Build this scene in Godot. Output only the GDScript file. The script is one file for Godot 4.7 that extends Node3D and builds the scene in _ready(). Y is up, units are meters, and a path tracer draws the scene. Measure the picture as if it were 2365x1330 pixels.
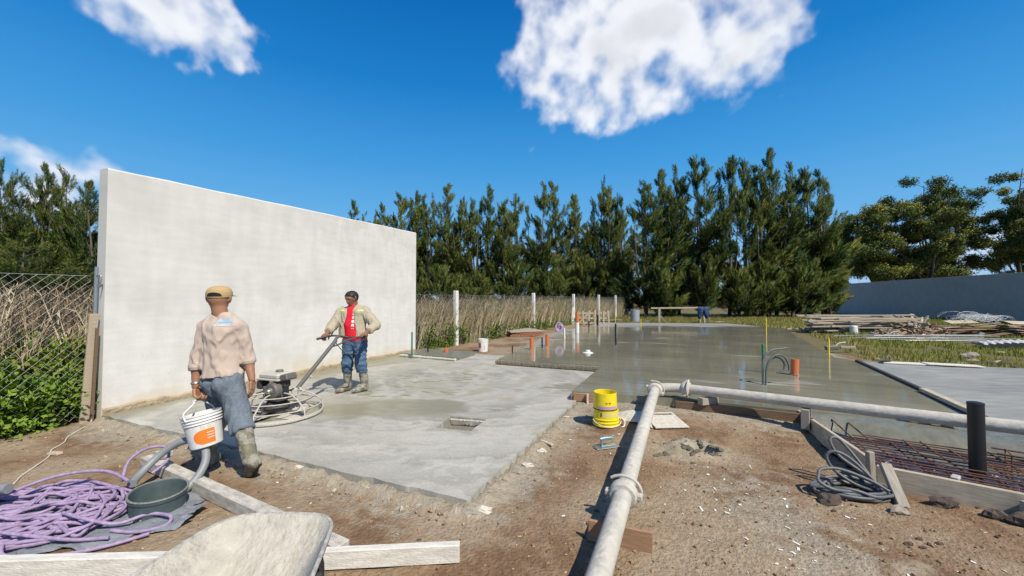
extends Node3D

# ---------------------------------------------------------------- mesh builder
class MB:
	var v := PackedVector3Array()
	var n := PackedVector3Array()
	var c := PackedColorArray()
	var uv := PackedVector2Array()
	var col := Color.WHITE
	var colored := false
	var mapped := false

	func tri(a: Vector3, b: Vector3, d: Vector3, na: Vector3, nb: Vector3, nd: Vector3) -> void:
		if (b - a).cross(d - a).dot(na + nb + nd) > 0.0:
			v.append(a); v.append(d); v.append(b)
			n.append(na); n.append(nd); n.append(nb)
		else:
			v.append(a); v.append(b); v.append(d)
			n.append(na); n.append(nb); n.append(nd)
		if colored:
			c.append(col); c.append(col); c.append(col)

	func flat(a: Vector3, b: Vector3, d: Vector3, out: Vector3) -> void:
		var k := (b - a).cross(d - a).normalized()
		if k.dot(out) < 0.0:
			k = -k
		tri(a, b, d, k, k, k)

	func quad(a: Vector3, b: Vector3, d: Vector3, e: Vector3, out: Vector3) -> void:
		flat(a, b, d, out)
		flat(a, d, e, out)

	func pt(h: Vector3, b: float, ax: int, s: Vector3) -> Vector3:
		var p := Vector3(s.x * (h.x - b), s.y * (h.y - b), s.z * (h.z - b))
		p[ax] = s[ax] * h[ax]
		return p

	# chamfered box
	func box(t: Transform3D, size: Vector3, bev := 0.004) -> void:
		var h := size * 0.5
		var b := minf(bev, minf(h.x, minf(h.y, h.z)) * 0.6)
		for ax in 3:
			var u := (ax + 1) % 3
			var w := (ax + 2) % 3
			for s in [-1.0, 1.0]:
				var q := []
				for k in [[-1.0, -1.0], [1.0, -1.0], [1.0, 1.0], [-1.0, 1.0]]:
					var sg := Vector3.ZERO
					sg[ax] = s; sg[u] = k[0]; sg[w] = k[1]
					q.append(t * pt(h, b, ax, sg))
				var o := Vector3.ZERO
				o[ax] = s
				quad(q[0], q[1], q[2], q[3], t.basis * o)
			for su in [-1.0, 1.0]:
				for sw in [-1.0, 1.0]:
					var q := []
					for k in [[u, -1.0], [u, 1.0], [w, 1.0], [w, -1.0]]:
						var sg := Vector3.ZERO
						sg[u] = su; sg[w] = sw; sg[ax] = k[1]
						q.append(t * pt(h, b, k[0], sg))
					var o := Vector3.ZERO
					o[u] = su; o[w] = sw
					quad(q[0], q[1], q[2], q[3], t.basis * o)
		for sx in [-1.0, 1.0]:
			for sy in [-1.0, 1.0]:
				for sz in [-1.0, 1.0]:
					var sg := Vector3(sx, sy, sz)
					flat(t * pt(h, b, 0, sg), t * pt(h, b, 1, sg), t * pt(h, b, 2, sg), t.basis * sg)

	# box from a to b (centre line), width and height
	func beam(a: Vector3, b: Vector3, wide: float, high: float, bev := 0.004, up := Vector3.UP) -> void:
		var x := (b - a).normalized()
		var z := x.cross(up).normalized()
		var y := z.cross(x).normalized()
		box(Transform3D(Basis(x, y, z), (a + b) * 0.5), Vector3(a.distance_to(b), high, wide), bev)

	func tube(p: PackedVector3Array, r, sides := 8, caps := true) -> void:
		var rings := []
		var outs := []
		var m := p.size()
		var side := Vector3.ZERO
		for i in m:
			var dir := (p[mini(i + 1, m - 1)] - p[maxi(i - 1, 0)]).normalized()
			if i == 0:
				side = dir.cross(Vector3.UP if absf(dir.y) < 0.9 else Vector3.RIGHT).normalized()
			else:
				side = (side - dir * side.dot(dir)).normalized()
			var up := side.cross(dir)
			var rad: float = r if r is float else r[i]
			var ring := PackedVector3Array()
			var on := PackedVector3Array()
			for k in sides:
				var a := TAU * k / sides
				var o := side * cos(a) + up * sin(a)
				on.append(o)
				ring.append(p[i] + o * rad)
			rings.append(ring)
			outs.append(on)
		for i in m - 1:
			for k in sides:
				var j := (k + 1) % sides
				tri(rings[i][k], rings[i][j], rings[i + 1][j], outs[i][k], outs[i][j], outs[i + 1][j])
				tri(rings[i][k], rings[i + 1][j], rings[i + 1][k], outs[i][k], outs[i + 1][j], outs[i + 1][k])
		if caps:
			for e in [0, m - 1]:
				var o := (p[0] - p[1]).normalized() if e == 0 else (p[m - 1] - p[m - 2]).normalized()
				for k in sides:
					tri(p[e], rings[e][k], rings[e][(k + 1) % sides], o, o, o)

	# profile of (radius, height) turned about the y axis of t; each profile piece has its own normal
	func lathe(prof: Array, segs: int, t := Transform3D(), squash := 1.0, a0 := 0.0, a1 := TAU) -> void:
		for i in prof.size() - 1:
			var p: Vector2 = prof[i]
			var q: Vector2 = prof[i + 1]
			var d := (q - p).normalized()
			var nn := Vector2(d.y, -d.x)
			for k in segs:
				var a := lerpf(a0, a1, float(k) / segs)
				var b := lerpf(a0, a1, float(k + 1) / segs)
				var ca := Vector3(cos(a), 0, sin(a) * squash)
				var cb := Vector3(cos(b), 0, sin(b) * squash)
				var na := (t.basis * (ca * nn.x + Vector3(0, nn.y, 0))).normalized()
				var nb := (t.basis * (cb * nn.x + Vector3(0, nn.y, 0))).normalized()
				var pa := t * (ca * p.x + Vector3(0, p.y, 0))
				var pb := t * (cb * p.x + Vector3(0, p.y, 0))
				var qa := t * (ca * q.x + Vector3(0, q.y, 0))
				var qb := t * (cb * q.x + Vector3(0, q.y, 0))
				if p.x > 0.0001:
					tri(pa, pb, qb, na, nb, nb)
				if q.x > 0.0001:
					tri(pa, qb, qa, na, nb, na)

	func prism(poly: PackedVector2Array, y0: float, y1: float, t := Transform3D()) -> void:
		var ix := Geometry2D.triangulate_polygon(poly)
		for i in range(0, ix.size(), 3):
			var q := []
			for k in 3:
				q.append(poly[ix[i + k]])
			flat(t * Vector3(q[0].x, y1, q[0].y), t * Vector3(q[1].x, y1, q[1].y), t * Vector3(q[2].x, y1, q[2].y), t.basis.y)
			flat(t * Vector3(q[0].x, y0, q[0].y), t * Vector3(q[1].x, y0, q[1].y), t * Vector3(q[2].x, y0, q[2].y), -t.basis.y)
		var cw := Geometry2D.is_polygon_clockwise(poly)
		for i in poly.size():
			var a := poly[i]
			var b := poly[(i + 1) % poly.size()]
			var d := b - a
			var o := Vector3(d.y, 0, -d.x) * (-1.0 if cw else 1.0)
			quad(t * Vector3(a.x, y0, a.y), t * Vector3(b.x, y0, b.y), t * Vector3(b.x, y1, b.y), t * Vector3(a.x, y1, a.y), t.basis * o)

	func rock(t: Transform3D, noise: FastNoiseLite, rough := 0.35, seg := 8, smooth := false) -> void:
		var g := []
		var back := t.affine_inverse()
		var turn := back.basis.transposed()
		for i in seg / 2 + 1:
			var row := PackedVector3Array()
			for k in seg:
				var e := PI * i / (seg / 2) - PI / 2
				var a := TAU * k / seg
				var d := Vector3(cos(e) * cos(a), sin(e), cos(e) * sin(a))
				row.append(t * (d * (1.0 + rough * noise.get_noise_3dv(d * 60.0 + t.origin * 37.0))))
			g.append(row)
		for i in seg / 2:
			for k in seg:
				var j := (k + 1) % seg
				var mid: Vector3 = (g[i][k] + g[i + 1][j]) * 0.5 - t.origin
				if smooth:
					var f := func(q: Vector3) -> Vector3: return (turn * (back * q)).normalized()
					if i > 0:
						tri(g[i][k], g[i][j], g[i + 1][j], f.call(g[i][k]), f.call(g[i][j]), f.call(g[i + 1][j]))
					if i < seg / 2 - 1:
						tri(g[i][k], g[i + 1][j], g[i + 1][k], f.call(g[i][k]), f.call(g[i + 1][j]), f.call(g[i + 1][k]))
				else:
					if i > 0:
						flat(g[i][k], g[i][j], g[i + 1][j], mid)
					if i < seg / 2 - 1:
						flat(g[i][k], g[i + 1][j], g[i + 1][k], mid)

	func mesh() -> ArrayMesh:
		var a := []
		a.resize(Mesh.ARRAY_MAX)
		a[Mesh.ARRAY_VERTEX] = v
		a[Mesh.ARRAY_NORMAL] = n
		if colored:
			a[Mesh.ARRAY_COLOR] = c
		if mapped:
			a[Mesh.ARRAY_TEX_UV] = uv
		var m := ArrayMesh.new()
		m.add_surface_from_arrays(Mesh.PRIMITIVE_TRIANGLES, a)
		return m

# ---------------------------------------------------------------- things and parts
var M := {}
var used := {}
var rng := RandomNumberGenerator.new()
var NZ := FastNoiseLite.new()

func numbered(called: String) -> String:
	used[called] = used.get(called, -1) + 1
	return called if used[called] == 0 else "%s_%03d" % [called, used[called]]

func tag(o: Node, label: String, category: String, group := "", kind := "") -> void:
	if label: o.set_meta("label", label)
	if category: o.set_meta("category", category)
	if group: o.set_meta("group", group)
	if kind: o.set_meta("kind", kind)

func thing(called: String, label: String, category: String, at: Vector3, group := "", turn := 0.0) -> Node3D:
	var o := Node3D.new()
	o.name = numbered(called)
	add_child(o)
	o.position = at
	o.rotation.y = turn
	tag(o, label, category, group)
	return o

# commits a builder as one named mesh; world = the builder holds world positions
func put(mb: MB, called: String, m: Material, parent: Node3D = null, world := true) -> MeshInstance3D:
	var o := MeshInstance3D.new()
	if parent == null:
		o.name = numbered(called)
		add_child(o)
	else:
		o.name = called
		parent.add_child(o, true)
		if world:
			var inv := parent.global_transform.affine_inverse()
			for i in mb.v.size():
				mb.v[i] = inv * mb.v[i]
				mb.n[i] = inv.basis * mb.n[i]
	o.mesh = mb.mesh()
	o.material_override = m
	return o

# a one-mesh thing whose node stands at its base
func single(mb: MB, called: String, m: Material, at: Vector3, label: String, category: String, group := "") -> MeshInstance3D:
	for i in mb.v.size():
		mb.v[i] -= at
	var o := put(mb, called, m)
	o.position = at
	tag(o, label, category, group)
	return o

func lin(r: float, g: float, b: float, a := 1.0) -> Color:
	var k := Color(r, g, b).linear_to_srgb()
	k.a = a
	return k

var texes := {}
# seamless noise as a grey ramp between two linear values, or as a normal map
func tex(freq: float, lo: float, hi: float, normal := false, oct := 5, size := 512, kind := 0) -> NoiseTexture2D:
	var key := [freq, lo, hi, normal, oct, size, kind]
	if texes.has(key):
		return texes[key]
	var f := FastNoiseLite.new()
	f.seed = texes.size() + 3
	f.noise_type = FastNoiseLite.TYPE_SIMPLEX_SMOOTH if kind == 0 else FastNoiseLite.TYPE_CELLULAR
	f.frequency = freq
	f.fractal_octaves = oct
	f.fractal_gain = 0.55
	var t := NoiseTexture2D.new()
	t.width = size
	t.height = size
	t.seamless = true
	t.noise = f
	if normal:
		t.as_normal_map = true
		t.bump_strength = hi
	else:
		var g := Gradient.new()
		g.set_color(0, lin(lo, lo, lo))
		g.set_color(1, lin(hi, hi, hi))
		t.color_ramp = g
	texes[key] = t
	return t

func mt(called: String, c: Color, rough: float, opt := {}) -> StandardMaterial3D:
	var m := StandardMaterial3D.new()
	m.resource_name = called
	m.albedo_color = c
	m.roughness = rough
	m.metallic = opt.get("metal", 0.0)
	m.metallic_specular = opt.get("spec", 0.5)
	if opt.has("tex"):
		m.albedo_texture = opt.tex
	if opt.has("norm"):
		m.normal_enabled = true
		m.normal_texture = opt.norm
		m.normal_scale = opt.get("ns", 1.0)
	if opt.has("rtex"):
		m.roughness_texture = opt.rtex
	if opt.has("vc"):
		m.vertex_color_use_as_albedo = true
	if opt.has("back"):
		m.backlight_enabled = true
		m.backlight = opt.back
	if opt.has("scale"):
		m.uv1_triplanar = true
		m.uv1_world_triplanar = opt.get("world", false)
		m.uv1_scale = opt.scale if opt.scale is Vector3 else Vector3.ONE * opt.scale
	if opt.has("detail"):
		m.detail_enabled = true
		m.detail_albedo = opt.detail
		m.detail_blend_mode = BaseMaterial3D.BLEND_MODE_MUL
		m.detail_uv_layer = BaseMaterial3D.DETAIL_UV_2
		m.uv2_triplanar = true
		m.uv2_world_triplanar = opt.get("world", false)
		m.uv2_scale = opt.dscale if opt.dscale is Vector3 else Vector3.ONE * opt.dscale
	M[called] = m
	return m

func path(pts: Array, step := 0.03) -> PackedVector3Array:
	# smooth curve through points (Catmull-Rom)
	var out := PackedVector3Array()
	for i in pts.size() - 1:
		var a: Vector3 = pts[maxi(i - 1, 0)]
		var b: Vector3 = pts[i]
		var c: Vector3 = pts[i + 1]
		var d: Vector3 = pts[mini(i + 2, pts.size() - 1)]
		var k := maxi(1, int(ceil(b.distance_to(c) / step)))
		for j in k:
			out.append(b.cubic_interpolate(c, a, d, float(j) / k))
	out.append(pts[pts.size() - 1])
	return out

func line(a: Vector3, b: Vector3) -> PackedVector3Array:
	return PackedVector3Array([a, b])

func copies(called: String, mesh: Mesh, m: Material, where: Array, tints: Array, parent: Node3D = null) -> MultiMeshInstance3D:
	var mm := MultiMesh.new()
	mm.transform_format = MultiMesh.TRANSFORM_3D
	mm.use_colors = tints.size() > 0
	mm.mesh = mesh
	mm.instance_count = where.size()
	for i in where.size():
		mm.set_instance_transform(i, where[i])
		if tints.size():
			mm.set_instance_color(i, tints[i])
	var o := MultiMeshInstance3D.new()
	o.multimesh = mm
	o.material_override = m
	if parent:
		o.name = called
		parent.add_child(o, true)
	else:
		o.name = numbered(called)
		add_child(o)
	return o

# ---------------------------------------------------------------- bodies: capsules joined by a smooth minimum, meshed as surface nets
func nets(bones: Array, cell: float, k: float, into: MB, fold := 0.0, fold_freq := 12.0, cuts := [], fold_squash := Vector3(1, 0.45, 1)) -> void:
	var lo := Vector3.ONE * 1e9
	var hi := -lo
	for b in bones:
		var r: float = maxf(b[2], b[3]) + 2.5 * cell
		lo = lo.min(b[0] - Vector3.ONE * r).min(b[1] - Vector3.ONE * r)
		hi = hi.max(b[0] + Vector3.ONE * r).max(b[1] + Vector3.ONE * r)
	var nx := int((hi.x - lo.x) / cell) + 2
	var ny := int((hi.y - lo.y) / cell) + 2
	var nz := int((hi.z - lo.z) / cell) + 2
	var f := PackedFloat32Array()
	f.resize(nx * ny * nz)
	f.fill(1.0)
	for b in bones:
		var a: Vector3 = b[0]
		var e: Vector3 = b[1]
		var ra: float = b[2]
		var rb: float = b[3]
		var r: float = maxf(ra, rb) + k + 2.0 * cell
		var p0 := ((a.min(e) - Vector3.ONE * r - lo) / cell).max(Vector3.ZERO)
		var p1 := ((a.max(e) + Vector3.ONE * r - lo) / cell).min(Vector3(nx - 1, ny - 1, nz - 1))
		var ba := e - a
		var l2 := maxf(ba.length_squared(), 1e-9)
		for z in range(int(p0.z), int(p1.z) + 1):
			for y in range(int(p0.y), int(p1.y) + 1):
				var at := (z * ny + y) * nx
				for x in range(int(p0.x), int(p1.x) + 1):
					var pa := Vector3(lo.x + x * cell, lo.y + y * cell, lo.z + z * cell) - a
					var h := clampf(pa.dot(ba) / l2, 0.0, 1.0)
					var d := (pa - ba * h).length() - lerpf(ra, rb, h)
					var o := f[at + x]
					if d - o < k:
						if o - d >= k:
							f[at + x] = d
						else:
							var q := clampf(0.5 + 0.5 * (o - d) / k, 0.0, 1.0)
							f[at + x] = lerpf(o, d, q) - k * q * (1.0 - q)
	for cut in cuts:
		if cut.size() == 4:
			# carve a capsule out of the solid
			var ca: Vector3 = cut[0]
			var cb: Vector3 = cut[1] - ca
			var r: float = maxf(cut[2], cut[3])
			var q0: Vector3 = ((cut[0].min(cut[1]) - Vector3.ONE * r - lo) / cell).max(Vector3.ZERO)
			var q1: Vector3 = ((cut[0].max(cut[1]) + Vector3.ONE * r - lo) / cell).min(Vector3(nx - 1, ny - 1, nz - 1))
			for z in range(int(q0.z), int(q1.z) + 1):
				for y in range(int(q0.y), int(q1.y) + 1):
					for x in range(int(q0.x), int(q1.x) + 1):
						var pa := lo + Vector3(x, y, z) * cell - ca
						var h := clampf(pa.dot(cb) / maxf(cb.length_squared(), 1e-9), 0.0, 1.0)
						var i := (z * ny + y) * nx + x
						f[i] = maxf(f[i], lerpf(cut[2], cut[3], h) - (pa - cb * h).length())
			continue
		var cp: Vector3 = cut[0]
		var cn: Vector3 = cut[1]
		var reach: float = cut[2] if cut.size() > 2 else 1e9
		for z in nz:
			for y in ny:
				for x in nx:
					var i := (z * ny + y) * nx + x
					if f[i] < 3.0 * cell:
						var p := lo + Vector3(x, y, z) * cell - cp
						if p.length() < reach:
							f[i] = maxf(f[i], p.dot(cn))
	var idx := PackedInt32Array()
	idx.resize(nx * ny * nz)
	idx.fill(-1)
	var vs := PackedVector3Array()
	var step := [1, nx, nx * ny]
	for z in nz - 1:
		for y in ny - 1:
			var row := (z * ny + y) * nx
			for x in nx - 1:
				var i := row + x
				if f[i] > 0.9:
					continue
				var m := 0
				for q in 8:
					if f[i + (q & 1) + (nx if q & 2 else 0) + (nx * ny if q & 4 else 0)] < 0.0:
						m += 1
				if m == 0 or m == 8:
					continue
				var sum := Vector3.ZERO
				var cnt := 0
				for q in 8:
					for ax in 3:
						if q & (1 << ax):
							continue
						var i0: int = i + (q & 1) + (nx if q & 2 else 0) + (nx * ny if q & 4 else 0)
						var d0 := f[i0]
						var d1 := f[i0 + step[ax]]
						if (d0 < 0.0) != (d1 < 0.0):
							var pp := Vector3(x + (q & 1), y + ((q >> 1) & 1), z + ((q >> 2) & 1))
							pp[ax] += d0 / (d0 - d1)
							sum += pp
							cnt += 1
				idx[i] = vs.size()
				vs.append(lo + sum / cnt * cell)
	var quads := PackedInt32Array()
	for z in range(1, nz - 1):
		for y in range(1, ny - 1):
			for x in range(1, nx - 1):
				var i := (z * ny + y) * nx + x
				if f[i] > 0.9:
					continue
				var ins := f[i] < 0.0
				for ax in 3:
					if ins != (f[i + step[ax]] < 0.0):
						var u: int = step[(ax + 1) % 3]
						var w: int = step[(ax + 2) % 3]
						var q0 := idx[i]
						var q1 := idx[i - u]
						var q2 := idx[i - u - w]
						var q3 := idx[i - w]
						if q0 < 0 or q1 < 0 or q2 < 0 or q3 < 0:
							continue
						if ins:
							quads.append_array([q0, q1, q2, q3])
						else:
							quads.append_array([q0, q3, q2, q1])
	var ns := PackedVector3Array()
	for turn in (2 if fold > 0.0 else 1):
		ns.resize(vs.size())
		ns.fill(Vector3.ZERO)
		for i in range(0, quads.size(), 4):
			var nn := (vs[quads[i + 2]] - vs[quads[i]]).cross(vs[quads[i + 3]] - vs[quads[i + 1]])
			for q in 4:
				ns[quads[i + q]] += nn
		for i in ns.size():
			ns[i] = ns[i].normalized()
		if fold > 0.0 and turn == 0:
			for i in vs.size():
				var p := vs[i] * fold_squash * fold_freq
				var q := p + Vector3(p.y, p.z, p.x) * 0.5
				var w := 1.0 - absf(NZ.get_noise_3dv(q * 90.0)) * 4.0
				vs[i] += ns[i] * fold * clampf(w, -0.35, 1.0)
	# outward check by the first quad: normals run with the field
	for i in range(0, quads.size(), 4):
		for t in [[0, 1, 2], [0, 2, 3]]:
			into.v.append(vs[quads[i + t[0]]]); into.v.append(vs[quads[i + t[2]]]); into.v.append(vs[quads[i + t[1]]])
			into.n.append(ns[quads[i + t[0]]]); into.n.append(ns[quads[i + t[2]]]); into.n.append(ns[quads[i + t[1]]])
			if into.colored:
				for q in 3:
					into.c.append(into.col)

func hand(out: Array, wrist: Vector3, along: Vector3, palm: Vector3, thumb_side: Vector3, curl: float, s := 1.0) -> void:
	# palm and five chains of bones; along = fingers' way, palm = way the palm faces, thumb_side = side the thumb leaves from
	along = along.normalized()
	thumb_side = (thumb_side - along * thumb_side.dot(along)).normalized()
	palm = (palm - along * palm.dot(along) - thumb_side * palm.dot(thumb_side)).normalized()
	for j in 4:
		var off := (0.03 - 0.02 * j) * s
		var root := wrist + along * 0.03 * s + thumb_side * off * 0.8
		var knuck := wrist + along * (0.088 - 0.004 * absf(j - 1)) * s + thumb_side * off
		out.append([root, knuck, 0.014 * s, 0.0115 * s])
		var len: float = [0.078, 0.086, 0.08, 0.062][j] * s
		var d := along
		var p := knuck
		for seg in 3:
			d = d.rotated(along.cross(palm).normalized(), curl * [0.7, 1.0, 0.8][seg])
			var q: Vector3 = p + d * len * [0.45, 0.3, 0.25][seg]
			out.append([p, q, (0.0098 - 0.0008 * seg) * s, (0.0092 - 0.0008 * seg) * s])
			p = q
	var t0 := wrist + along * 0.022 * s + thumb_side * 0.026 * s
	var td := (along * 0.6 + thumb_side * 0.75 + palm * 0.25).normalized()
	var t1 := t0 + td * 0.042 * s
	var t2 := t1 + (along * 0.85 + palm * 0.45 * (0.5 + curl) + thumb_side * 0.15).normalized() * 0.034 * s
	var t3 := t2 + (along * 0.8 + palm * 0.6 * (0.5 + curl) - thumb_side * 0.2 * curl).normalized() * 0.026 * s
	out.append([t0, t1, 0.0135 * s, 0.0115 * s])
	out.append([t1, t2, 0.0112 * s, 0.010 * s])
	out.append([t2, t3, 0.010 * s, 0.0085 * s])

const CAM_H := 1.55
const LOW := 0.07      # top of the pale slab
const TOP := 0.19      # top of the wet slab
const WALL_A := Vector2(-5.24, -5.12)
const WALL_B := Vector2(-2.73, -11.3)

var gn := FastNoiseLite.new()
var gn2 := FastNoiseLite.new()
var low_poly := PackedVector2Array([Vector2(-5.2, -5.1), Vector2(-0.34, -2.97), Vector2(0.93, -5.83), Vector2(0.93, -6.05), Vector2(1.95, -8.3), Vector2(1.4, -9.3), Vector2(-0.2, -10.4), Vector2(-2.7, -11.6)])
var big_poly := PackedVector2Array([Vector2(0.88, -5.91), Vector2(1.86, -5.6), Vector2(2.5, -5.36), Vector2(3.49, -4.87), Vector2(5.27, -4.39), Vector2(7.54, -8.78), Vector2(7.5, -9.3), Vector2(12.55, -18.43), Vector2(11.87, -21.98), Vector2(5.38, -22.78), Vector2(1.95, -16.71), Vector2(-0.32, -9.04), Vector2(1.82, -8.11)])
var right_poly := PackedVector2Array([Vector2(5.35, -4.37), Vector2(7.6, -8.74), Vector2(10.05, -7.85), Vector2(16, -5.6), Vector2(16, -2.4), Vector2(9.5, -3.2)])

func edge_dist(poly: PackedVector2Array, p: Vector2) -> float:
	var d := 1e9
	for i in poly.size():
		var q := Geometry2D.get_closest_point_to_segment(p, poly[i], poly[(i + 1) % poly.size()])
		d = minf(d, p.distance_to(q))
	return -d if Geometry2D.is_point_in_polygon(p, poly) else d

# height of the bare soil
func gh(x: float, z: float) -> float:
	var h := gn.get_noise_2d(x * 55.0, z * 55.0) * 0.022 + gn2.get_noise_2d(x * 300.0, z * 300.0) * 0.014
	h += 0.075 * smoothstep(-4.0, -5.0, z) * smoothstep(0.7, 1.3, x) * smoothstep(4.0, 3.4, x)
	h += 0.02 * smoothstep(-6.0, -12.0, z)
	# hole in the mud heap
	var d := Vector2(x - 1.86, z + 4.1).length()
	h += 0.06 * smoothstep(0.32, 0.16, d) * (1.0 + 0.6 * gn2.get_noise_2d(x * 900.0, z * 900.0)) - 0.26 * smoothstep(0.15, 0.07, Vector2(x - 1.92, (z + 4.05) * 1.3).length())
	return h

func ragged(poly: PackedVector2Array, step: float, amp: float) -> PackedVector2Array:
	var out := PackedVector2Array()
	for i in poly.size():
		var a := poly[i]
		var b := poly[(i + 1) % poly.size()]
		var k := maxi(1, int(a.distance_to(b) / step))
		var o := (b - a).normalized().orthogonal()
		for j in k:
			var p := a.lerp(b, float(j) / k)
			out.append(p + o * amp * (gn2.get_noise_2d(p.x * 420.0, p.y * 420.0) + 0.5 * gn2.get_noise_2d(p.x * 1500.0, p.y * 1500.0)))
	return out

func map_xz(mb: MB, x0: float, z0: float, w: float, h: float) -> void:
	mb.mapped = true
	mb.uv.resize(mb.v.size())
	for i in mb.v.size():
		mb.uv[i] = Vector2((mb.v[i].x - x0) / w, (mb.v[i].z - z0) / h)

# ---------------------------------------------------------------- sky
func make_sky() -> PanoramaSkyMaterial:
	var w := 3072
	var h := 1536
	var im := Image.create(w, h, false, Image.FORMAT_RGBF)
	var rows := []
	var stops := [[0.0, Color(0.36, 0.52, 0.70)], [4.0, Color(0.26, 0.47, 0.70)], [10.0, Color(0.125, 0.375, 0.68)], [18.0, Color(0.052, 0.28, 0.615)], [28.0, Color(0.012, 0.178, 0.50)], [40.0, Color(0.003, 0.105, 0.37)], [90.0, Color(0.004, 0.07, 0.28)]]
	for y in h:
		var el := 90.0 - 180.0 * (y + 0.5) / h
		var c := Color(0.22, 0.2, 0.16)
		if el > 0.0:
			for i in stops.size() - 1:
				if el >= stops[i][0] and el <= stops[i + 1][0]:
					var t: float = (el - stops[i][0]) / (stops[i + 1][0] - stops[i][0])
					c = stops[i][1].lerp(stops[i + 1][1], t)
		rows.append(c)
		im.fill_rect(Rect2i(0, y, w, 1), c)
	var fb := FastNoiseLite.new()
	fb.seed = 21
	fb.frequency = 0.11
	fb.fractal_octaves = 4
	fb.fractal_gain = 0.44
	var fw := FastNoiseLite.new()
	fw.seed = 5
	fw.frequency = 0.07
	# clouds: groups of blobs [azimuth, elevation, half width, half height, thickness] in degrees
	var groups := [
		[[18.5, 33.5, 14.0, 7.0, 1.0], [5.6, 31.2, 6.0, 4.4, 0.62], [14.5, 26.4, 6.4, 3.4, 0.8], [26.5, 30.0, 8.5, 5.0, 1.0], [33.0, 32.0, 4.0, 3.4, 0.8], [3.8, 24.0, 1.5, 2.6, 0.4], [9.3, 25.6, 2.6, 2.2, 0.75], [4.6, 27.6, 4.4, 1.8, 0.45], [18.5, 37.0, 12.0, 6.0, 1.0]],
		[[-44.0, 29.4, 8.0, 3.0, 0.75], [-39.6, 28.0, 5.5, 2.8, 0.85], [-35.9, 26.5, 2.9, 1.5, 0.8], [-36.6, 31.4, 2.0, 2.2, 0.5]],
		[[-51.0, 13.9, 1.9, 0.7, 0.45], [-51.2, 10.6, 3.0, 3.0, 0.5], [-47.2, 11.4, 3.4, 3.0, 0.55], [-49.0, 8.0, 6.0, 3.0, 0.5]],
		[[49.0, 4.6, 5.0, 2.2, 0.4]]]
	var r := RandomNumberGenerator.new()
	r.seed = 77
	for i in 13:
		var a := 75.0 + i * 17.0 + r.randf_range(-5, 5)
		var e := r.randf_range(14, 50)
		var g := []
		for j in 5:
			g.append([a + r.randf_range(-9, 9), e + r.randf_range(-3, 3), r.randf_range(3, 9), r.randf_range(1.6, 4.5), r.randf_range(0.5, 1.0)])
		groups.append(g)
	for g in groups:
		var a0 := 1e9; var a1 := -1e9; var e0 := 1e9; var e1 := -1e9
		for b in g:
			a0 = minf(a0, b[0] - b[2] * 1.6); a1 = maxf(a1, b[0] + b[2] * 1.6)
			e0 = minf(e0, b[1] - b[3] * 1.6); e1 = maxf(e1, b[1] + b[3] * 1.6)
		for y in range(int((90.0 - e1) / 180.0 * h), int((90.0 - maxf(e0, 0.5)) / 180.0 * h)):
			var e := 90.0 - 180.0 * (y + 0.5) / h
			for xx in range(int(floor(a0 / 360.0 * w)), int(ceil(a1 / 360.0 * w))):
				var a := 360.0 * (xx + 0.5) / w
				var wx := a + fw.get_noise_2d(a * 3.0, e * 3.0) * 2.4
				var wy := e + fw.get_noise_2d(a * 3.0 + 400.0, e * 3.0) * 1.8
				var d := 0.0
				for b in g:
					var q := 1.0 - sqrt(pow((wx - b[0]) / b[2], 2.0) + pow((wy - b[1]) / b[3], 2.0))
					if q > -0.6:
						var s: float = (q + 0.6) * b[4]
						d = d + s - d * s if d < 1.0 else d
				if d <= 0.0:
					continue
				var f := fb.get_noise_2d(a * 1.7, e * 1.9)
				var f2 := fb.get_noise_2d(a * 0.8 + 90.0, e * 1.1)
				var dens := smoothstep(0.30, 1.32, d * 1.08 + f * 0.62 + f2 * 0.25)
				if dens <= 0.0:
					continue
				var lum := 0.78 - 0.10 * smoothstep(0.0, 0.5, f2) * smoothstep(0.7, 1.2, d) + f * 0.05
				var cl := Color(lum * 0.965, lum * 0.99, lum * 1.04)
				im.set_pixel(posmod(xx, w), y, rows[y].lerp(cl, dens * 0.96))
	var p := PanoramaSkyMaterial.new()
	p.panorama = ImageTexture.create_from_image(im)
	return p

# ---------------------------------------------------------------- slab textures (what the concrete is: damp, dry, trodden)
func wall_dist(x: float, z: float) -> float:
	var d := (WALL_B - WALL_A).normalized()
	return (Vector2(x, z) - WALL_A).dot(Vector2(-d.y, d.x))

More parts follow.
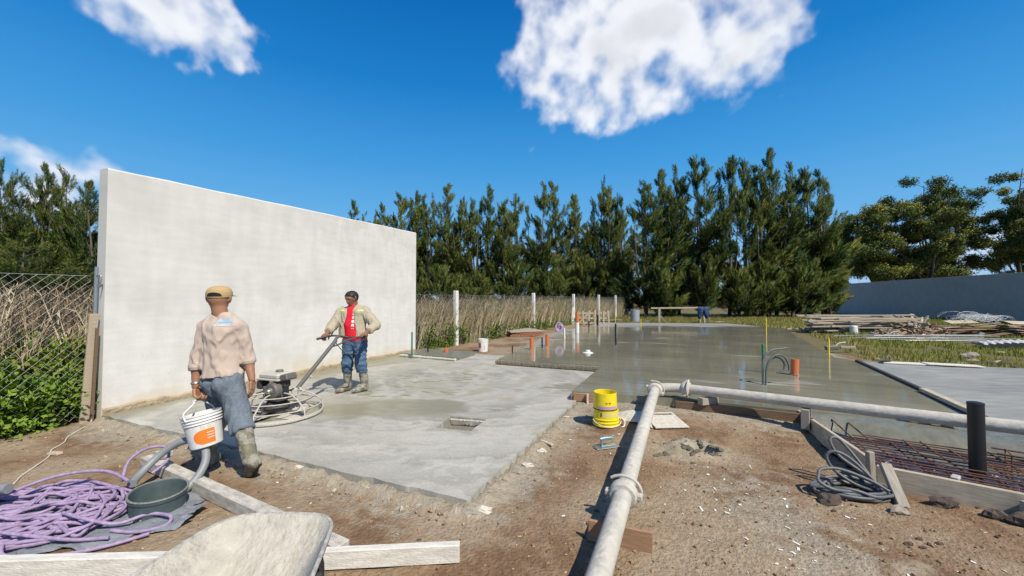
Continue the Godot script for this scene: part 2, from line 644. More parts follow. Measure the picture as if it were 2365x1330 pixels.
func low_slab_tex() -> Array:
	var n := 1024
	var ab := PackedByteArray()
	ab.resize(n * n * 3)
	var rb := PackedByteArray()
	rb.resize(n * n)
	var f := FastNoiseLite.new()
	f.seed = 9
	f.fractal_octaves = 5
	f.frequency = 0.01
	var prints := []
	var r := RandomNumberGenerator.new()
	r.seed = 4
	for i in 46:
		var x := r.randf_range(-2.3, -0.7)
		prints.append([x, -6.0 - r.randf_range(0.0, 1.9) - (x + 2.3) * 0.15, r.randf_range(0.09, 0.15), r.randf_range(0.025, 0.05), r.randf_range(-0.7, 0.3)])
	for i in 14:
		prints.append([r.randf_range(-1.6, 0.8), r.randf_range(-9.5, -7.6), r.randf_range(0.14, 0.3), r.randf_range(0.015, 0.03), r.randf_range(-0.9, -0.5)])
	for j in n:
		var z := -12.1 + 9.3 * (j + 0.5) / n
		for i in n:
			var x := -5.4 + 7.5 * (i + 0.5) / n
			var a := f.get_noise_2d(x * 60.0, z * 60.0)
			var b := f.get_noise_2d(x * 260.0 + 300.0, z * 420.0)
			var sp := f.get_noise_2d(x * 2600.0, z * 2600.0)
			var wet := smoothstep(0.85, 0.3, wall_dist(x, z) + a * 0.6 + smoothstep(-7.0, -4.9, z) * 0.5)
			var bx := clampf(x, -3.5, -1.3)
			wet = maxf(wet, smoothstep(0.72, 0.32, Vector2(x - bx, (z + 5.42 + (x + 2.4) * 0.1) * 1.25).length() + a * 0.5 + b * 0.2))
			wet = maxf(wet, 0.6 * smoothstep(0.0, 0.42, a + b * 0.5 - Vector2((x + 1.5) * 0.55, (z + 6.9) * 0.4).length() * 0.2))
			wet = maxf(wet, smoothstep(0.30, 0.22, Vector2((x - 1.05) * 0.6, z + 6.75).length() + b * 0.25))
			var sw := Vector2(x + 0.9 + a * 0.5, z + 7.6 + b * 0.3)
			var streak := f.get_noise_2d(sw.angle() * 70.0, sw.length() * 240.0)
			var v := 0.33 + a * 0.09 + b * 0.06 + sp * 0.05 + streak * 0.10
			if z > -5.2:
				v += 0.05 * smoothstep(-5.2, -4.4, z) * (0.4 + absf(sp) * 1.8 + streak * 0.6)
			wet = clampf(wet + streak * 0.35 * (1.0 - absf(wet * 2.0 - 1.0)), 0.0, 1.0)
			var c := Color(v, v * 0.985, v * 0.875).lerp(Color(0.235 + a * 0.02, 0.222 + a * 0.02, 0.15), wet * (0.9 + b * 0.2)).linear_to_srgb()
			var o := (j * n + i) * 3
			ab[o] = clampi(int(c.r * 255.0), 0, 255)
			ab[o + 1] = clampi(int(c.g * 255.0), 0, 255)
			ab[o + 2] = clampi(int(c.b * 255.0), 0, 255)
			rb[j * n + i] = clampi(int((0.82 - 0.42 * wet + b * 0.15) * 255.0), 30, 255)
	for p in prints:
		var pj := int((p[1] + 12.1) / 9.3 * n)
		var pi := int((p[0] + 5.4) / 7.5 * n)
		for j in range(maxi(pj - 34, 0), mini(pj + 34, n)):
			for i in range(maxi(pi - 44, 0), mini(pi + 44, n)):
				var d := Vector2((i - pi) * 7.5 / n, (j - pj) * 9.3 / n).rotated(p[4])
				var q := Vector2(d.x / p[2], d.y / p[3]).length() + f.get_noise_2d(i * 9.0, j * 9.0) * 0.6
				if q < 1.0:
					var t := smoothstep(1.0, 0.6, q) * 0.9
					var o := (j * n + i) * 3
					for k in 3:
						ab[o + k] = int(lerpf(ab[o + k], [128, 124, 102][k], t))
	return [ImageTexture.create_from_image(Image.create_from_data(n, n, false, Image.FORMAT_RGB8, ab)), ImageTexture.create_from_image(Image.create_from_data(n, n, false, Image.FORMAT_L8, rb))]

func big_slab_tex() -> Array:
	var n := 1024
	var ab := PackedByteArray()
	ab.resize(n * n * 3)
	var rb := PackedByteArray()
	rb.resize(n * n)
	var f := FastNoiseLite.new()
	f.seed = 31
	f.fractal_octaves = 4
	f.frequency = 0.01
	for j in n:
		var z := -23.0 + 18.8 * (j + 0.5) / n
		for i in n:
			var x := -0.6 + 13.4 * (i + 0.5) / n
			var u := x * 0.9 + z * 0.42
			var w := z * 0.9 - x * 0.42
			var a := f.get_noise_2d(x * 45.0, z * 60.0)
			var s := f.get_noise_2d(u * 60.0, w * 520.0)
			var s2 := f.get_noise_2d(u * 25.0 + 800.0, w * 170.0)
			var dry := smoothstep(-19.2, -20.4, z + s2 * 1.6 + a) + 0.8 * smoothstep(0.52, 0.8, s2 + a * 0.4)
			dry += 0.85 * smoothstep(0.75, 0.25, -edge_left(x, z) + a * 0.6) * smoothstep(-9.5, -12.5, z)
			dry = clampf(dry, 0.0, 1.0)
			var v := 0.225 + a * 0.05 + s * 0.035 + s2 * 0.045
			var c := Color(v, v * 0.965, v * 0.75).lerp(Color(0.35 + s * 0.03, 0.35 + s * 0.03, 0.325 + s * 0.03), dry * 0.75).linear_to_srgb()
			var o := (j * n + i) * 3
			ab[o] = clampi(int(c.r * 255.0), 0, 255)
			ab[o + 1] = clampi(int(c.g * 255.0), 0, 255)
			ab[o + 2] = clampi(int(c.b * 255.0), 0, 255)
			rb[j * n + i] = clampi(int((0.055 + 0.08 * absf(s2) + 0.05 * absf(s) + 0.30 * dry) * 255.0), 16, 255)
	return [ImageTexture.create_from_image(Image.create_from_data(n, n, false, Image.FORMAT_RGB8, ab)), ImageTexture.create_from_image(Image.create_from_data(n, n, false, Image.FORMAT_L8, rb))]

# the plaster as it was trowelled and has weathered: lifts, streaks, brown stain along the top, ochre damp at the foot
func wall_tex() -> ImageTexture:
	var w := 1024
	var h := 512
	var ab := PackedByteArray()
	ab.resize(w * h * 3)
	var f := FastNoiseLite.new()
	f.seed = 44
	f.frequency = 0.01
	f.fractal_octaves = 5
	for j in h:
		var y := 3.5 * (1.0 - (j + 0.5) / h)
		for i in w:
			var x := 6.7 * (i + 0.5) / w
			var a := f.get_noise_2d(x * 75.0, y * 110.0)
			var b := f.get_noise_2d(x * 420.0 + 70.0, y * 120.0)
			var c := f.get_noise_2d(x * 160.0, y * 900.0 + 50.0)
			var v := 0.595 + a * 0.05 + b * 0.045 + c * 0.04
			v += 0.02 * smoothstep(-0.05, 0.05, 1.45 - y + a * 0.4 + b * 0.15)
			var col := Color(v, v * 0.985, v * 0.945)
			var st := smoothstep(0.5, 0.15, 3.42 - y + b * 0.5 + a * 0.8) * smoothstep(2.6, 3.6, x + a * 2.0)
			col = col.lerp(Color(0.50, 0.455, 0.385), clampf(st * (0.25 + b * 1.2), 0.0, 0.45))
			var gr := smoothstep(0.08, 0.4, f.get_noise_2d(x * 60.0 + 500.0, y * 60.0))
			col = col.lerp(Color(0.53, 0.52, 0.47), gr * 0.25)
			var ft := smoothstep(0.34, 0.12, y + a * 0.25 + b * 0.12)
			col = col.lerp(Color(0.58, 0.49, 0.35), ft * 0.5)
			if f.get_noise_2d(x * 3000.0, y * 3000.0) > 0.5 and y < 1.3:
				col = col.lerp(Color(0.42, 0.38, 0.31), 0.5)
			col = col.linear_to_srgb()
			var o := (j * w + i) * 3
			ab[o] = clampi(int(col.r * 255.0), 0, 255)
			ab[o + 1] = clampi(int(col.g * 255.0), 0, 255)
			ab[o + 2] = clampi(int(col.b * 255.0), 0, 255)
	return ImageTexture.create_from_image(Image.create_from_data(w, h, false, Image.FORMAT_RGB8, ab))

func edge_left(x: float, z: float) -> float:
	# distance inside the left edge of the wet slab, negative inside
	var a := Vector2(-0.32, -9.04)
	var b := Vector2(1.95, -16.71)
	var d := (b - a).normalized()
	return -(Vector2(x, z) - a).dot(Vector2(-d.y, d.x))

# ---------------------------------------------------------------- materials
func materials() -> void:
	var fine := tex(0.03, 0.72, 1.0)
	var blot := tex(0.008, 0.62, 1.0)
	var grain := tex(0.02, 0.55, 1.0)
	var bump := tex(0.05, 0.0, 6.0, true)
	var bump2 := tex(0.02, 0.0, 10.0, true)
	mt("soil", Color.WHITE, 0.95, {"vc": true, "tex": tex(0.018, 0.58, 1.0, false, 6, 1024), "scale": 0.7, "world": true, "norm": tex(0.04, 0.0, 9.0, true, 6, 1024), "ns": 1.0, "spec": 0.25})
	mt("clod", Color.WHITE, 0.95, {"vc": true, "spec": 0.2})
	mt("lawn", lin(0.20, 0.175, 0.085), 0.95, {"tex": tex(0.02, 0.45, 1.0, false, 6, 1024), "scale": 0.35, "world": true, "spec": 0.2})
	mt("blade", Color.WHITE, 0.7, {"vc": true, "back": lin(0.35, 0.4, 0.1), "spec": 0.25})
	mt("dry_blade", Color.WHITE, 0.85, {"vc": true, "back": lin(0.2, 0.18, 0.1), "spec": 0.2})
	mt("needles", Color.WHITE, 0.75, {"vc": true, "back": lin(0.16, 0.2, 0.06), "spec": 0.2})
	mt("bark", lin(0.16, 0.13, 0.10), 0.95, {"tex": blot, "scale": 0.8, "norm": bump2})
	mt("pale_bark", lin(0.36, 0.33, 0.29), 0.9, {"tex": blot, "scale": 0.6})
	mt("plaster_patch", lin(0.60, 0.57, 0.49), 0.95, {"tex": fine, "scale": 0.8, "world": true})
	mt("footing", lin(0.43, 0.345, 0.235), 0.95, {"tex": blot, "scale": 0.9, "world": true, "norm": bump2})
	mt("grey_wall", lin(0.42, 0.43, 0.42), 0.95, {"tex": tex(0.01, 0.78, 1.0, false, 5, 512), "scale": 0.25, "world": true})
	mt("post_white", lin(0.76, 0.76, 0.74), 0.85, {"tex": fine, "scale": 1.2})
	mt("wire", lin(0.45, 0.45, 0.43), 0.45, {"metal": 0.6})
	mt("galvanised", lin(0.5, 0.52, 0.53), 0.4, {"metal": 0.8, "tex": fine, "scale": 2.0})
	mt("wood", lin(0.50, 0.42, 0.31), 0.85, {"tex": grain, "scale": Vector3(0.5, 7, 7), "norm": tex(0.03, 0.0, 3.0, true), "ns": 0.6})
	mt("wood_grey", lin(0.40, 0.36, 0.30), 0.9, {"tex": grain, "scale": Vector3(0.5, 7, 7)})
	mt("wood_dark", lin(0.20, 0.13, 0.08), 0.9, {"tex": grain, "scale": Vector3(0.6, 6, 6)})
	mt("wood_red", lin(0.40, 0.24, 0.14), 0.85, {"tex": grain, "scale": Vector3(0.5, 9, 9)})
	mt("wood_pale", lin(0.74, 0.63, 0.48), 0.85, {"tex": grain, "scale": Vector3(0.5, 8, 8), "detail": tex(0.01, 0.6, 1.0), "dscale": 0.8})
	mt("wood_cement", lin(0.60, 0.57, 0.50), 0.9, {"tex": tex(0.012, 0.5, 1.0), "scale": Vector3(1.0, 3, 3), "norm": bump, "ns": 0.6})
	mt("wood_white", lin(0.72, 0.70, 0.64), 0.9, {"tex": tex(0.012, 0.66, 1.0), "scale": Vector3(0.8, 4, 4), "norm": bump, "ns": 0.4})
	mt("cement_dry", lin(0.60, 0.575, 0.50), 0.95, {"tex": tex(0.012, 0.74, 1.0, false, 6, 512), "scale": 2.2, "norm": tex(0.03, 0.0, 6.0, true, 6, 512), "ns": 0.8, "spec": 0.25})
	mt("cement_wet", lin(0.21, 0.21, 0.165), 0.30, {"tex": tex(0.015, 0.6, 1.0), "scale": 0.8, "world": true, "norm": bump2, "ns": 0.35})
	mt("cement_edge", lin(0.25, 0.23, 0.17), 0.85, {"tex": tex(0.02, 0.5, 1.0), "scale": 2.0, "world": true, "norm": bump2})
	mt("pipe_cement", lin(0.66, 0.635, 0.57), 0.9, {"tex": tex(0.014, 0.62, 1.0, false, 6, 512), "scale": 1.6, "world": true, "norm": tex(0.03, 0.0, 5.0, true, 6, 512), "ns": 0.7, "detail": tex(0.006, 0.72, 1.0), "dscale": 0.7, "spec": 0.3})
	mt("rust", lin(0.16, 0.075, 0.045), 0.9, {"tex": grain, "scale": 4.0})
	mt("black_plastic", lin(0.012, 0.012, 0.013), 0.45)
	mt("grey_conduit", lin(0.25, 0.27, 0.285), 0.5, {"tex": fine, "scale": 6.0})
	mt("dark_gap_board", lin(0.035, 0.03, 0.026), 0.6)  # near black, shade of the gap between slabs put into the colour
	mt("dark_conduit", lin(0.12, 0.13, 0.14), 0.5, {"tex": tex(0.012, 0.6, 1.0), "scale": 5.0})
	mt("tray_cement", lin(0.54, 0.515, 0.445), 0.95, {"tex": tex(0.012, 0.6, 1.0, false, 6, 512), "scale": 2.0, "norm": tex(0.03, 0.0, 6.0, true, 6, 512), "ns": 1.6, "spec": 0.25})
	mt("orange_pipe", lin(0.62, 0.17, 0.06), 0.5, {"tex": tex(0.02, 0.66, 1.0), "scale": 5.0})
	mt("green_pipe", lin(0.02, 0.16, 0.075), 0.45)
	mt("yellow_paint", lin(0.80, 0.62, 0.02), 0.5)
	mt("purple_hose", lin(0.44, 0.335, 0.53), 0.55, {"tex": tex(0.01, 0.45, 1.0), "scale": 3.2, "spec": 0.4})
	mt("tub_grey", lin(0.085, 0.12, 0.125), 0.55, {"tex": blot, "scale": 3.0})
	mt("tarp", lin(0.22, 0.245, 0.28), 0.75, {"tex": tex(0.02, 0.7, 1.0), "scale": 3.0, "norm": tex(0.015, 0.0, 8.0, true), "ns": 0.8})
	mt("yellow_plastic", lin(0.82, 0.66, 0.02), 0.35, {"tex": tex(0.01, 0.8, 1.0), "scale": 3.0})
	mt("white_plastic", lin(0.75, 0.75, 0.73), 0.4, {"tex": tex(0.012, 0.8, 1.0), "scale": 3.0})
	mt("orange_print", lin(0.80, 0.20, 0.025), 0.45)
	mt("grey_print", lin(0.45, 0.45, 0.45), 0.5)
	mt("black_print", lin(0.03, 0.03, 0.03), 0.5)
	mt("purple_print", lin(0.42, 0.28, 0.42), 0.6)
	mt("steel", lin(0.55, 0.56, 0.57), 0.35, {"metal": 0.9, "tex": fine, "scale": 5.0})
	mt("blue_steel", lin(0.22, 0.34, 0.40), 0.35, {"metal": 0.4})
	mt("blue_sheet", lin(0.075, 0.085, 0.16), 0.25, {"tex": tex(0.02, 0.35, 1.0), "scale": 1.5, "world": true, "norm": bump2, "ns": 1.0})
	mt("skin", lin(0.34, 0.17, 0.10), 0.5, {"tex": tex(0.02, 0.85, 1.0), "scale": 6.0})
	mt("skin_dark", lin(0.25, 0.115, 0.065), 0.5, {"tex": tex(0.02, 0.85, 1.0), "scale": 6.0})
	mt("shirt_beige", lin(0.50, 0.41, 0.35), 0.9, {"tex": tex(0.08, 0.86, 1.0), "scale": 5.0, "norm": tex(0.12, 0.0, 2.0, true), "ns": 0.4, "spec": 0.25})
	mt("shirt_khaki", lin(0.42, 0.375, 0.285), 0.9, {"tex": tex(0.08, 0.84, 1.0), "scale": 5.0, "spec": 0.25})
	mt("shirt_red", lin(0.62, 0.02, 0.035), 0.85, {"spec": 0.25})
	mt("jean_grey", lin(0.185, 0.225, 0.27), 0.9, {"tex": tex(0.02, 0.55, 1.0), "scale": 3.0, "norm": tex(0.1, 0.0, 2.0, true), "ns": 0.4, "spec": 0.25})
	mt("jean_blue", lin(0.10, 0.17, 0.285), 0.9, {"tex": tex(0.02, 0.5, 1.0), "scale": 4.0, "spec": 0.25})
	mt("boot", lin(0.26, 0.24, 0.165), 0.7, {"tex": tex(0.014, 0.4, 1.0, false, 6, 512), "scale": 3.5, "norm": bump, "ns": 0.6})
	mt("boot_splash", lin(0.37, 0.36, 0.30), 0.85, {"tex": tex(0.014, 0.45, 1.0, false, 6, 512), "scale": 4.0})
	mt("boot_sole", lin(0.05, 0.04, 0.03), 0.9, {"tex": grain, "scale": 8.0})
	mt("cap_cloth", lin(0.50, 0.36, 0.18), 0.9, {"tex": fine, "scale": 8.0, "spec": 0.25})
	mt("hair", lin(0.012, 0.011, 0.011), 0.6)
	mt("dark_cloth", lin(0.03, 0.03, 0.035), 0.9)
	mt("yellow_band", lin(0.55, 0.62, 0.16), 0.5)
	mt("print_blue", lin(0.25, 0.45, 0.75), 0.8)
	mt("engine_dark", lin(0.055, 0.052, 0.048), 0.6, {"tex": tex(0.02, 0.4, 1.0), "scale": 6.0})
	mt("engine_tank", lin(0.62, 0.60, 0.54), 0.6, {"tex": tex(0.015, 0.5, 1.0), "scale": 5.0})
	mt("engine_grey", lin(0.22, 0.21, 0.195), 0.55, {"tex": tex(0.02, 0.4, 1.0), "scale": 6.0, "metal": 0.3})
	mt("guard", lin(0.64, 0.61, 0.53), 0.8, {"tex": tex(0.015, 0.5, 1.0), "scale": 6.0})
	mt("handle_grey", lin(0.13, 0.13, 0.13), 0.6, {"tex": tex(0.015, 0.5, 1.0), "scale": 5.0})
	mt("jacket_blue", lin(0.02, 0.05, 0.13), 0.9)
	mt("stone", lin(0.34, 0.30, 0.25), 0.95, {"tex": fine, "scale": 3.0, "norm": bump2})
	mt("stone_dark", lin(0.10, 0.075, 0.06), 0.95, {"tex": blot, "scale": 4.0, "norm": bump2})
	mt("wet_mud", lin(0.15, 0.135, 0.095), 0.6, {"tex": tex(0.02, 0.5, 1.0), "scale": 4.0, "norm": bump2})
	mt("brick", lin(0.36, 0.15, 0.085), 0.95, {"tex": blot, "scale": 3.0})
	mt("block_grey", lin(0.50, 0.49, 0.46), 0.95, {"tex": fine, "scale": 4.0, "norm": bump})
	mt("tray_metal", lin(0.07, 0.08, 0.09), 0.6, {"tex": tex(0.012, 0.4, 1.0), "scale": 4.0})
	mt("rubber", lin(0.02, 0.02, 0.02), 0.8)
	mt("sheet_black", lin(0.02, 0.022, 0.025), 0.5)
	mt("net_white", lin(0.55, 0.58, 0.6), 0.6)
	mt("cable_white", lin(0.62, 0.58, 0.50), 0.6)

# ---------------------------------------------------------------- ground and slabs
func ground() -> void:
	var lw := MB.new()
	for q in [[-400, 400, -400, 60]]:
		lw.quad(Vector3(q[0], -0.07, q[2]), Vector3(q[1], -0.07, q[2]), Vector3(q[1], -0.07, q[3]), Vector3(q[0], -0.07, q[3]), Vector3.UP)
	tag(put(lw, "lawn_ground", M.lawn), "", "", "", "structure")
	# bare soil: a fine relief round the pour
	var x0 := -9.0; var x1 := 9.0; var z0 := -24.0; var z1 := 0.6
	var verts := PackedVector3Array()
	var cols := PackedColorArray()
	var zs := []
	var z := z1
	while z > z0:
		zs.append(z)
		z -= 0.035 if z > -5.2 else (0.07 if z > -10.0 else 0.16)
	var nx := 360
	var dusty := FastNoiseLite.new()
	dusty.seed = 12
	dusty.frequency = 0.01
	dusty.fractal_octaves = 5
	for zz in zs:
		for i in nx + 1:
			var x := lerpf(x0, x1, float(i) / nx)
			var h := gh(x, zz)
			var p := Vector2(x, zz)
			var dl := 9.0
			var db := 9.0
			if zz < -2.2:
				dl = edge_dist(low_poly, p)
				if x > -0.8: db = edge_dist(big_poly, p)
			if dl < 0.0:
				h = minf(h, LOW - 0.03) - 0.09 * smoothstep(0.0, 0.08, -dl) - 0.2 * smoothstep(0.15, 0.4, -dl)
			elif dl < 0.25:
				h += 0.058 * smoothstep(0.22, 0.01, dl) * (0.85 + 1.3 * gn2.get_noise_2d(x * 700.0, zz * 700.0))
				h = minf(h, LOW - 0.012)
			if db < 0.0:
				h = minf(h, TOP - 0.1)
			var slope := 0.0
			# soil stops at the pit boards and falls off towards the lawn
			if Geometry2D.is_point_in_polygon(p, pit_poly) or Geometry2D.is_point_in_polygon(p, right_poly):
				h = -0.12
			var lawnward := smoothstep(0.0, 1.2, lawn_side(x, zz) + dusty.get_noise_2d(x * 90.0, zz * 90.0) * 0.9)
			h = lerpf(h, -0.085 + gn.get_noise_2d(x * 90.0, zz * 90.0) * 0.02, lawnward)
			verts.append(Vector3(x, h, zz))
			var a := dusty.get_noise_2d(x * 70.0, zz * 70.0)
			var b := gn2.get_noise_2d(x * 500.0, zz * 500.0)
			var c := Color(0.295, 0.207, 0.130).lerp(Color(0.375, 0.295, 0.205), smoothstep(-0.12, 0.3, a)).lerp(Color(0.22, 0.14, 0.085), smoothstep(0.14, 0.4, -a + b * 0.3))
			# cement spilt by the pour and trodden into the soil
			var spill := smoothstep(0.40, 0.05, dl + a * 0.4 + b * 0.25) * 0.75
			spill = maxf(spill, smoothstep(0.55, 0.15, db + b * 0.4 + a * 0.3) * 0.8)
			spill = maxf(spill, 0.75 * smoothstep(0.42, 0.15, Vector2((x - 1.85), (zz + 4.1) * 1.3).length() + b * 0.2))
			spill = maxf(spill, 0.6 * smoothstep(0.8, 0.1, Vector2((x - 1.85) * 1.7, (zz + 2.65) * 0.75).length() + b * 0.9 + a * 0.7))
			c = c.lerp(Color(0.43, 0.40, 0.32), spill)
			cols.append(c)
	var ia := PackedInt32Array()
	var w := nx + 1
	for j in zs.size() - 1:
		for i in nx:
			var q := j * w + i
			ia.append_array([q, q + w, q + 1, q + 1, q + w, q + w + 1])
	var st := SurfaceTool.new()
	var arr := []
	arr.resize(Mesh.ARRAY_MAX)
	arr[Mesh.ARRAY_VERTEX] = verts
	arr[Mesh.ARRAY_COLOR] = cols
	arr[Mesh.ARRAY_INDEX] = ia
	var am := ArrayMesh.new()
	am.add_surface_from_arrays(Mesh.PRIMITIVE_TRIANGLES, arr)
	st.create_from(am, 0)
	st.generate_normals()
	var o := MeshInstance3D.new()
	o.name = "soil_ground"
	o.mesh = st.commit()
	o.material_override = M.soil
	add_child(o)
	tag(o, "", "", "", "structure")

var pit_poly := PackedVector2Array([Vector2(3.5, -4.88), Vector2(3.03, -3.36), Vector2(6.2, -0.8), Vector2(9.5, -3.2)])

# > 0 where grass has taken over (right of the pour, behind it, beyond the fences)
func lawn_side(x: float, z: float) -> float:
	var a := (x - 7.6) * 0.87 + (z + 8.9) * 0.49 - 0.5       # right edge of the wet slab
	if z > -8.9:
		a = -(z + 7.85 - (x - 10.05) * 0.38) - 0.9 if x > 7.6 else -5.0
	var fd := (Vector2(3.56, -23.03) - Vector2(-1.86, -13.24)).normalized()
	var b := (Vector2(x, z) - Vector2(-1.86, -13.24)).dot(Vector2(fd.y, -fd.x))   # beyond the far fence
	var c := -wall_dist(x, z) - 0.15
	return maxf(a, maxf(b, c if z > -12.0 else -5.0))

func slabs() -> void:
	var lt := low_slab_tex()
	var bt := big_slab_tex()
	var lm := mt("low_slab", Color.WHITE, 1.0, {"tex": lt[0], "rtex": lt[1], "norm": null})
	lm.normal_enabled = false
	lm.heightmap_enabled = false
	lm.metallic_specular = 0.4
	var bm := mt("big_slab", Color.WHITE, 1.0, {"tex": bt[0], "rtex": bt[1]})
	bm.metallic_specular = 0.72
	# pale slab, poured in two bays, with the square sump left open
	var lp := ragged(low_poly, 0.11, 0.028)
	var hole := ragged(PackedVector2Array([Vector2(-0.88, -4.62), Vector2(-0.77, -5.06), Vector2(-0.31, -4.94), Vector2(-0.46, -4.50)]), 0.03, 0.012)
	var box := PackedVector2Array([Vector2(-0.6, -20), Vector2(20, -20), Vector2(20, 20), Vector2(-0.6, 20)])
	var sl := MB.new()
	for half in Geometry2D.intersect_polygons(lp, box) + Geometry2D.clip_polygons(lp, box):
		for p in Geometry2D.clip_polygons(half, hole):
			sl.prism(p, -0.14, LOW)
	map_xz(sl, -5.4, -12.1, 7.5, 9.3)
	tag(put(sl, "pale_concrete_slab", lm), "pale half dried concrete slab with square sump and footprints", "", "", "structure")
	var fl := MB.new()
	var hp := PackedVector2Array([Vector2(-0.95, -4.55), Vector2(-0.8, -5.12), Vector2(-0.25, -5.0), Vector2(-0.4, -4.42)])
	fl.prism(hp, -0.2, -0.035)
	tag(put(fl, "sump_floor", M.cement_edge), "rough floor of the square sump in the pale slab", "", "", "structure")
	# wet slab
	var bg := MB.new()
	bg.prism(ragged(big_poly, 0.12, 0.012), -0.1, TOP)
	map_xz(bg, -0.6, -23.0, 13.4, 18.8)
	tag(put(bg, "wet_concrete_slab", bm), "freshly levelled glossy concrete slab", "", "", "structure")
	# rough lip of mortar along the step between the slabs
	var lip := MB.new()
	var e0 := Vector2(-0.34, -9.02)
	var e1 := Vector2(1.84, -8.06)
	for i in 60:
		var p := e0.lerp(e1, i / 59.0)
		lip.rock(Transform3D(Basis().scaled(Vector3(rng.randf_range(0.025, 0.05), rng.randf_range(0.05, 0.062), rng.randf_range(0.018, 0.028))), Vector3(p.x, LOW + 0.062, p.y + 0.012)), NZ, 0.4, 8)
	for i in 40:
		var p := Vector2(0.88, -5.88).lerp(Vector2(1.84, -8.06), i / 39.0)
		lip.rock(Transform3D(Basis().scaled(Vector3(0.02, rng.randf_range(0.04, 0.06), rng.randf_range(0.03, 0.05))), Vector3(p.x - 0.008, LOW + 0.055, p.y)), NZ, 0.4, 8)
	tag(put(lip, "mortar_lip", M.cement_edge), "rough olive mortar lip along the step of the wet slab", "", "", "structure")
	# right slab
	var rs := MB.new()
	rs.prism(ragged(right_poly, 0.12, 0.01), -0.1, TOP - 0.006)
	var rm := mt("right_slab", lin(0.38, 0.375, 0.335), 0.5, {"tex": tex(0.012, 0.66, 1.0), "scale": Vector3(0.22, 1, 0.9), "world": true, "norm": tex(0.02, 0.0, 3.0, true), "ns": 0.25, "detail": tex(0.008, 0.7, 1.0), "dscale": 0.12})
	tag(put(rs, "grey_concrete_slab", rm), "grey smooth concrete slab beside the lumber yard", "", "", "structure")
	# concrete running out into the reinforced pit
	var fr := MB.new()
	var g := []
	var na := 70
	var nb := 60
	for j in nb + 1:
		var row := []
		for i in na + 1:
			var u := float(i) / na
			var t := float(j) / nb
			var p := pit_poly[0].lerp(pit_poly[3], u).lerp(pit_poly[1].lerp(pit_poly[2], u), t)
			var f := smoothstep(0.20, 0.58, t + gn.get_noise_2d(p.x * 60.0, p.y * 60.0) * 0.30 - 0.25 * smoothstep(0.36, 0.6, u) + 0.22 * smoothstep(0.13, 0.03, u))
			var y := lerpf(TOP - 0.02, 0.015, f) + gn2.get_noise_2d(p.x * 330.0, p.y * 330.0) * 0.012
			row.append(Vector3(p.x, y, p.y))
		g.append(row)
	var nrm := func(j: int, i: int) -> Vector3:
		var k: Vector3 = (g[j][mini(i + 1, na)] - g[j][maxi(i - 1, 0)]).cross(g[mini(j + 1, nb)][i] - g[maxi(j - 1, 0)][i]).normalized()
		return k if k.y > 0.0 else -k
	for j in nb:
		for i in na:
			var n0: Vector3 = nrm.call(j, i)
			var n1: Vector3 = nrm.call(j, i + 1)
			var n2: Vector3 = nrm.call(j + 1, i + 1)
			var n3: Vector3 = nrm.call(j + 1, i)
			fr.tri(g[j][i], g[j][i + 1], g[j + 1][i + 1], n0, n1, n2)
			fr.tri(g[j][i], g[j + 1][i + 1], g[j + 1][i], n0, n2, n3)
	tag(put(fr, "running_concrete", M.cement_wet), "wet concrete running out into the reinforced pit", "", "", "structure")
	# small raised slab at the end of the white wall
	var sm := MB.new()
	sm.prism(ragged(PackedVector2Array([Vector2(-2.86, -10.25), Vector2(-1.35, -9.5), Vector2(-0.97, -10.5), Vector2(-2.5, -11.3)]), 0.06, 0.012), 0.02, 0.155)
	tag(put(sm, "small_raised_slab", M.cement_wet), "small raised wet slab at the end of the white wall", "", "", "structure")
	for e in [[Vector2(-2.86, -10.25), Vector2(-1.35, -9.5)]]:
		var pl := MB.new()
		for i in 40:
			var p: Vector2 = e[0].lerp(e[1], i / 39.0)
			pl.rock(Transform3D(Basis().scaled(Vector3(0.03, rng.randf_range(0.025, 0.04), 0.02)), Vector3(p.x, 0.105, p.y + 0.012)), NZ, 0.4, 8)
		tag(put(pl, "pale_mortar_lip", M.cement_dry), "pale mortar lip along the small raised slab", "", "", "structure")

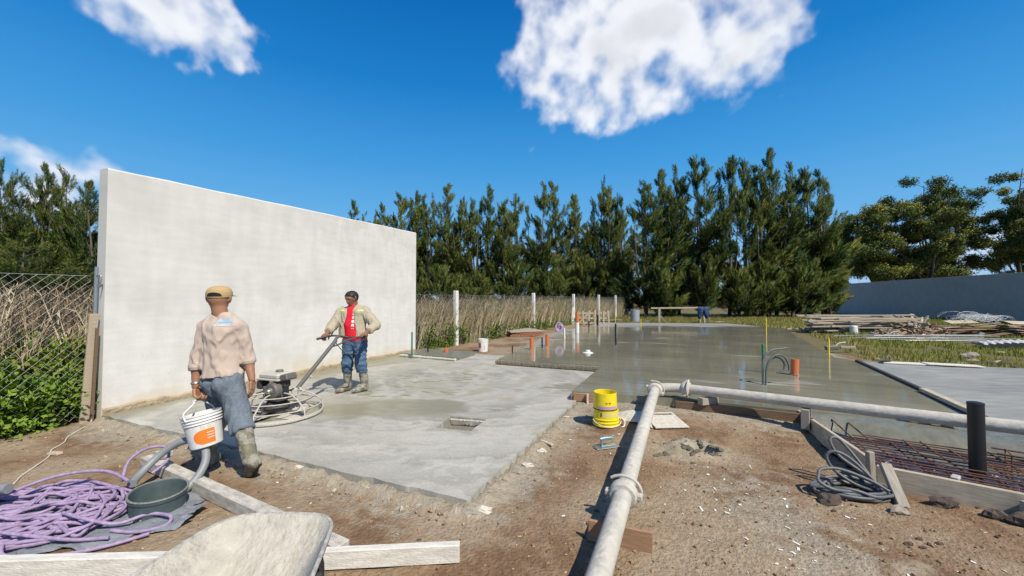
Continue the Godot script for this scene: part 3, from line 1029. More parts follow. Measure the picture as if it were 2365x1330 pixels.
# ---------------------------------------------------------------- walls and fences
func walls() -> void:
	var t := thing("plastered_wall", "tall white plastered boundary wall standing along the pale slab", "wall", Vector3(-4.0, 0, -8.2))
	var d := (WALL_B - WALL_A).normalized()
	var o := Vector2(d.y, -d.x) * 0.2      # thickness, away from the slab
	var panel := MB.new()
	var n := 40
	var b := 0.018
	var fr := []
	for i in n + 1:
		var k := float(i) / n
		var p := WALL_A.lerp(WALL_B, k)
		var top := lerpf(3.25, 3.44, k) + gn.get_noise_1d(k * 600.0) * 0.012
		fr.append([Vector3(p.x, 0.0, p.y), Vector3(p.x, top - b, p.y), Vector3(p.x + o.x * 0.09, top, p.y + o.y * 0.09), Vector3(p.x + o.x * 0.91, top, p.y + o.y * 0.91), Vector3(p.x + o.x, top - b, p.y + o.y), Vector3(p.x + o.x, -0.1, p.y + o.y)])
	var out3 := Vector3(-o.x, 0, -o.y)
	for i in n:
		var dirs := [out3, out3 + Vector3.UP * 0.2, Vector3.UP, -out3 + Vector3.UP * 0.2, -out3]
		for q in 5:
			panel.quad(fr[i][q], fr[i + 1][q], fr[i + 1][q + 1], fr[i][q + 1], dirs[q])
	for e in [0, n]:
		var q = fr[e]
		var od := Vector3(-d.x, 0, -d.y) * (1.0 if e == 0 else -1.0)
		panel.quad(q[0], q[1], q[4], q[5], od)
		panel.quad(q[1], q[2], q[3], q[4], od)
	panel.mapped = true
	for i in panel.v.size():
		panel.uv.append(Vector2((Vector2(panel.v[i].x, panel.v[i].z) - WALL_A).dot(d) / 6.7, 1.0 - panel.v[i].y / 3.5))
	put(panel, "panel", mt("plaster", Color.WHITE, 0.9, {"tex": wall_tex(), "spec": 0.3}), t)
	# earth coloured footing strip, with a broken upper edge
	var ft := MB.new()
	var prev := []
	for i in 121:
		var k := i / 120.0
		var p := WALL_A.lerp(WALL_B, k)
		var hh := LOW + 0.062 + gn2.get_noise_1d(k * 2600.0) * 0.03 + gn.get_noise_1d(k * 900.0) * 0.03
		var q := p - o.normalized() * 0.025
		var cur := [Vector3(q.x, 0.0, q.y), Vector3(q.x, hh, q.y), Vector3(p.x, hh + 0.02, p.y)]
		if i > 0:
			ft.quad(prev[0], cur[0], cur[1], prev[1], out3)
			ft.quad(prev[1], cur[1], cur[2], prev[2], Vector3.UP + out3)
		prev = cur
	put(ft, "footing", M.footing, t)
	# greyer trowelled repair along the upper edge
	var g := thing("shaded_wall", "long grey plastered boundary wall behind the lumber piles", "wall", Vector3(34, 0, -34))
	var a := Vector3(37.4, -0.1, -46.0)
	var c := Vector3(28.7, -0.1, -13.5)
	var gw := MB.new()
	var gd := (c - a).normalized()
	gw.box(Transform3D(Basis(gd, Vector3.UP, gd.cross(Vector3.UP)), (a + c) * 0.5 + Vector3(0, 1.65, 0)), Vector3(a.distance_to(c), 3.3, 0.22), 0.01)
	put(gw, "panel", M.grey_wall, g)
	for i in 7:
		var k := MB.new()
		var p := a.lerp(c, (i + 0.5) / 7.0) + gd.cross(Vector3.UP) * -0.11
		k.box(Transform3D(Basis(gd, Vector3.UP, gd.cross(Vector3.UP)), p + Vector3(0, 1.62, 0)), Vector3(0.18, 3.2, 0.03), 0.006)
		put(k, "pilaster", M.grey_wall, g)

func chain_link(t: Node3D, a: Vector3, b: Vector3, high: float, pitch: float, r: float, sag := 0.0) -> void:
	var mb := MB.new()
	var dir := b - a
	var l := Vector2(dir.x, dir.z).length()
	var u := dir / l
	var nrm := Vector3(-u.z, 0, u.x).normalized() * r
	for fam in [1.0, -1.0]:
		var s := -high
		while s < l + high:
			# wire from (s, 0) to (s + high, high), clipped
			var x0 := s
			var x1: float = s + high * fam
			var p0 := Vector2(x0, 0)
			var p1 := Vector2(x1, high)
			var lo := clampf(minf(x0, x1), 0.0, l)
			var hi := clampf(maxf(x0, x1), 0.0, l)
			if hi - lo > 0.02:
				var f := func(x: float) -> Vector3:
					var y: float = (x - x0) / (x1 - x0) * high
					return a + u * x + Vector3(0, y + sin(x * 2.1) * sag, 0) + nrm * fam
				mb.tube(PackedVector3Array([f.call(lo), f.call((lo + hi) * 0.5), f.call(hi)]), r, 3, false)
			s += pitch
	var o := put(mb, "wire_mesh", M.wire, t)
	o.set_meta("kind", "stuff")
	var st := MB.new()
	st.tube(PackedVector3Array([a + Vector3(0, high, 0), (a + b) * 0.5 + Vector3(0, high - 0.012, 0), b + Vector3(0, high, 0)]), r * 1.4, 4, false)
	put(st, "tension_wire", M.wire, t)

func fences() -> void:
	# near fence, left of the white wall
	var t := thing("chain_link_fence", "chain-link fence with green weeds behind it beside the white wall", "fence", Vector3(-5.5, 0, -4.7))
	var d2 := (WALL_B - WALL_A).normalized()
	var e := Vector3(WALL_A.x - 0.13, 0, WALL_A.y + 0.05)
	var f := e - Vector3(d2.x, 0, d2.y) * 3.4
	chain_link(t, f + Vector3(0, 0.04, 0), e + Vector3(0, 0.04, 0), 1.8, 0.105, 0.0022, 0.01)
	var post := MB.new()
	post.beam(e + Vector3(0.02, -0.1, 0.06), e + Vector3(0.055, 1.36, 0.0), 0.085, 0.035, 0.004, Vector3(d2.y, 0, -d2.x))
	put(post, "wooden_post", M.wood, t)
	var pp := MB.new()
	pp.tube(line(e + Vector3(0.02, 0.0, -0.02), e + Vector3(0.05, 1.96, -0.02)), 0.019, 10)
	put(pp, "steel_post", M.galvanised, t)
	var arm := MB.new()
	arm.tube(path([e + Vector3(0.03, 1.84, -0.02), e + Vector3(0.09, 1.85, 0.0), e + Vector3(0.13, 1.84, 0.0), e + Vector3(0.13, 1.77, 0.0), e + Vector3(0.10, 1.70, 0.0)], 0.02), 0.008, 6)
	put(arm, "tie_bracket", M.galvanised, t)
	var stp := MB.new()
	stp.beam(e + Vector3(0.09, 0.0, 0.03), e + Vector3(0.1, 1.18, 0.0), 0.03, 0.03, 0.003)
	put(stp, "gap_shade_strip", M.wood_dark, t)  # dark strip standing in for the shaded gap right of the post
	# far fence
	var g := thing("far_fence", "chain-link fence on white concrete posts in front of dry weeds", "fence", Vector3(1.0, 0, -18.5))
	var ps := [Vector3(-2.78, 0, -11.42), Vector3(-1.86, 0, -13.24), Vector3(1.0, 0, -18.56), Vector3(3.56, 0, -23.03), Vector3(5.87, 0, -26.94), Vector3(8.07, 0, -31.03), Vector3(10.12, 0, -34.81)]
	for i in ps.size() - 1:
		chain_link(g, ps[i] + Vector3(0, 0.02, 0), ps[i + 1] + Vector3(0, 0.02, 0), 1.66, 0.13, 0.0016)
		var k := MB.new()
		var p: Vector3 = ps[i + 1]
		k.box(Transform3D(Basis(Vector3.UP, -0.5).rotated(Vector3(1, 0, 0.3).normalized(), rng.randf_range(-0.012, 0.012)), p + Vector3(0, 0.86, 0)), Vector3(0.135, 1.92, 0.135), 0.015)
		put(k, "post", M.post_white, g)
	var br := MB.new()
	br.beam(Vector3(3.42, -0.05, -22.6), Vector3(3.52, 1.05, -22.98), 0.12, 0.10, 0.01)
	put(br, "brace", M.post_white, g)

# ---------------------------------------------------------------- plants
const TINTS := [Color(0.032, 0.058, 0.021), Color(0.052, 0.082, 0.027), Color(0.092, 0.120, 0.034), Color(0.145, 0.162, 0.040), Color(0.205, 0.200, 0.045), Color(0.14, 0.10, 0.045)]
const LEAF_TINTS := [Color(0.075, 0.105, 0.04), Color(0.135, 0.165, 0.055), Color(0.205, 0.215, 0.06), Color(0.27, 0.255, 0.055)]
var plumes := []
var leafies := []
var tufts := []
var stalks := []
var bushleaf := []

func leaf_tri(mb: MB, a: Vector3, dir: Vector3, side: Vector3, l: float, w: float, nrm: Vector3) -> void:
	mb.tri(a - side * w * 0.5, a + side * w * 0.5, a + dir * l, nrm, nrm, nrm)

func leaf_quad(mb: MB, a: Vector3, dir: Vector3, side: Vector3, l: float, w: float, nrm: Vector3) -> void:
	var m := a + dir * l * 0.45
	mb.tri(a, m + side * w * 0.5, a + dir * l, nrm, nrm, nrm)
	mb.tri(a, a + dir * l, m - side * w * 0.5, nrm, nrm, nrm)

func rv(r: RandomNumberGenerator) -> Vector3:
	var v := Vector3(r.randfn(), r.randfn(), r.randfn())
	return v.normalized()

func make_clumps() -> void:
	var r := RandomNumberGenerator.new()
	r.seed = 100
	for k in 3:
		for q in TINTS.size():
			r.seed = 100 + k
			var mb := MB.new()
			mb.colored = true
			for i in 54:
				var s := r.randf() * 0.8
				var o := rv(r)
				o.y = absf(o.y) * 0.3
				var d := (Vector3.UP * (0.75 + s * 0.6) + o * 0.68 * (1.0 - s * 0.45)).normalized()
				d.y -= 0.12
				var at := Vector3(0, s, 0) + o * 0.10 * (1.0 - s)
				var sd := d.cross(rv(r)).normalized()
				mb.col = TINTS[q] * r.randf_range(0.8, 1.25)
				leaf_tri(mb, at, d.normalized(), sd, r.randf_range(0.22, 0.42), r.randf_range(0.024, 0.042), (o + d * 0.5 + Vector3(0, 0.25, 0)).normalized())
			plumes.append(mb.mesh())
	for k in 3:
		for q in LEAF_TINTS.size():
			r.seed = 200 + k
			var mb := MB.new()
			mb.colored = true
			for i in 24:
				var o := rv(r)
				var at := o * 0.42 * pow(r.randf(), 0.4)
				var d := (rv(r) + Vector3(0, -0.5, 0)).normalized()
				var sd := d.cross(rv(r)).normalized()
				mb.col = LEAF_TINTS[q] * r.randf_range(0.8, 1.25)
				leaf_quad(mb, at, d, sd, r.randf_range(0.18, 0.30), r.randf_range(0.07, 0.11), (o * 0.7 + d.cross(sd) * 0.7 + Vector3(0, 0.3, 0)).normalized())
			leafies.append(mb.mesh())
	for k in 3:
		var mb := MB.new()
		for i in 11:
			var a := r.randf() * TAU
			var o := Vector3(cos(a), 0, sin(a))
			var at := o * r.randf() * 0.06
			var h := r.randf_range(0.05, 0.13)
			var d := (Vector3.UP + o * r.randf_range(0.1, 0.8)).normalized()
			var sd := d.cross(o).normalized()
			leaf_tri(mb, at, d, sd, h, 0.009, (Vector3.UP * 0.9 + o * 0.4).normalized())
		tufts.append(mb.mesh())
	for k in 4:
		var mb := MB.new()
		for i in 16:
			var a := r.randf() * TAU
			var o := Vector3(cos(a), 0, sin(a))
			var at := o * r.randf() * 0.14
			var h := r.randf_range(0.7, 1.45)
			var d := (Vector3.UP + o * r.randf_range(0.03, 0.32)).normalized()
			var sd := d.cross(rv(r)).normalized()
			var nn := (o * 0.8 + Vector3.UP * 0.4).normalized()
			var mid := at + d * h * 0.55
			var tip := mid + (d + o * 0.25).normalized() * h * 0.5
			var w := r.randf_range(0.006, 0.013)
			mb.tri(at - sd * w, at + sd * w, mid + sd * w * 0.8, nn, nn, nn)
			mb.tri(at - sd * w, mid + sd * w * 0.8, mid - sd * w * 0.8, nn, nn, nn)
			mb.tri(mid - sd * w * 0.8, mid + sd * w * 0.8, tip, nn, nn, nn)
			for j in 5:
				var p := mid.lerp(tip, r.randf_range(-0.3, 1.0))
				var ld := (d + rv(r) * 0.9).normalized()
				leaf_tri(mb, p, ld, ld.cross(rv(r)).normalized(), r.randf_range(0.06, 0.18), 0.014, nn)
		stalks.append(mb.mesh())
	for k in 3:
		var mb := MB.new()
		for i in 34:
			var o := rv(r)
			o.y = absf(o.y)
			var at := o * 0.20 * pow(r.randf(), 0.5)
			var d := (o + rv(r) * 0.7).normalized()
			var sd := d.cross(rv(r)).normalized()
			leaf_quad(mb, at, d, sd, r.randf_range(0.045, 0.085), r.randf_range(0.028, 0.045), (o * 0.6 + Vector3.UP * 0.7).normalized())
		bushleaf.append(mb.mesh())

func grown(set: Array, tints: int, spots: Array, which: Array) -> ArrayMesh:
	var st := SurfaceTool.new()
	st.begin(Mesh.PRIMITIVE_TRIANGLES)
	for i in spots.size():
		st.append_from(set[(i % 3) * tints + clampi(which[i], 0, tints - 1)], 0, spots[i])
	return st.commit()

func aim(dir: Vector3, at: Vector3, s: float, spin: float) -> Transform3D:
	var y := dir.normalized()
	var x := y.cross(Vector3.RIGHT if absf(y.x) < 0.8 else Vector3.FORWARD).normalized()
	var b := Basis(x, y, x.cross(y)).rotated(y, spin)
	return Transform3D(b.scaled(Vector3.ONE * s), at)

# trunk and crown of one casuarina grown to the given size
func casuarina_form(high: float, wide: float, sd: int, dens: float, olive: float, bare: float) -> Array:
	var r := RandomNumberGenerator.new()
	r.seed = sd
	var tr := MB.new()
	var lean := Vector3(r.randf_range(-0.5, 0.5), 0, r.randf_range(-0.4, 0.4))
	var tp := PackedVector3Array()
	var rad := []
	for i in 9:
		var k := i / 8.0
		tp.append(Vector3(lean.x * k * k + 0.08 * sin(k * 9.0 + sd), -0.15 + (high * 0.95 + 0.15) * k, lean.z * k * k))
		rad.append(lerpf(0.17, 0.02, k))
	tr.tube(tp, rad, 7, false)
	# leaders: foot offset, height, width of each spire
	var leaders := [[Vector3.ZERO, 1.0, r.randf_range(0.7, 1.0)]]
	for i in r.randi_range(3, 5):
		var a := r.randf() * TAU
		leaders.append([Vector3(cos(a), 0, sin(a)) * wide * r.randf_range(0.2, 0.45), r.randf_range(0.55, 0.96), r.randf_range(0.35, 0.65)])
	for l in leaders.slice(1):
		tr.tube(PackedVector3Array([Vector3(0, high * 0.16, 0), l[0] * 0.7 + Vector3(0, high * 0.32, 0), l[0] + Vector3(0, high * l[1] * 0.9, 0)]), [0.09, 0.07, 0.015], 5, false)
	var spots := []
	var which := []
	var ph := r.randf() * 50.0
	# boughs sweep out and up from the leaders; foliage hangs along them in plumes
	var boughs := int(high * wide * 1.15 * dens)
	for i in boughs:
		var l = leaders[0] if r.randf() < 0.45 else leaders[r.randi() % leaders.size()]
		var k := bare + (1.0 - bare) * pow(r.randf(), 0.9)
		var prof := pow(1.0 - k, 0.95) * (0.6 + 0.5 * smoothstep(0.0, 0.3, k)) + 0.02
		var a := r.randf() * TAU
		var o := Vector3(cos(a), 0, sin(a))
		var reach: float = wide * 0.72 * prof * l[2] * r.randf_range(0.45, 1.25)
		var y: float = k * high * l[1]
		var foot: Vector3 = l[0] * smoothstep(0.1, 0.4, k) + Vector3(lean.x * k * k, y, lean.z * k * k)
		var rise := reach * r.randf_range(0.5, 1.3) + 0.3
		var tip := foot + o * reach + Vector3(0, rise, 0)
		if reach > 0.7:
			tr.tube(PackedVector3Array([foot, foot.lerp(tip, 0.5) + Vector3(0, -0.12 * rise, 0), tip]), [0.035, 0.022, 0.006], 4, false)
		var tone := NZ.get_noise_2d(i * 37.0 + ph, 3.0) * 2.2 + olive * 3.0 + r.randf_range(-0.4, 0.4)
		var n := int(8 + reach * 8.0)
		for j in n:
			var u := pow(r.randf(), 0.7)
			var p := foot.lerp(tip, 0.15 + 0.9 * u) + rv(r) * (0.14 + 0.2 * reach * 0.4)
			var up := lerpf(0.9, 2.4, smoothstep(0.3, 1.0, k)) + r.randf_range(-0.5, 0.4)
			var s: float = lerpf(0.95, 0.58, k) * r.randf_range(0.7, 1.25)
			spots.append(aim(o * 0.9 + Vector3.UP * up + rv(r) * 0.45, p - Vector3(0, s * 0.45, 0), s, r.randf() * TAU))
			which.append(5 if r.randf() < 0.025 else clampi(int(1.6 + tone + 1.1 * (u - 0.4) + r.randf_range(-0.5, 0.6)), 0, 4))
	# leafy top of each spire
	for l in leaders:
		for j in 18:
			var k := r.randf_range(0.78, 1.0)
			var s := r.randf_range(0.5, 0.8)
			spots.append(aim(Vector3.UP * 2.2 + rv(r) * 0.6, l[0] + Vector3(lean.x * k * k, high * l[1] * k - 0.2, lean.z * k * k) + rv(r) * 0.3 * (1.02 - k) * 4.0, s, r.randf() * TAU))
			which.append(r.randi_range(0, 3))
	return [tr.mesh(), grown(plumes, TINTS.size(), spots, which)]

var forms := {}
func casuarina(at: Vector3, high: float, wide: float, sd: int, label: String, group: String, kind: String) -> void:
	var base: Array = {"far": [12.5, 4.4, 0.9, 0.05, 0.04, 7], "near": [13.2, 4.9, 0.95, -0.06, 0.03, 6], "low": [4.6, 4.0, 2.0, 0.08, 0.0, 4], "wide": [11.5, 6.0, 0.8, 0.0, 0.03, 4], "yellow": [9.9, 5.0, 0.9, 0.35, 0.04, 1]}[kind]
	var key := "%s%d" % [kind, sd % int(base[5])]
	if not forms.has(key):
		forms[key] = casuarina_form(base[0], base[1], 500 + forms.size() * 13, base[2], base[3] + 0.12 * sin(forms.size() * 2.3), base[4])
	var t := thing("casuarina_tree", label, "tree", at, group, sd * 2.1)
	var sc := Vector3(wide / base[1], high / base[0], wide / base[1])
	for i in 2:
		var o := MeshInstance3D.new()
		o.name = ["trunk", "crown"][i]
		o.mesh = forms[key][i]
		o.material_override = [M.bark, M.needles][i]
		o.scale = sc
		t.add_child(o, true)

func eucalypt(at: Vector3, high: float, wide: float, sd: int, label: String) -> void:
	var r := RandomNumberGenerator.new()
	r.seed = sd
	var t := thing("eucalyptus_tree", label, "tree", at, "tall trees behind the grey wall")
	var tr := MB.new()
	var fork := high * r.randf_range(0.14, 0.2)
	tr.tube(PackedVector3Array([Vector3(0, -0.2, 0), Vector3(0.1, fork * 0.6, 0), Vector3(0, fork, 0)]), [0.34, 0.28, 0.22], 8, false)
	var spots := []
	var which := []
	var limbs := r.randi_range(11, 13)
	for i in limbs:
		var a := TAU * i * 0.382 + r.randf_range(-0.4, 0.4)
		var hk := r.randf_range(0.22, 0.93)
		var out := r.randf_range(0.2, 0.54) * wide * sqrt(maxf(0.1, 1.0 - pow((hk - 0.55) / 0.5, 2.0)))
		var top := high * hk
		if i < 2:
			out *= 0.3
			top = high * r.randf_range(0.9, 0.96)
		var e := Vector3(cos(a) * out, top, sin(a) * out)
		var mid := Vector3(e.x * 0.4, lerpf(fork, top, 0.55), e.z * 0.4) + rv(r) * 0.4
		var lp := path([Vector3(0, fork * 0.9, 0), mid, e], 1.0)
		var lr := []
		for q in lp.size(): lr.append(lerpf(0.14, 0.03, float(q) / lp.size()))
		tr.tube(lp, lr, 5, false)
		for j in 7:
			var b := mid.lerp(e, r.randf_range(-0.1, 1.0))
			var puff := b + Vector3(r.randfn() * 0.9, r.randf_range(-0.2, 0.9), r.randfn() * 0.9)
			tr.tube(PackedVector3Array([b, puff]), [0.035, 0.012], 4, false)
			var pr := r.randf_range(0.55, 1.15)
			var tone := r.randf_range(-0.5, 2.6)
			for q in int(40 * pr):
				var o := rv(r)
				var p := puff + o * pr * Vector3(1.2, 0.62, 1.2) * pow(r.randf(), 0.45)
				spots.append(aim(o + Vector3.UP * 0.6, p, r.randf_range(0.75, 1.3), r.randf() * TAU))
				which.append(clampi(int(tone + o.y * 0.8 + r.randf_range(0.0, 1.0)), 0, 3))
	put(tr, "trunk", M.bark, t, false)
	var c := MeshInstance3D.new()
	c.name = "crown"
	c.mesh = grown(leafies, LEAF_TINTS.size(), spots, which)
	c.material_override = M.needles
	t.add_child(c)

func trees() -> void:
	make_clumps()
	var far := "slender dark green casuarina in the row behind the dry weeds"
	var near := "broad dark green casuarina in the tall row behind the lawn"
	var g := "casuarina trees of the windbreak"
	var i := 0
	for q in [[-17.2, -43.6, 12.0], [-14.7, -42.0, 11.3], [-14.1, -43.7, 12.0], [-11.9, -42.5, 12.6], [-10.8, -43.5, 13.4], [-9.2, -43.0, 12.5], [-7.6, -43.0, 13.7], [-5.8, -43.9, 12.1], [-4.4, -42.1, 12.5], [-2.7, -43.0, 13.7], [-1.0, -41.9, 12.0], [0.6, -42.6, 12.9], [3.1, -42.1, 13.5], [5.0, -42.9, 13.9], [6.9, -43.2, 12.6], [9.4, -42.7, 15.0], [10.5, -42.6, 13.6], [12.3, -44.0, 11.1]]:
		casuarina(Vector3(q[0], -0.07, q[1]), q[2], 3.9 + fmod(i * 0.61, 1.0) * 1.6, i, far, g, "far")
		i += 1
	for q in [[11.6, -34.7, 11.6], [13.7, -35.2, 12.7], [14.8, -35.3, 13.4], [16.4, -34.9, 13.7], [18.5, -33.8, 13.7], [20.6, -34.9, 13.5], [21.5, -34.2, 12.7], [23.3, -35.0, 14.5], [24.9, -34.8, 13.5], [25.7, -34.4, 12.6]]:
		casuarina(Vector3(q[0], -0.07, q[1]), q[2], 4.2 + fmod(i * 0.61, 1.0) * 1.5, i, near, g, "near")
		i += 1
	casuarina(Vector3(27.9, -0.07, -35.8), 9.6, 4.2, 1, "yellowish green casuarina with bare twigs above it beside the grey wall", "", "yellow")
	casuarina(Vector3(26.7, -0.07, -33.4), 5.2, 3.4, 2, "low bushy casuarina in front of the end of the grey wall", "", "low")
	for q in [[12.8, -32.6, 4.2], [15.6, -32.2, 4.8], [18.2, -32.0, 3.8], [20.4, -32.4, 4.4], [22.6, -32.0, 4.0], [24.3, -32.4, 4.6]]:
		casuarina(Vector3(q[0], -0.07, q[1]), q[2], 3.6, 620 + i, "low drooping casuarina sapling at the foot of the tall row", "casuarina saplings at the foot of the row", "low")
		i += 1
	for q in [[-6.8, -38.5, 4.6], [-3.4, -39.0, 4.0], [0.4, -38.6, 4.8], [3.8, -38.2, 4.2], [7.0, -38.6, 5.4], [9.8, -38.2, 5.6], [-10.4, -38.8, 4.6]]:
		casuarina(Vector3(q[0], -0.07, q[1]), q[2], 4.2, 640 + i, "bushy green casuarina sapling behind the dry weeds", "casuarina saplings behind the weeds", "low")
		i += 1
	for q in [[-38.4, -30.0, 11.8], [-36.7, -31.0, 11.6], [-37.1, -33.0, 12.0], [-31.7, -30.0, 10.2], [-34.4, -31.6, 9.0], [-29.5, -24.0, 5.4], [-33.4, -26.0, 5.2]]:
		casuarina(Vector3(q[0], -0.07, q[1]), q[2], 5.2, 700 + i, "wide dark green casuarina seen over the near chain-link fence", "casuarina trees left of the white wall", "wide")
		i += 1
	# bare twigs of a dead leader
	var t := thing("bare_tree", "leafless grey twigs rising above the trees by the grey wall", "tree", Vector3(27.0, -0.07, -34.6))
	var tr := MB.new()
	tr.tube(PackedVector3Array([Vector3.ZERO, Vector3(0.1, 6, 0), Vector3(-0.3, 11.6, 0)]), [0.12, 0.07, 0.012], 5, false)
	var r := RandomNumberGenerator.new()
	r.seed = 8
	for k in 16:
		var y := r.randf_range(6.5, 10.8)
		var d := Vector3(r.randf_range(-0.2, 1.0), r.randf_range(1.0, 1.8), r.randf_range(-0.4, 0.4)).normalized()
		tr.tube(PackedVector3Array([Vector3(0.0, y, 0), Vector3(0.0, y, 0) + d * r.randf_range(1.2, 2.6)]), [0.03, 0.008], 4, false)
	put(tr, "trunk", M.pale_bark, t, false)
	var labels := ["open crowned eucalyptus with yellow green top standing behind the middle of the grey wall", "eucalyptus leaning over the grey wall beside the casuarina row", "eucalyptus with forked trunk behind the grey wall", "tallest dark eucalyptus behind the grey wall above the wire bundle", "eucalyptus beyond the grey wall past the wire bundle", "small eucalyptus between the casuarina row and the grey wall"]
	i = 0
	for q in [[52.6, -50.0, 16.8, 9.5], [47.6, -52.0, 14.6, 8.5], [57.9, -53.0, 16.6, 8.5], [61.5, -48.0, 18.4, 10.0], [69.0, -50.0, 18.3, 9.5], [45.8, -56.0, 12.7, 7.0]]:
		eucalypt(Vector3(q[0], -0.07, q[1]), q[2], q[3], 800 + i, labels[i])
		i += 1

func scatter_plants() -> void:
	var r := RandomNumberGenerator.new()
	r.seed = 41
	# dry weeds beyond the far fence
	var sets := [[], [], [], []]
	var tin := [[], [], [], []]
	var a := Vector2(-2.9, -11.2)
	var b := Vector2(10.3, -35.2)
	var d := (b - a).normalized()
	var o := Vector2(d.y, -d.x)
	for i in 4200:
		var k := pow(r.randf(), 1.25)
		var p := a + d * (k * a.distance_to(b) - 1.2) + o * (0.22 + pow(r.randf(), 1.6) * 7.0)
		if k * a.distance_to(b) < 1.7 and (p - a).dot(o) < 1.2: continue
		var s := r.randf_range(0.75, 1.12) * (1.0 + 0.2 * NZ.get_noise_2d(p.x * 30.0, p.y * 30.0))
		var q := i % 4
		sets[q].append(Transform3D(Basis(Vector3.UP, r.randf() * TAU).scaled(Vector3(s, s * r.randf_range(0.95, 1.15), s)), Vector3(p.x, -0.07, p.y)))
		var c := Color(0.25, 0.205, 0.135).lerp(Color(0.39, 0.33, 0.225), r.randf())
		if r.randf() < 0.25: c = Color(0.17, 0.17, 0.07)
		tin[q].append(c)
	for q in 4:
		tag(copies("dry_weeds", stalks[q], M.dry_blade, sets[q], tin[q]), "tall dry weeds beyond the far chain-link fence", "weeds", "dry weeds beyond the fence", "stuff")
	# green growth at the foot of both fences
	sets = [[], [], []]
	tin = [[], [], []]
	for i in 900:
		var k := pow(r.randf(), 1.3)
		var p := a + d * (k * 22.0 + 0.75) + o * r.randf_range(-0.05, 0.6)
		if NZ.get_noise_1d(k * 900.0) < -0.15: continue
		var y := pow(r.randf(), 1.6) * 0.55 * (1.2 - k)
		var q := i % 3
		sets[q].append(Transform3D(Basis(Vector3.UP, r.randf() * TAU).scaled(Vector3.ONE * r.randf_range(0.7, 1.3)), Vector3(p.x, y - 0.02, p.y)))
		tin[q].append(Color(0.06, 0.12, 0.02).lerp(Color(0.16, 0.21, 0.04), r.randf()))
	var wd := (WALL_B - WALL_A).normalized()
	var wo := Vector2(wd.y, -wd.x)
	for i in 5200:
		var k := r.randf_range(-2.2, 2.6)
		var e := 0.06 + pow(r.randf(), 1.5) * 3.2
		var p := WALL_A - wd * k + wo * e + wo * 0.1
		if k < 0.15 and (e < 0.6 or i % 14 == 0): continue
		var hm := 0.86 + 0.3 * NZ.get_noise_2d(p.x * 60.0, p.y * 60.0) - 0.05 * e
		if e < 0.35: hm *= 0.35 + e * 1.9
		var y := r.randf() * hm
		if i % 14 == 0 and k > 0.6:
			p -= wo * r.randf_range(0.1, 0.34)
			y *= 0.25
		var q := i % 3
		sets[q].append(Transform3D(Basis(rv(r), r.randf() * 0.7).scaled(Vector3.ONE * r.randf_range(0.75, 1.35)), Vector3(p.x, y, p.y)))
		var c := Color(0.06, 0.13, 0.02).lerp(Color(0.22, 0.33, 0.05), r.randf())
		if y > 0.6 and r.randf() < 0.5: c = Color(0.20, 0.22, 0.04)
		tin[q].append(c)
	for q in 3:
		tag(copies("green_weeds", bushleaf[q], M.blade, sets[q], tin[q]), "low leafy green weeds along the foot of the fences", "weeds", "green weeds along the fences", "stuff")
	# dead stalks left of the wall
	sets = [[], [], [], []]
	tin = [[], [], [], []]
	for i in 2300:
		var k := r.randf_range(-9.0, 3.0)
		var e := (0.5 if k > 0.4 else 1.3) + pow(r.randf(), 1.2) * 8.0
		var p := WALL_A - wd * k + wo * e
		var s := r.randf_range(0.85, 1.35)
		var q := i % 4
		sets[q].append(Transform3D(Basis(Vector3(r.randf_range(-1, 1), 0, r.randf_range(-1, 1)).normalized(), r.randf_range(0.0, 0.3)).rotated(Vector3.UP, r.randf() * TAU).scaled(Vector3(s, s, s)), Vector3(p.x, -0.07, p.y)))
		var c := Color(0.17, 0.125, 0.08).lerp(Color(0.34, 0.27, 0.18), r.randf())
		if r.randf() < 0.1: c = Color(0.48, 0.42, 0.31)
		tin[q].append(c)
	for q in 4:
		tag(copies("dead_stalks", stalks[q], M.dry_blade, sets[q], tin[q]), "dead brown weed stalks left of the white wall", "weeds", "dead stalks left of the wall", "stuff")
	# lawn
	sets = [[], [], []]
	tin = [[], [], []]
	var made := 0
	while made < 42000:
		var x := r.randf_range(6.5, 32.0)
		var z := -6.5 - pow(r.randf(), 1.2) * 27.0
		if r.randf() < 0.25:
			x = r.randf_range(1.0, 26.0)
			z = r.randf_range(-34.0, -22.0)
		made += 1
		var ls := lawn_side(x, z)
		if z < -22.2: ls = maxf(ls, 1.0 if edge_dist(big_poly, Vector2(x, z)) > 0.25 else -1.0)
		if ls < 0.1 or Geometry2D.is_point_in_polygon(Vector2(x, z), right_poly) or x > 28.7 + (-13.5 - z) * 0.26: continue
		if ls < 1.2 and r.randf() > 0.25 + ls * 0.6: continue
		if NZ.get_noise_2d(x * 26.0, z * 26.0) < -0.22 and r.randf() < 0.8: continue
		var q := made % 3
		var s := r.randf_range(0.8, 1.5) * (1.0 + 0.05 * maxf(0.0, -z - 10.0))
		sets[q].append(Transform3D(Basis(Vector3.UP, r.randf() * TAU).scaled(Vector3(s * 1.5, s, s * 1.5)), Vector3(x, -0.075, z)))
		tin[q].append(Color(0.085, 0.125, 0.025).lerp(Color(0.22, 0.25, 0.065), r.randf()).lerp(Color(0.36, 0.29, 0.15), clampf(r.randf() * 0.9 - 0.45 + 0.5 * smoothstep(2.2, 0.4, ls), 0.0, 1.0)))
	for q in 3:
		tag(copies("grass", tufts[q], M.blade, sets[q], tin[q]), "short green grass of the lawn behind the slabs", "grass", "grass of the lawn", "stuff")

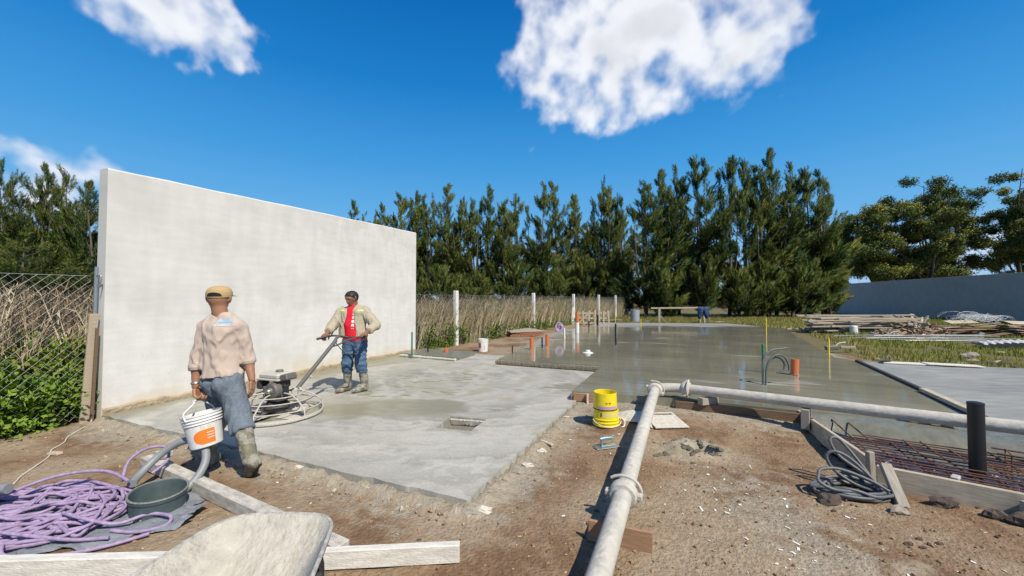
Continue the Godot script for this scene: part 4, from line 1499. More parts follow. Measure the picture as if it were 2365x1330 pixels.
func scatter_soil() -> void:
	var r := RandomNumberGenerator.new()
	r.seed = 91
	var shapes := []
	for k in 4:
		var mb := MB.new()
		mb.rock(Transform3D(Basis().scaled(Vector3(1, 0.7, 1)), Vector3(k * 3.0, 0, 0)), NZ, 0.9, 6)
		for i in mb.v.size(): mb.v[i].x -= k * 3.0
		shapes.append(mb.mesh())
	var chip := MB.new()
	chip.box(Transform3D(), Vector3(1, 0.12, 0.5), 0.03)
	var chipm := chip.mesh()
	var sets := [[], [], [], [], []]
	var tin := [[], [], [], [], []]
	for i in 9500:
		var z := -1.7 - 4.4 * pow(r.randf(), 1.15)
		var x := r.randf_range(-1.35, 1.35) * -z + (0.3 if i % 3 == 0 else 0.0)
		if i % 5 == 0:
			# crumbs along the slab edges
			var e := low_poly[0].lerp(low_poly[1], r.randf()) if r.randf() < 0.6 else low_poly[1].lerp(low_poly[2], r.randf())
			x = e.x + r.randfn() * 0.07
			z = e.y + absf(r.randfn()) * 0.10
		var p := Vector2(x, z)
		if edge_dist(low_poly, p) < 0.02 or edge_dist(big_poly, p) < 0.02 or Geometry2D.is_point_in_polygon(p, pit_poly) or x > 4.2 or wall_dist(x, z) < 0.05: continue
		var s := 0.0025 + 0.012 * pow(r.randf(), 4.0)
		var q := i % 4
		var c := Color(0.19, 0.125, 0.07).lerp(Color(0.32, 0.225, 0.14), r.randf())
		if r.randf() < 0.2: c = Color(0.11, 0.07, 0.045)
		var t := Transform3D(Basis(rv(r), r.randf() * TAU).scaled(Vector3.ONE * s), Vector3(x, gh(x, z) + s * 0.25, z))
		if i % 5 == 0:
			t = Transform3D(t.basis * 1.7, t.origin + Vector3(0, 0.012, 0))
			c = c.lerp(Color(0.42, 0.39, 0.31), r.randf())
		if i % 4 == 1 and r.randf() < 0.35:
			q = 4
			c = Color(0.38, 0.29, 0.19).lerp(Color(0.56, 0.48, 0.35), r.randf())
			var l := r.randf_range(0.008, 0.028)
			t = Transform3D(Basis(Vector3.UP, r.randf() * TAU).rotated(Vector3.RIGHT, r.randf_range(-0.35, 0.35)).scaled(Vector3(l, l, l * r.randf_range(0.3, 1.0))), Vector3(x, gh(x, z) + 0.004, z))
		sets[q].append(t)
		tin[q].append(c)
	# white flakes of dried mortar, thickest right of the delivery pipe
	for i in 280:
		var x := 1.75 + r.randfn() * 0.42
		var z := -2.55 + r.randfn() * 0.55
		if i % 3 == 0:
			x = r.randf_range(-3.0, 3.2)
			z = r.randf_range(-4.6, -1.9)
		var p := Vector2(x, z)
		if edge_dist(low_poly, p) < 0.02 or Geometry2D.is_point_in_polygon(p, pit_poly): continue
		var l := 0.004 + 0.026 * pow(r.randf(), 3.5)
		sets[4].append(Transform3D(Basis(Vector3.UP, r.randf() * TAU).rotated(Vector3.RIGHT, r.randf_range(-0.3, 0.3)).scaled(Vector3(l, l, l * r.randf_range(0.9, 2.0))), Vector3(x, gh(x, z) + 0.004, z)))
		tin[4].append(Color(0.66, 0.63, 0.55).lerp(Color(0.78, 0.77, 0.73), r.randf()))
	for q in 5:
		tag(copies("soil_crumbs" if q < 4 else "mortar_flakes", shapes[q] if q < 4 else chipm, M.clod, sets[q], tin[q]), "loose brown crumbs of soil round the slabs" if q < 4 else "pale flakes of wood and dried mortar on the soil", "gravel" if q < 4 else "flakes", "loose bits on the soil", "stuff")

# ---------------------------------------------------------------- near objects
func v3(x: float, z: float, up := 0.0) -> Vector3:
	return Vector3(x, gh(x, z) + up, z)

func plank(called: String, m: Material, a: Vector3, b: Vector3, wide: float, high: float, label: String, cat: String, group := "", roll := 0.0, bev := 0.004) -> MeshInstance3D:
	# local x along the plank, so that the grain runs with it
	var mb := MB.new()
	var l := a.distance_to(b)
	mb.box(Transform3D(), Vector3(l, high, wide), bev)
	var o := put(mb, called, m)
	var x := (b - a).normalized()
	var z := x.cross(Vector3.UP).normalized()
	o.transform = Transform3D(Basis(x, z.cross(x).normalized(), z).rotated(x, roll), (a + b) * 0.5)
	tag(o, label, cat, group)
	return o

func part_plank(t: Node3D, called: String, m: Material, a: Vector3, b: Vector3, wide: float, high: float, roll := 0.0) -> MeshInstance3D:
	var mb := MB.new()
	mb.box(Transform3D(), Vector3(a.distance_to(b), high, wide), 0.003)
	var o := MeshInstance3D.new()
	o.name = called
	o.mesh = mb.mesh()
	o.material_override = m
	t.add_child(o, true)
	var x := (b - a).normalized()
	var z := x.cross(Vector3.UP).normalized()
	o.global_transform = Transform3D(Basis(x, z.cross(x).normalized(), z).rotated(x, roll), (a + b) * 0.5)
	return o

func pipe_line() -> void:
	var t := thing("delivery_pipe", "cement crusted steel pump pipe bending at the corner of the wet slab", "pipe", Vector3(1.9, 0, -5.5))
	var a := Vector3(-0.105, 0.125, -0.8)
	var b := Vector3(1.93, 0.315, -5.42)
	var c := Vector3(0.768, 0.205, -2.78)
	var e := Vector3(2.36, 0.335, -5.42)
	var f := Vector3(5.35, 0.42, -2.93)
	var r := 0.062
	for s in [[a, c], [c, b]]:
		var mb := MB.new()
		var p := PackedVector3Array()
		for i in 30:
			p.append(s[0].lerp(s[1], i / 29.0))
		mb.tube(p, r, 20)
		put(mb, "pipe_section", M.pipe_cement, t)
	var el := MB.new()
	var d1 := (b - c).normalized()
	var d2 := (f - e).normalized()
	var ep := PackedVector3Array()
	for i in 15:
		var k := i / 14.0
		ep.append(b.bezier_interpolate(b + d1 * 0.17, e - d2 * 0.2 + Vector3(-0.02, 0, 0), e, k))
	el.tube(ep, r * 0.98, 20)
	put(el, "elbow", M.pipe_cement, t)
	var mr := MB.new()
	var p := PackedVector3Array()
	var j := e.lerp(f, 0.62)
	for i in 30:
		p.append(e.lerp(j, i / 29.0))
	mr.tube(p, r, 20)
	put(mr, "pipe_section", M.pipe_cement, t)
	var m2 := MB.new()
	m2.tube(PackedVector3Array([j, j.lerp(f, 0.5), f]), r, 20)
	put(m2, "pipe_section", M.pipe_cement, t)
	for cl in [[c, d1, 0.0], [b, d1, 0.4], [e, d2, 0.9]]:
		var x: Vector3 = cl[1]
		var z := x.cross(Vector3.UP).normalized()
		var bs := Basis(z, x, x.cross(z).normalized() * 1.0).rotated(x, cl[2])
		var tr := Transform3D(bs, cl[0])
		var mb := MB.new()
		mb.lathe([Vector2(r, -0.05), Vector2(r + 0.022, -0.046), Vector2(r + 0.034, -0.02), Vector2(r + 0.034, 0.02), Vector2(r + 0.022, 0.046), Vector2(r, 0.05)], 28, tr)
		var o := put(mb, "coupling_clamp", M.pipe_cement, t)
		# hinge lugs and the locking lever that stands off the clamp
		var lv := MB.new()
		for s in [-1.0, 1.0]:
			var lug := MB.new()
			lug.box(tr * Transform3D(Basis(), Vector3(s * (r + 0.045), 0, 0)), Vector3(0.035, 0.05, 0.04), 0.006)
			put(lug, "hinge_lug", M.pipe_cement, o)
		var arc := PackedVector3Array()
		var rr := []
		for i in 12:
			var q := lerpf(-0.5, 2.3, i / 11.0)
			arc.append(tr * Vector3(cos(q) * (r + 0.05 + 0.02 * (i / 11.0)), 0.035, sin(-q) * (r + 0.05)))
			rr.append(0.012)
		lv.tube(arc, rr, 6)
		put(lv, "lever", M.pipe_cement, o)
	# crust of dried mortar on the pipe
	var cr := MB.new()
	for i in 46:
		var s = [[c, b], [e, f]][i % 2]
		var k := rng.randf()
		var q: Vector3 = s[0].lerp(s[1], k)
		var x: Vector3 = (s[1] - s[0]).normalized()
		var o := x.cross(rv(rng)).normalized()
		cr.rock(Transform3D(Basis(x, o, x.cross(o)).scaled(Vector3.ONE) * Basis().scaled(Vector3(rng.randf_range(0.008, 0.03), rng.randf_range(0.0012, 0.0025), rng.randf_range(0.006, 0.014))), q + o * r), NZ, 0.7, 6, true)
	var crust := put(cr, "mortar_crust", M.pipe_cement, t)
	crust.set_meta("kind", "stuff")
	# plank on edge that carries the near pipe
	plank("support_plank", M.wood_red, Vector3(0.49, 0.068, -2.60), Vector3(0.86, 0.058, -2.47), 0.022, 0.135, "reddish offcut plank on edge propping the pump pipe", "plank")
	plank("support_block", M.wood_grey, Vector3(2.45, 0.215, -5.22), Vector3(2.7, 0.215, -5.3), 0.09, 0.09, "short grey timber block under the pump pipe beside its elbow", "block")
	plank("support_block", M.wood_grey, Vector3(3.3, 0.19, -4.52), Vector3(3.44, 0.19, -4.68), 0.08, 0.22, "grey timber block under the pump pipe by the corner of the pit", "block")

func bucket(t: Node3D, r0: float, r1: float, h: float, m: Material, ribs: Array, inverted := false) -> void:
	# r0 bottom, r1 rim; open on top; local axes
	var w := 0.003
	var mb := MB.new()
	var prof := [Vector2(0.0, 0.012), Vector2(r0 - w, 0.012), Vector2(r1 - w, h), Vector2(r1 + 0.004, h), Vector2(r1 + 0.004, h - 0.012)]
	prof.reverse()
	mb.lathe(prof, 36)
	mb.lathe([Vector2(0, 0), Vector2(r0 - 0.006, 0), Vector2(r0, 0.006), Vector2(r1, h - 0.008), Vector2(r1 + 0.004, h - 0.012)], 36)
	var shell := put(mb, "shell", m, t, false)
	for y in ribs:
		var rr := lerpf(r0, r1, y / h)
		var k := MB.new()
		k.lathe([Vector2(rr, y - 0.005), Vector2(rr + 0.007, y - 0.004), Vector2(rr + 0.008, y), Vector2(rr + 0.007, y + 0.004), Vector2(rr, y + 0.005)], 36)
		put(k, "rib", m, shell, false)

func shell_print(t: Node3D, called: String, m: Material, r0: float, r1: float, h: float, y0: float, y1: float, a0: float, a1: float, round_left := false) -> void:
	# print on a bucket's side, 1 mm proud; round_left gives it a blunt rounded left end
	var mb := MB.new()
	var n := 40 if round_left else 12
	var f := func(u: float, y: float) -> Vector3:
		var a := lerpf(a0, a1, u)
		var rr := lerpf(r0, r1, y / h) + 0.0012
		return Vector3(cos(a) * rr, y, sin(a) * rr)
	var mid := (y0 + y1) * 0.5
	for i in n:
		var u0 := float(i) / n
		var u1 := float(i + 1) / n
		var k0 := 1.0
		var k1 := 1.0
		if round_left:
			k0 = sqrt(maxf(0.0, 1.0 - pow(maxf(0.0, 1.0 - u0 / 0.5), 2.0)))
			k1 = sqrt(maxf(0.0, 1.0 - pow(maxf(0.0, 1.0 - u1 / 0.5), 2.0)))
		for q in 4:
			var w0 := (y1 - y0) * (q / 4.0 - 0.5)
			var w1 := (y1 - y0) * ((q + 1) / 4.0 - 0.5)
			mb.quad(f.call(u0, mid + w0 * k0), f.call(u1, mid + w0 * k1), f.call(u1, mid + w1 * k1), f.call(u0, mid + w1 * k0), Vector3(cos(lerpf(a0, a1, u0)), 0, sin(lerpf(a0, a1, u0))))
	put(mb, called, m, t, false)

# a row of worn, unreadable print on a bucket's side
func worn_print(t: Node3D, m: Material, r0: float, r1: float, h: float, y: float, high: float, a0: float, a1: float, marks: int, sd: int) -> void:
	var r := RandomNumberGenerator.new()
	r.seed = sd
	for i in marks:
		if i == marks / 2: continue
		var u := lerpf(a0, a1, (i + r.randf_range(0.05, 0.2)) / marks)
		var w := lerpf(a0, a1, (i + r.randf_range(0.7, 0.9)) / marks)
		shell_print(t, "worn_print", m, r0, r1, h, y, y + high * r.randf_range(0.7, 1.0), u, w)

func handle_arc(t: Node3D, r: float, y: float, swing: float, wire: Material, grip: Material, turn := 0.0) -> void:
	var mb := MB.new()
	var p := PackedVector3Array()
	for i in 25:
		var a := PI * i / 24.0
		p.append(Vector3(cos(a) * (r + 0.006), y + sin(a) * (r + 0.02) * cos(swing), sin(a) * (r + 0.02) * sin(swing)).rotated(Vector3.UP, turn))
	mb.tube(p, 0.0035, 6)
	var hd := put(mb, "handle", wire, t, false)
	var g := MB.new()
	g.tube(p.slice(9, 16), 0.009, 8)
	put(g, "grip", grip, hd, false)

func buckets() -> void:
	# yellow pails, one turned over the other
	var gy := gh(1.13, -4.82)
	var t := thing("yellow_pail", "upturned yellow pail at the bottom of the yellow pair on the soil", "bucket", Vector3(1.13, gy, -4.82))
	t.rotation.z = 0.0
		# the lower pail stands rim down
	var mb := MB.new()
	var prof := [Vector2(0.150, 0.0), Vector2(0.158, 0.002), Vector2(0.158, 0.012), Vector2(0.150, 0.016), Vector2(0.149, 0.038), Vector2(0.1565, 0.041), Vector2(0.1565, 0.049), Vector2(0.148, 0.053), Vector2(0.147, 0.074), Vector2(0.1545, 0.077), Vector2(0.1545, 0.085), Vector2(0.147, 0.089), Vector2(0.143, 0.185), Vector2(0.0, 0.185)]
	mb.lathe(prof, 40)
	put(mb, "shell", M.yellow_plastic, t, false)
	shell_print(t, "label_strip", mt("yellow_label", lin(0.62, 0.55, 0.18), 0.5), 0.151, 0.143, 0.185, 0.115, 0.17, 0.6, 2.1)
	var hw := MB.new()
	var p := PackedVector3Array()
	for i in 25:
		var a := PI * i / 24.0
		p.append(Vector3(cos(a) * 0.166, 0.07 - sin(a) * 0.055, 0.02 + sin(a) * 0.155).rotated(Vector3.UP, 0.1))
	hw.tube(p, 0.0055, 6)
	put(hw, "handle", M.cable_white, t, false)
	var gr := MB.new()
	gr.tube(path([Vector3(0.17, 0.09, 0.06), Vector3(0.2, 0.055, 0.08), Vector3(0.185, 0.01, 0.11), Vector3(0.15, 0.008, 0.13)], 0.02), 0.009, 6)
	put(gr, "loop", M.cable_white, t, false)
	var u := thing("yellow_pail", "open yellow pail with black lettering stacked on the upturned yellow pail", "bucket", Vector3(1.12, gy + 0.186, -4.82))
	var mu := MB.new()
	mu.lathe([Vector2(0, 0), Vector2(0.135, 0), Vector2(0.140, 0.004), Vector2(0.141, 0.03), Vector2(0.133, 0.20), Vector2(0.130, 0.202), Vector2(0.127, 0.20), Vector2(0.133, 0.02), Vector2(0.0, 0.02)], 40)
	put(mu, "shell", M.yellow_plastic, u, false)
	var band := MB.new()
	band.lathe([Vector2(0.1410, 0.004), Vector2(0.1435, 0.006), Vector2(0.1435, 0.014), Vector2(0.1408, 0.016)], 40)
	put(band, "seam", M.rubber, u, false)
	shell_print(u, "faded_label", M.purple_print, 0.1415, 0.133, 0.20, 0.022, 0.055, 0.7, 2.4)
	worn_print(u, M.black_print, 0.1415, 0.133, 0.20, 0.085, 0.016, 1.78, 1.30, 9, 3)
	worn_print(u, M.grey_print, 0.1415, 0.133, 0.20, 0.083, 0.02, 1.22, 1.08, 1, 4)
	shell_print(t, "print_block", M.black_print, 0.151, 0.143, 0.185, 0.12, 0.165, 2.15, 2.25)
	# white bucket by the far fence
	var w := thing("white_bucket", "white plastic bucket with red stains standing by the far fence", "bucket", Vector3(-0.84, 0.02, -11.6))
	bucket(w, 0.135, 0.152, 0.37, M.white_plastic, [0.30, 0.33])
	shell_print(w, "red_stain", mt("red_stain", lin(0.4, 0.08, 0.06), 0.6), 0.135, 0.152, 0.37, 0.12, 0.26, 1.9, 2.5)
	shell_print(w, "grey_stain", M.grey_print, 0.135, 0.152, 0.37, 0.06, 0.2, 1.1, 1.35)
	handle_arc(w, 0.15, 0.32, -1.35, M.wire, M.white_plastic, 0.4)
	# grey bucket before the lumber
	var gb := thing("grey_bucket", "upturned pale grey bucket standing against the lumber pile", "bucket", Vector3(15.5, -0.06, -18.1))
	var m3 := MB.new()
	m3.lathe([Vector2(0.155, 0), Vector2(0.165, 0.01), Vector2(0.16, 0.05), Vector2(0.14, 0.36), Vector2(0.125, 0.385), Vector2(0.07, 0.395), Vector2(0, 0.395)], 28)
	put(m3, "shell", M.white_plastic, gb, false)
	var m4 := MB.new()
	m4.lathe([Vector2(0.163, 0.045), Vector2(0.17, 0.05), Vector2(0.163, 0.06)], 28)
	put(m4, "rib", M.white_plastic, gb, false)
	# blue grey drum by the lawn
	var dr := thing("steel_drum", "tall pale grey drum standing at the back of the wet slab", "drum", Vector3(7.9, -0.07, -25.6))
	var m5 := MB.new()
	m5.lathe([Vector2(0, 0), Vector2(0.28, 0), Vector2(0.285, 0.02), Vector2(0.28, 0.04), Vector2(0.28, 0.30), Vector2(0.29, 0.315), Vector2(0.28, 0.33), Vector2(0.28, 0.60), Vector2(0.29, 0.615), Vector2(0.28, 0.63), Vector2(0.28, 0.90), Vector2(0.288, 0.915), Vector2(0.275, 0.92), Vector2(0.27, 0.89), Vector2(0.0, 0.86)], 30)
	put(m5, "shell", mt("drum_paint", lin(0.36, 0.40, 0.45), 0.6, {"tex": tex(0.012, 0.6, 1.0), "scale": 1.5}), dr, false)
	var sp := thing("spade", "long handled spade leaning by the grey drum", "spade", Vector3(8.5, -0.07, -25.5))
	var m6 := MB.new()
	m6.tube(line(Vector3(-0.14, 1.12, -0.1), Vector3(0.1, 0.22, 0.05)), 0.018, 6)
	put(m6, "shaft", M.wood_dark, sp, false)
	var m7 := MB.new()
	m7.box(Transform3D(Basis(Vector3(0, 0, 1), -0.26), Vector3(0.14, 0.12, 0.06)), Vector3(0.2, 0.28, 0.02), 0.008)
	put(m7, "blade", M.steel, sp, false)
	var m8 := MB.new()
	m8.tube(line(Vector3(-0.21, 1.12, -0.1), Vector3(-0.07, 1.12, -0.1)), 0.02, 6)
	put(m8, "grip", M.wood_dark, sp, false)

func stub(called: String, x: float, z: float, base: float, h: float, r: float, m: Material, label: String, cat: String, hollow := true, group := "", lean := Vector2.ZERO) -> void:
	var t := thing(called, label, cat, Vector3(x, base, z), group)
	var mb := MB.new()
	var tr := Transform3D(Basis(Vector3(1, 0, 0), lean.y).rotated(Vector3(0, 0, 1), lean.x), Vector3.ZERO)
	if hollow:
		mb.lathe([Vector2(r, -0.05), Vector2(r, h - 0.004), Vector2(r - 0.004, h), Vector2(r * 0.86, h), Vector2(r * 0.84, h - 0.004), Vector2(r * 0.84, h * 0.3), Vector2(0, h * 0.3)], 20, tr)
	else:
		mb.lathe([Vector2(r, -0.05), Vector2(r, h - 0.004), Vector2(r * 0.9, h), Vector2(0, h)], 14, tr)
	put(mb, "tube", m, t, false)
	var ms := MB.new()
	for i in 9:
		var a := TAU * i / 9.0 + rng.randf()
		ms.rock(Transform3D(Basis().scaled(Vector3.ONE * r * rng.randf_range(0.25, 0.5)), Vector3(cos(a) * r * 0.95, 0.002, sin(a) * r * 0.95)), NZ, 0.5, 6)
	put(ms, "mortar_collar", M.cement_edge, t, false).set_meta("kind", "stuff")

func slab_stubs() -> void:
	stub("orange_drain_pipe", 0.53, -10.73, TOP, 0.32, 0.055, M.orange_pipe, "orange drain pipe stub with white streak nearest the step", "pipe")
	stub("orange_drain_pipe", 1.02, -11.51, TOP, 0.33, 0.058, M.orange_pipe, "orange drain pipe stub beside a thin black stub", "pipe")
	stub("orange_drain_pipe", 5.04, -7.14, TOP, 0.285, 0.062, M.orange_pipe, "orange drain pipe stub beside the curved grey conduits", "pipe", true, "", Vector2(-0.05, 0.0))
	stub("orange_drain_pipe", -1.72, -10.46, 0.155, 0.11, 0.048, M.orange_pipe, "short orange pipe stub on the small raised slab", "pipe")
	# tall pipe, white below and orange above
	var t := thing("orange_drain_pipe", "tall drain pipe white below and orange above by the fence", "pipe", Vector3(2.63, TOP, -16.07))
	var lo := MB.new()
	lo.lathe([Vector2(0.075, -0.05), Vector2(0.075, 0.46), Vector2(0.0, 0.47)], 18)
	put(lo, "white_tube", M.post_white, t, false)
	var up := MB.new()
	up.lathe([Vector2(0.07, 0.4), Vector2(0.085, 0.44), Vector2(0.085, 0.76), Vector2(0.075, 0.76), Vector2(0.075, 0.7), Vector2(0, 0.7)], 18)
	put(up, "orange_tube", M.orange_pipe, t, false)
	for q in [[0.01, -10.04, 0.19, 0.016, "short black pipe stub just behind the mortar lip"], [0.83, -11.01, 0.30, 0.02, "black pipe stub with white top between two orange pipes"], [3.02, -11.62, 0.64, 0.026, "tall black pipe standing alone in the wet slab"], [3.72, -19.28, 0.30, 0.035, "black pipe stub before the pallets"], [4.27, -19.89, 0.55, 0.05, "thick black pipe stub beside the pallets"], [-2.2, -10.45, 0.20, 0.02, "black pipe stub on the small raised slab"]]:
		stub("black_pipe_stub", q[0], q[1], 0.155 if q[0] < -2.0 else TOP, q[2], q[3], M.black_plastic, q[4], "pipe", false)
	stub("grey_pipe_stub", 3.25, -12.6, TOP, 0.50, 0.016, M.grey_conduit, "thin grey pipe stub beside the tall black pipe", "pipe", false)
	for q in [[5.9, -22.75, 0.62, "yellow peg on the far edge of the wet slab by the fence end"], [6.75, -20.88, 0.3, "short yellow peg in the wet slab before the drum"], [9.4, -14.75, 0.65, "yellow peg in the wet slab before the lawn"], [7.26, -9.15, 0.45, "yellow peg at the right edge of the wet slab"]]:
		stub("yellow_peg", q[0], q[1], TOP, q[2], 0.015, M.yellow_paint, q[3], "peg", false)
	stub("green_pipe", 4.64, -7.39, TOP, 0.52, 0.022, M.green_pipe, "green pipe standing beside the curved grey conduits", "pipe", false)
	stub("green_pipe", -2.50, -9.98, 0.1, 0.62, 0.02, M.green_pipe, "green pipe standing against the end of the white wall", "pipe", false)
	# curved conduits
	var c := thing("bent_conduit", "bundle of grey conduits rising from the wet slab and curling over", "conduit", Vector3(4.0, TOP, -6.35))
	var sets := [
		[Vector3(3.98, 0.14, -6.35), Vector3(3.99, 0.40, -6.37), Vector3(4.03, 0.60, -6.4), Vector3(4.16, 0.72, -6.42), Vector3(4.30, 0.745, -6.42), Vector3(4.41, 0.76, -6.42)],
		[Vector3(4.01, 0.14, -6.33), Vector3(4.02, 0.40, -6.33), Vector3(4.08, 0.58, -6.33), Vector3(4.20, 0.665, -6.33), Vector3(4.31, 0.63, -6.33), Vector3(4.375, 0.52, -6.33), Vector3(4.385, 0.42, -6.33)],
		[Vector3(4.03, 0.14, -6.36), Vector3(4.045, 0.42, -6.36), Vector3(4.11, 0.565, -6.36), Vector3(4.20, 0.62, -6.36), Vector3(4.29, 0.58, -6.36), Vector3(4.335, 0.49, -6.36), Vector3(4.31, 0.42, -6.36), Vector3(4.265, 0.395, -6.36)]]
	for s in sets:
		var mb := MB.new()
		mb.tube(path(s, 0.025), 0.0145, 10)
		put(mb, "conduit", M.dark_conduit, c)
	# drain cap
	var d := thing("drain_cap", "low white drain cap in the middle of the wet slab", "drain", Vector3(1.91, TOP, -10.04))
	var dm := MB.new()
	dm.lathe([Vector2(0.13, -0.02), Vector2(0.13, 0.012), Vector2(0.06, 0.03), Vector2(0.055, 0.075), Vector2(0.0, 0.08)], 20)
	put(dm, "cap", M.white_plastic, d, false)
	# small coil of lilac hose on a stub
	var h := thing("hose_ring", "small ring of lilac hose hung on a white stub", "hose", Vector3(1.75, TOP, -13.6))
	var hm := MB.new()
	hm.tube(line(Vector3(0.04, -0.05, 0), Vector3(0.03, 0.36, 0)), 0.03, 8)
	put(hm, "stub", M.post_white, h, false)
	var hr := MB.new()
	for k in 5:
		var p := PackedVector3Array()
		for i in 29:
			var a := TAU * i / 28.0
			p.append(Vector3(-0.14 + cos(a) * (0.05 + 0.021 * k), 0.40 + sin(a) * (0.06 + 0.024 * k), 0.03 * sin(a + k) + 0.01 * k))
		hr.tube(p, 0.018, 6)
	put(hr, "coil", M.purple_hose, h, false)

func pit() -> void:
	# formwork boards round the pit
	plank("form_board", M.wood_pale, Vector3(3.50, 0.10, -4.90), Vector3(3.05, 0.10, -3.42), 0.035, 0.19, "grey form board running back along the left side of the pit", "board")
	plank("form_board", M.wood_pale, Vector3(3.04, 0.07, -3.36), Vector3(5.2, 0.07, -1.62), 0.035, 0.19, "pale form board with red stain along the front of the pit", "board")
	var d := Vector3(2.16, 0, 1.74).normalized()
	var o := Vector3(-d.z, 0, d.x)
	plank("form_brace", M.wood_grey, Vector3(3.02, 0.21, -3.26), Vector3(2.93, -0.02, -3.02), 0.07, 0.05, "slanting timber brace against the front form board", "brace")
	plank("form_peg", M.wood_grey, Vector3(3.06, -0.05, -3.43), Vector3(3.05, 0.25, -3.43), 0.045, 0.05, "timber peg at the corner where the form boards meet", "peg")
	plank("form_peg", M.wood_grey, Vector3(3.22, -0.08, -3.15), Vector3(3.22, 0.17, -3.15), 0.05, 0.045, "timber peg nailed to the front form board behind the brace", "peg")
	plank("form_peg", M.wood_grey, Vector3(3.60, -0.08, -2.82), Vector3(3.61, 0.13, -2.82), 0.06, 0.06, "short timber peg at the front form board beside dark stones", "peg")
	plank("form_peg", M.wood_dark, Vector3(3.23, -0.05, -4.13), Vector3(3.23, 0.16, -4.13), 0.05, 0.05, "dark timber peg against the side form board", "peg")
	plank("form_board", M.wood_dark, Vector3(2.2, 0.10, -5.40), Vector3(3.46, 0.10, -4.80), 0.03, 0.16, "dark form board under the pump pipe at the edge of the wet slab", "board")
	plank("form_board", M.wood_red, Vector3(0.90, 0.12, -5.86), Vector3(1.30, 0.12, -5.73), 0.028, 0.12, "short reddish form board at the corner of the wet slab", "board")
	plank("form_peg", M.wood_pale, Vector3(1.08, 0.0, -5.73), Vector3(1.08, 0.19, -5.75), 0.03, 0.05, "pale peg against the short reddish form board", "peg")
	# divider between the slabs, its near-black colour paints the dark gap there
	var dv := plank("slab_divider", M.dark_gap_board, Vector3(7.5, TOP + 0.0, -8.7), Vector3(5.33, TOP + 0.0, -4.52), 0.06, 0.075, "long near black board dividing the wet slab from the grey slab", "board")
	plank("screed_board", M.wood_pale, Vector3(6.0, TOP + 0.035, -5.85), Vector3(5.36, TOP + 0.045, -4.66), 0.09, 0.05, "pale tapering board lying on the dark slab divider", "board")
	# reinforcement
	var rb := thing("rebar_mesh", "rusty reinforcing mesh of crossing bars over the pit floor", "rebar", Vector3(4.2, 0, -3.1))
	var u := (pit_poly[3] - pit_poly[0]).normalized()
	var lng := (pit_poly[1] - pit_poly[0]).normalized()
	var r := RandomNumberGenerator.new()
	r.seed = 6
	for i in 22:
		var k := 0.08 + i * 0.145
		var a := Vector2(3.12, -3.43) + d2(d) * k
		var l := r.randf_range(0.85, 1.1) if i > 1 else 1.45
		if i > 12: l = r.randf_range(0.9, 1.5)
		var b := a - lng * l + d2(d) * 0.10 * l
		var y := 0.105 + r.randf_range(-0.008, 0.008)
		var mb := MB.new()
		mb.tube(path([Vector3(a.x, y, a.y), Vector3((a.x + b.x) * 0.5 + r.randfn() * 0.008, y + r.randf_range(-0.008, 0.012), (a.y + b.y) * 0.5), Vector3(b.x, y + 0.035, b.y)], 0.3), 0.0075, 6)
		put(mb, "bar", M.rust, rb)
	for i in 13:
		var k := 0.05 + i * 0.085
		var a := Vector2(3.13, -3.42) - lng * k
		var b := a + d2(d) * (3.5 + r.randf_range(-0.2, 0.2)) - lng * 0.15
		if i > 9: a += d2(d) * r.randf_range(0.1, 0.4)
		var mb := MB.new()
		mb.tube(path([Vector3(a.x, 0.118, a.y), Vector3((a.x + b.x) * 0.5, 0.126 + r.randfn() * 0.006, (a.y + b.y) * 0.5), Vector3(b.x, 0.118, b.y)], 0.4), 0.006, 6)
		put(mb, "cross_bar", M.rust, rb)
	# stirrup cage at the right
	var cg := thing("rebar_cage", "rusty rebar cage with stirrups beside the black upright pipe", "rebar", Vector3(4.9, 0, -3.1))
	var c0 := Vector2(4.35, -3.65)
	var cd := d2(d)
	var co := Vector2(-cd.y, cd.x)
	for s in [[0.0, 0.05], [0.17, 0.05], [0.0, 0.20], [0.17, 0.20]]:
		var a: Vector2 = c0 + co * s[0]
		var b: Vector2 = a + cd * 2.0
		var mb := MB.new()
		mb.tube(line(Vector3(a.x, s[1], a.y), Vector3(b.x, s[1] - 0.03, b.y)), 0.008, 6)
		put(mb, "bar", M.rust, cg)
	for i in 10:
		var a := c0 + cd * (0.08 + i * 0.2)
		var b := a + co * 0.17
		var mb := MB.new()
		var q := PackedVector3Array([Vector3(a.x, 0.045, a.y), Vector3(a.x, 0.205, a.y), Vector3(b.x, 0.205, b.y), Vector3(b.x, 0.045, b.y), Vector3(a.x, 0.045, a.y)])
		for k in 4:
			mb.tube(line(q[k], q[k + 1]), 0.005, 5)
		put(mb, "stirrup", M.rust, cg)
	# plastic sheet on the pit floor, in folds
	var sh := MB.new()
	var g := []
	for j in 41:
		var row := []
		for i in 61:
			var p := Vector2(3.45, -3.55) + d2(d) * (i / 60.0 * 1.5 - 0.15) - lng * (j / 40.0 * 0.62 - 0.2)
			row.append(Vector3(p.x, 0.045 + 0.022 * gn2.get_noise_2d(p.x * 900.0, p.y * 900.0) + 0.012 * gn.get_noise_2d(p.x * 300.0, p.y * 300.0), p.y))
		g.append(row)
	for j in 40:
		for i in 60:
			sh.quad(g[j][i], g[j][i + 1], g[j + 1][i + 1], g[j + 1][i], Vector3.UP)
	single(sh, "plastic_sheet", M.blue_sheet, Vector3(3.9, 0, -3.3), "crumpled dark blue plastic sheet under the rebar mesh", "sheet")
	var sb := MB.new()
	sb.box(Transform3D(Basis(Vector3.UP, 0.6), Vector3(3.52, 0.12, -3.2)), Vector3(0.09, 0.05, 0.05), 0.006)
	single(sb, "spacer_block", M.block_grey, Vector3(3.52, 0.095, -3.2), "small pale concrete spacer block on the rebar mesh", "block")
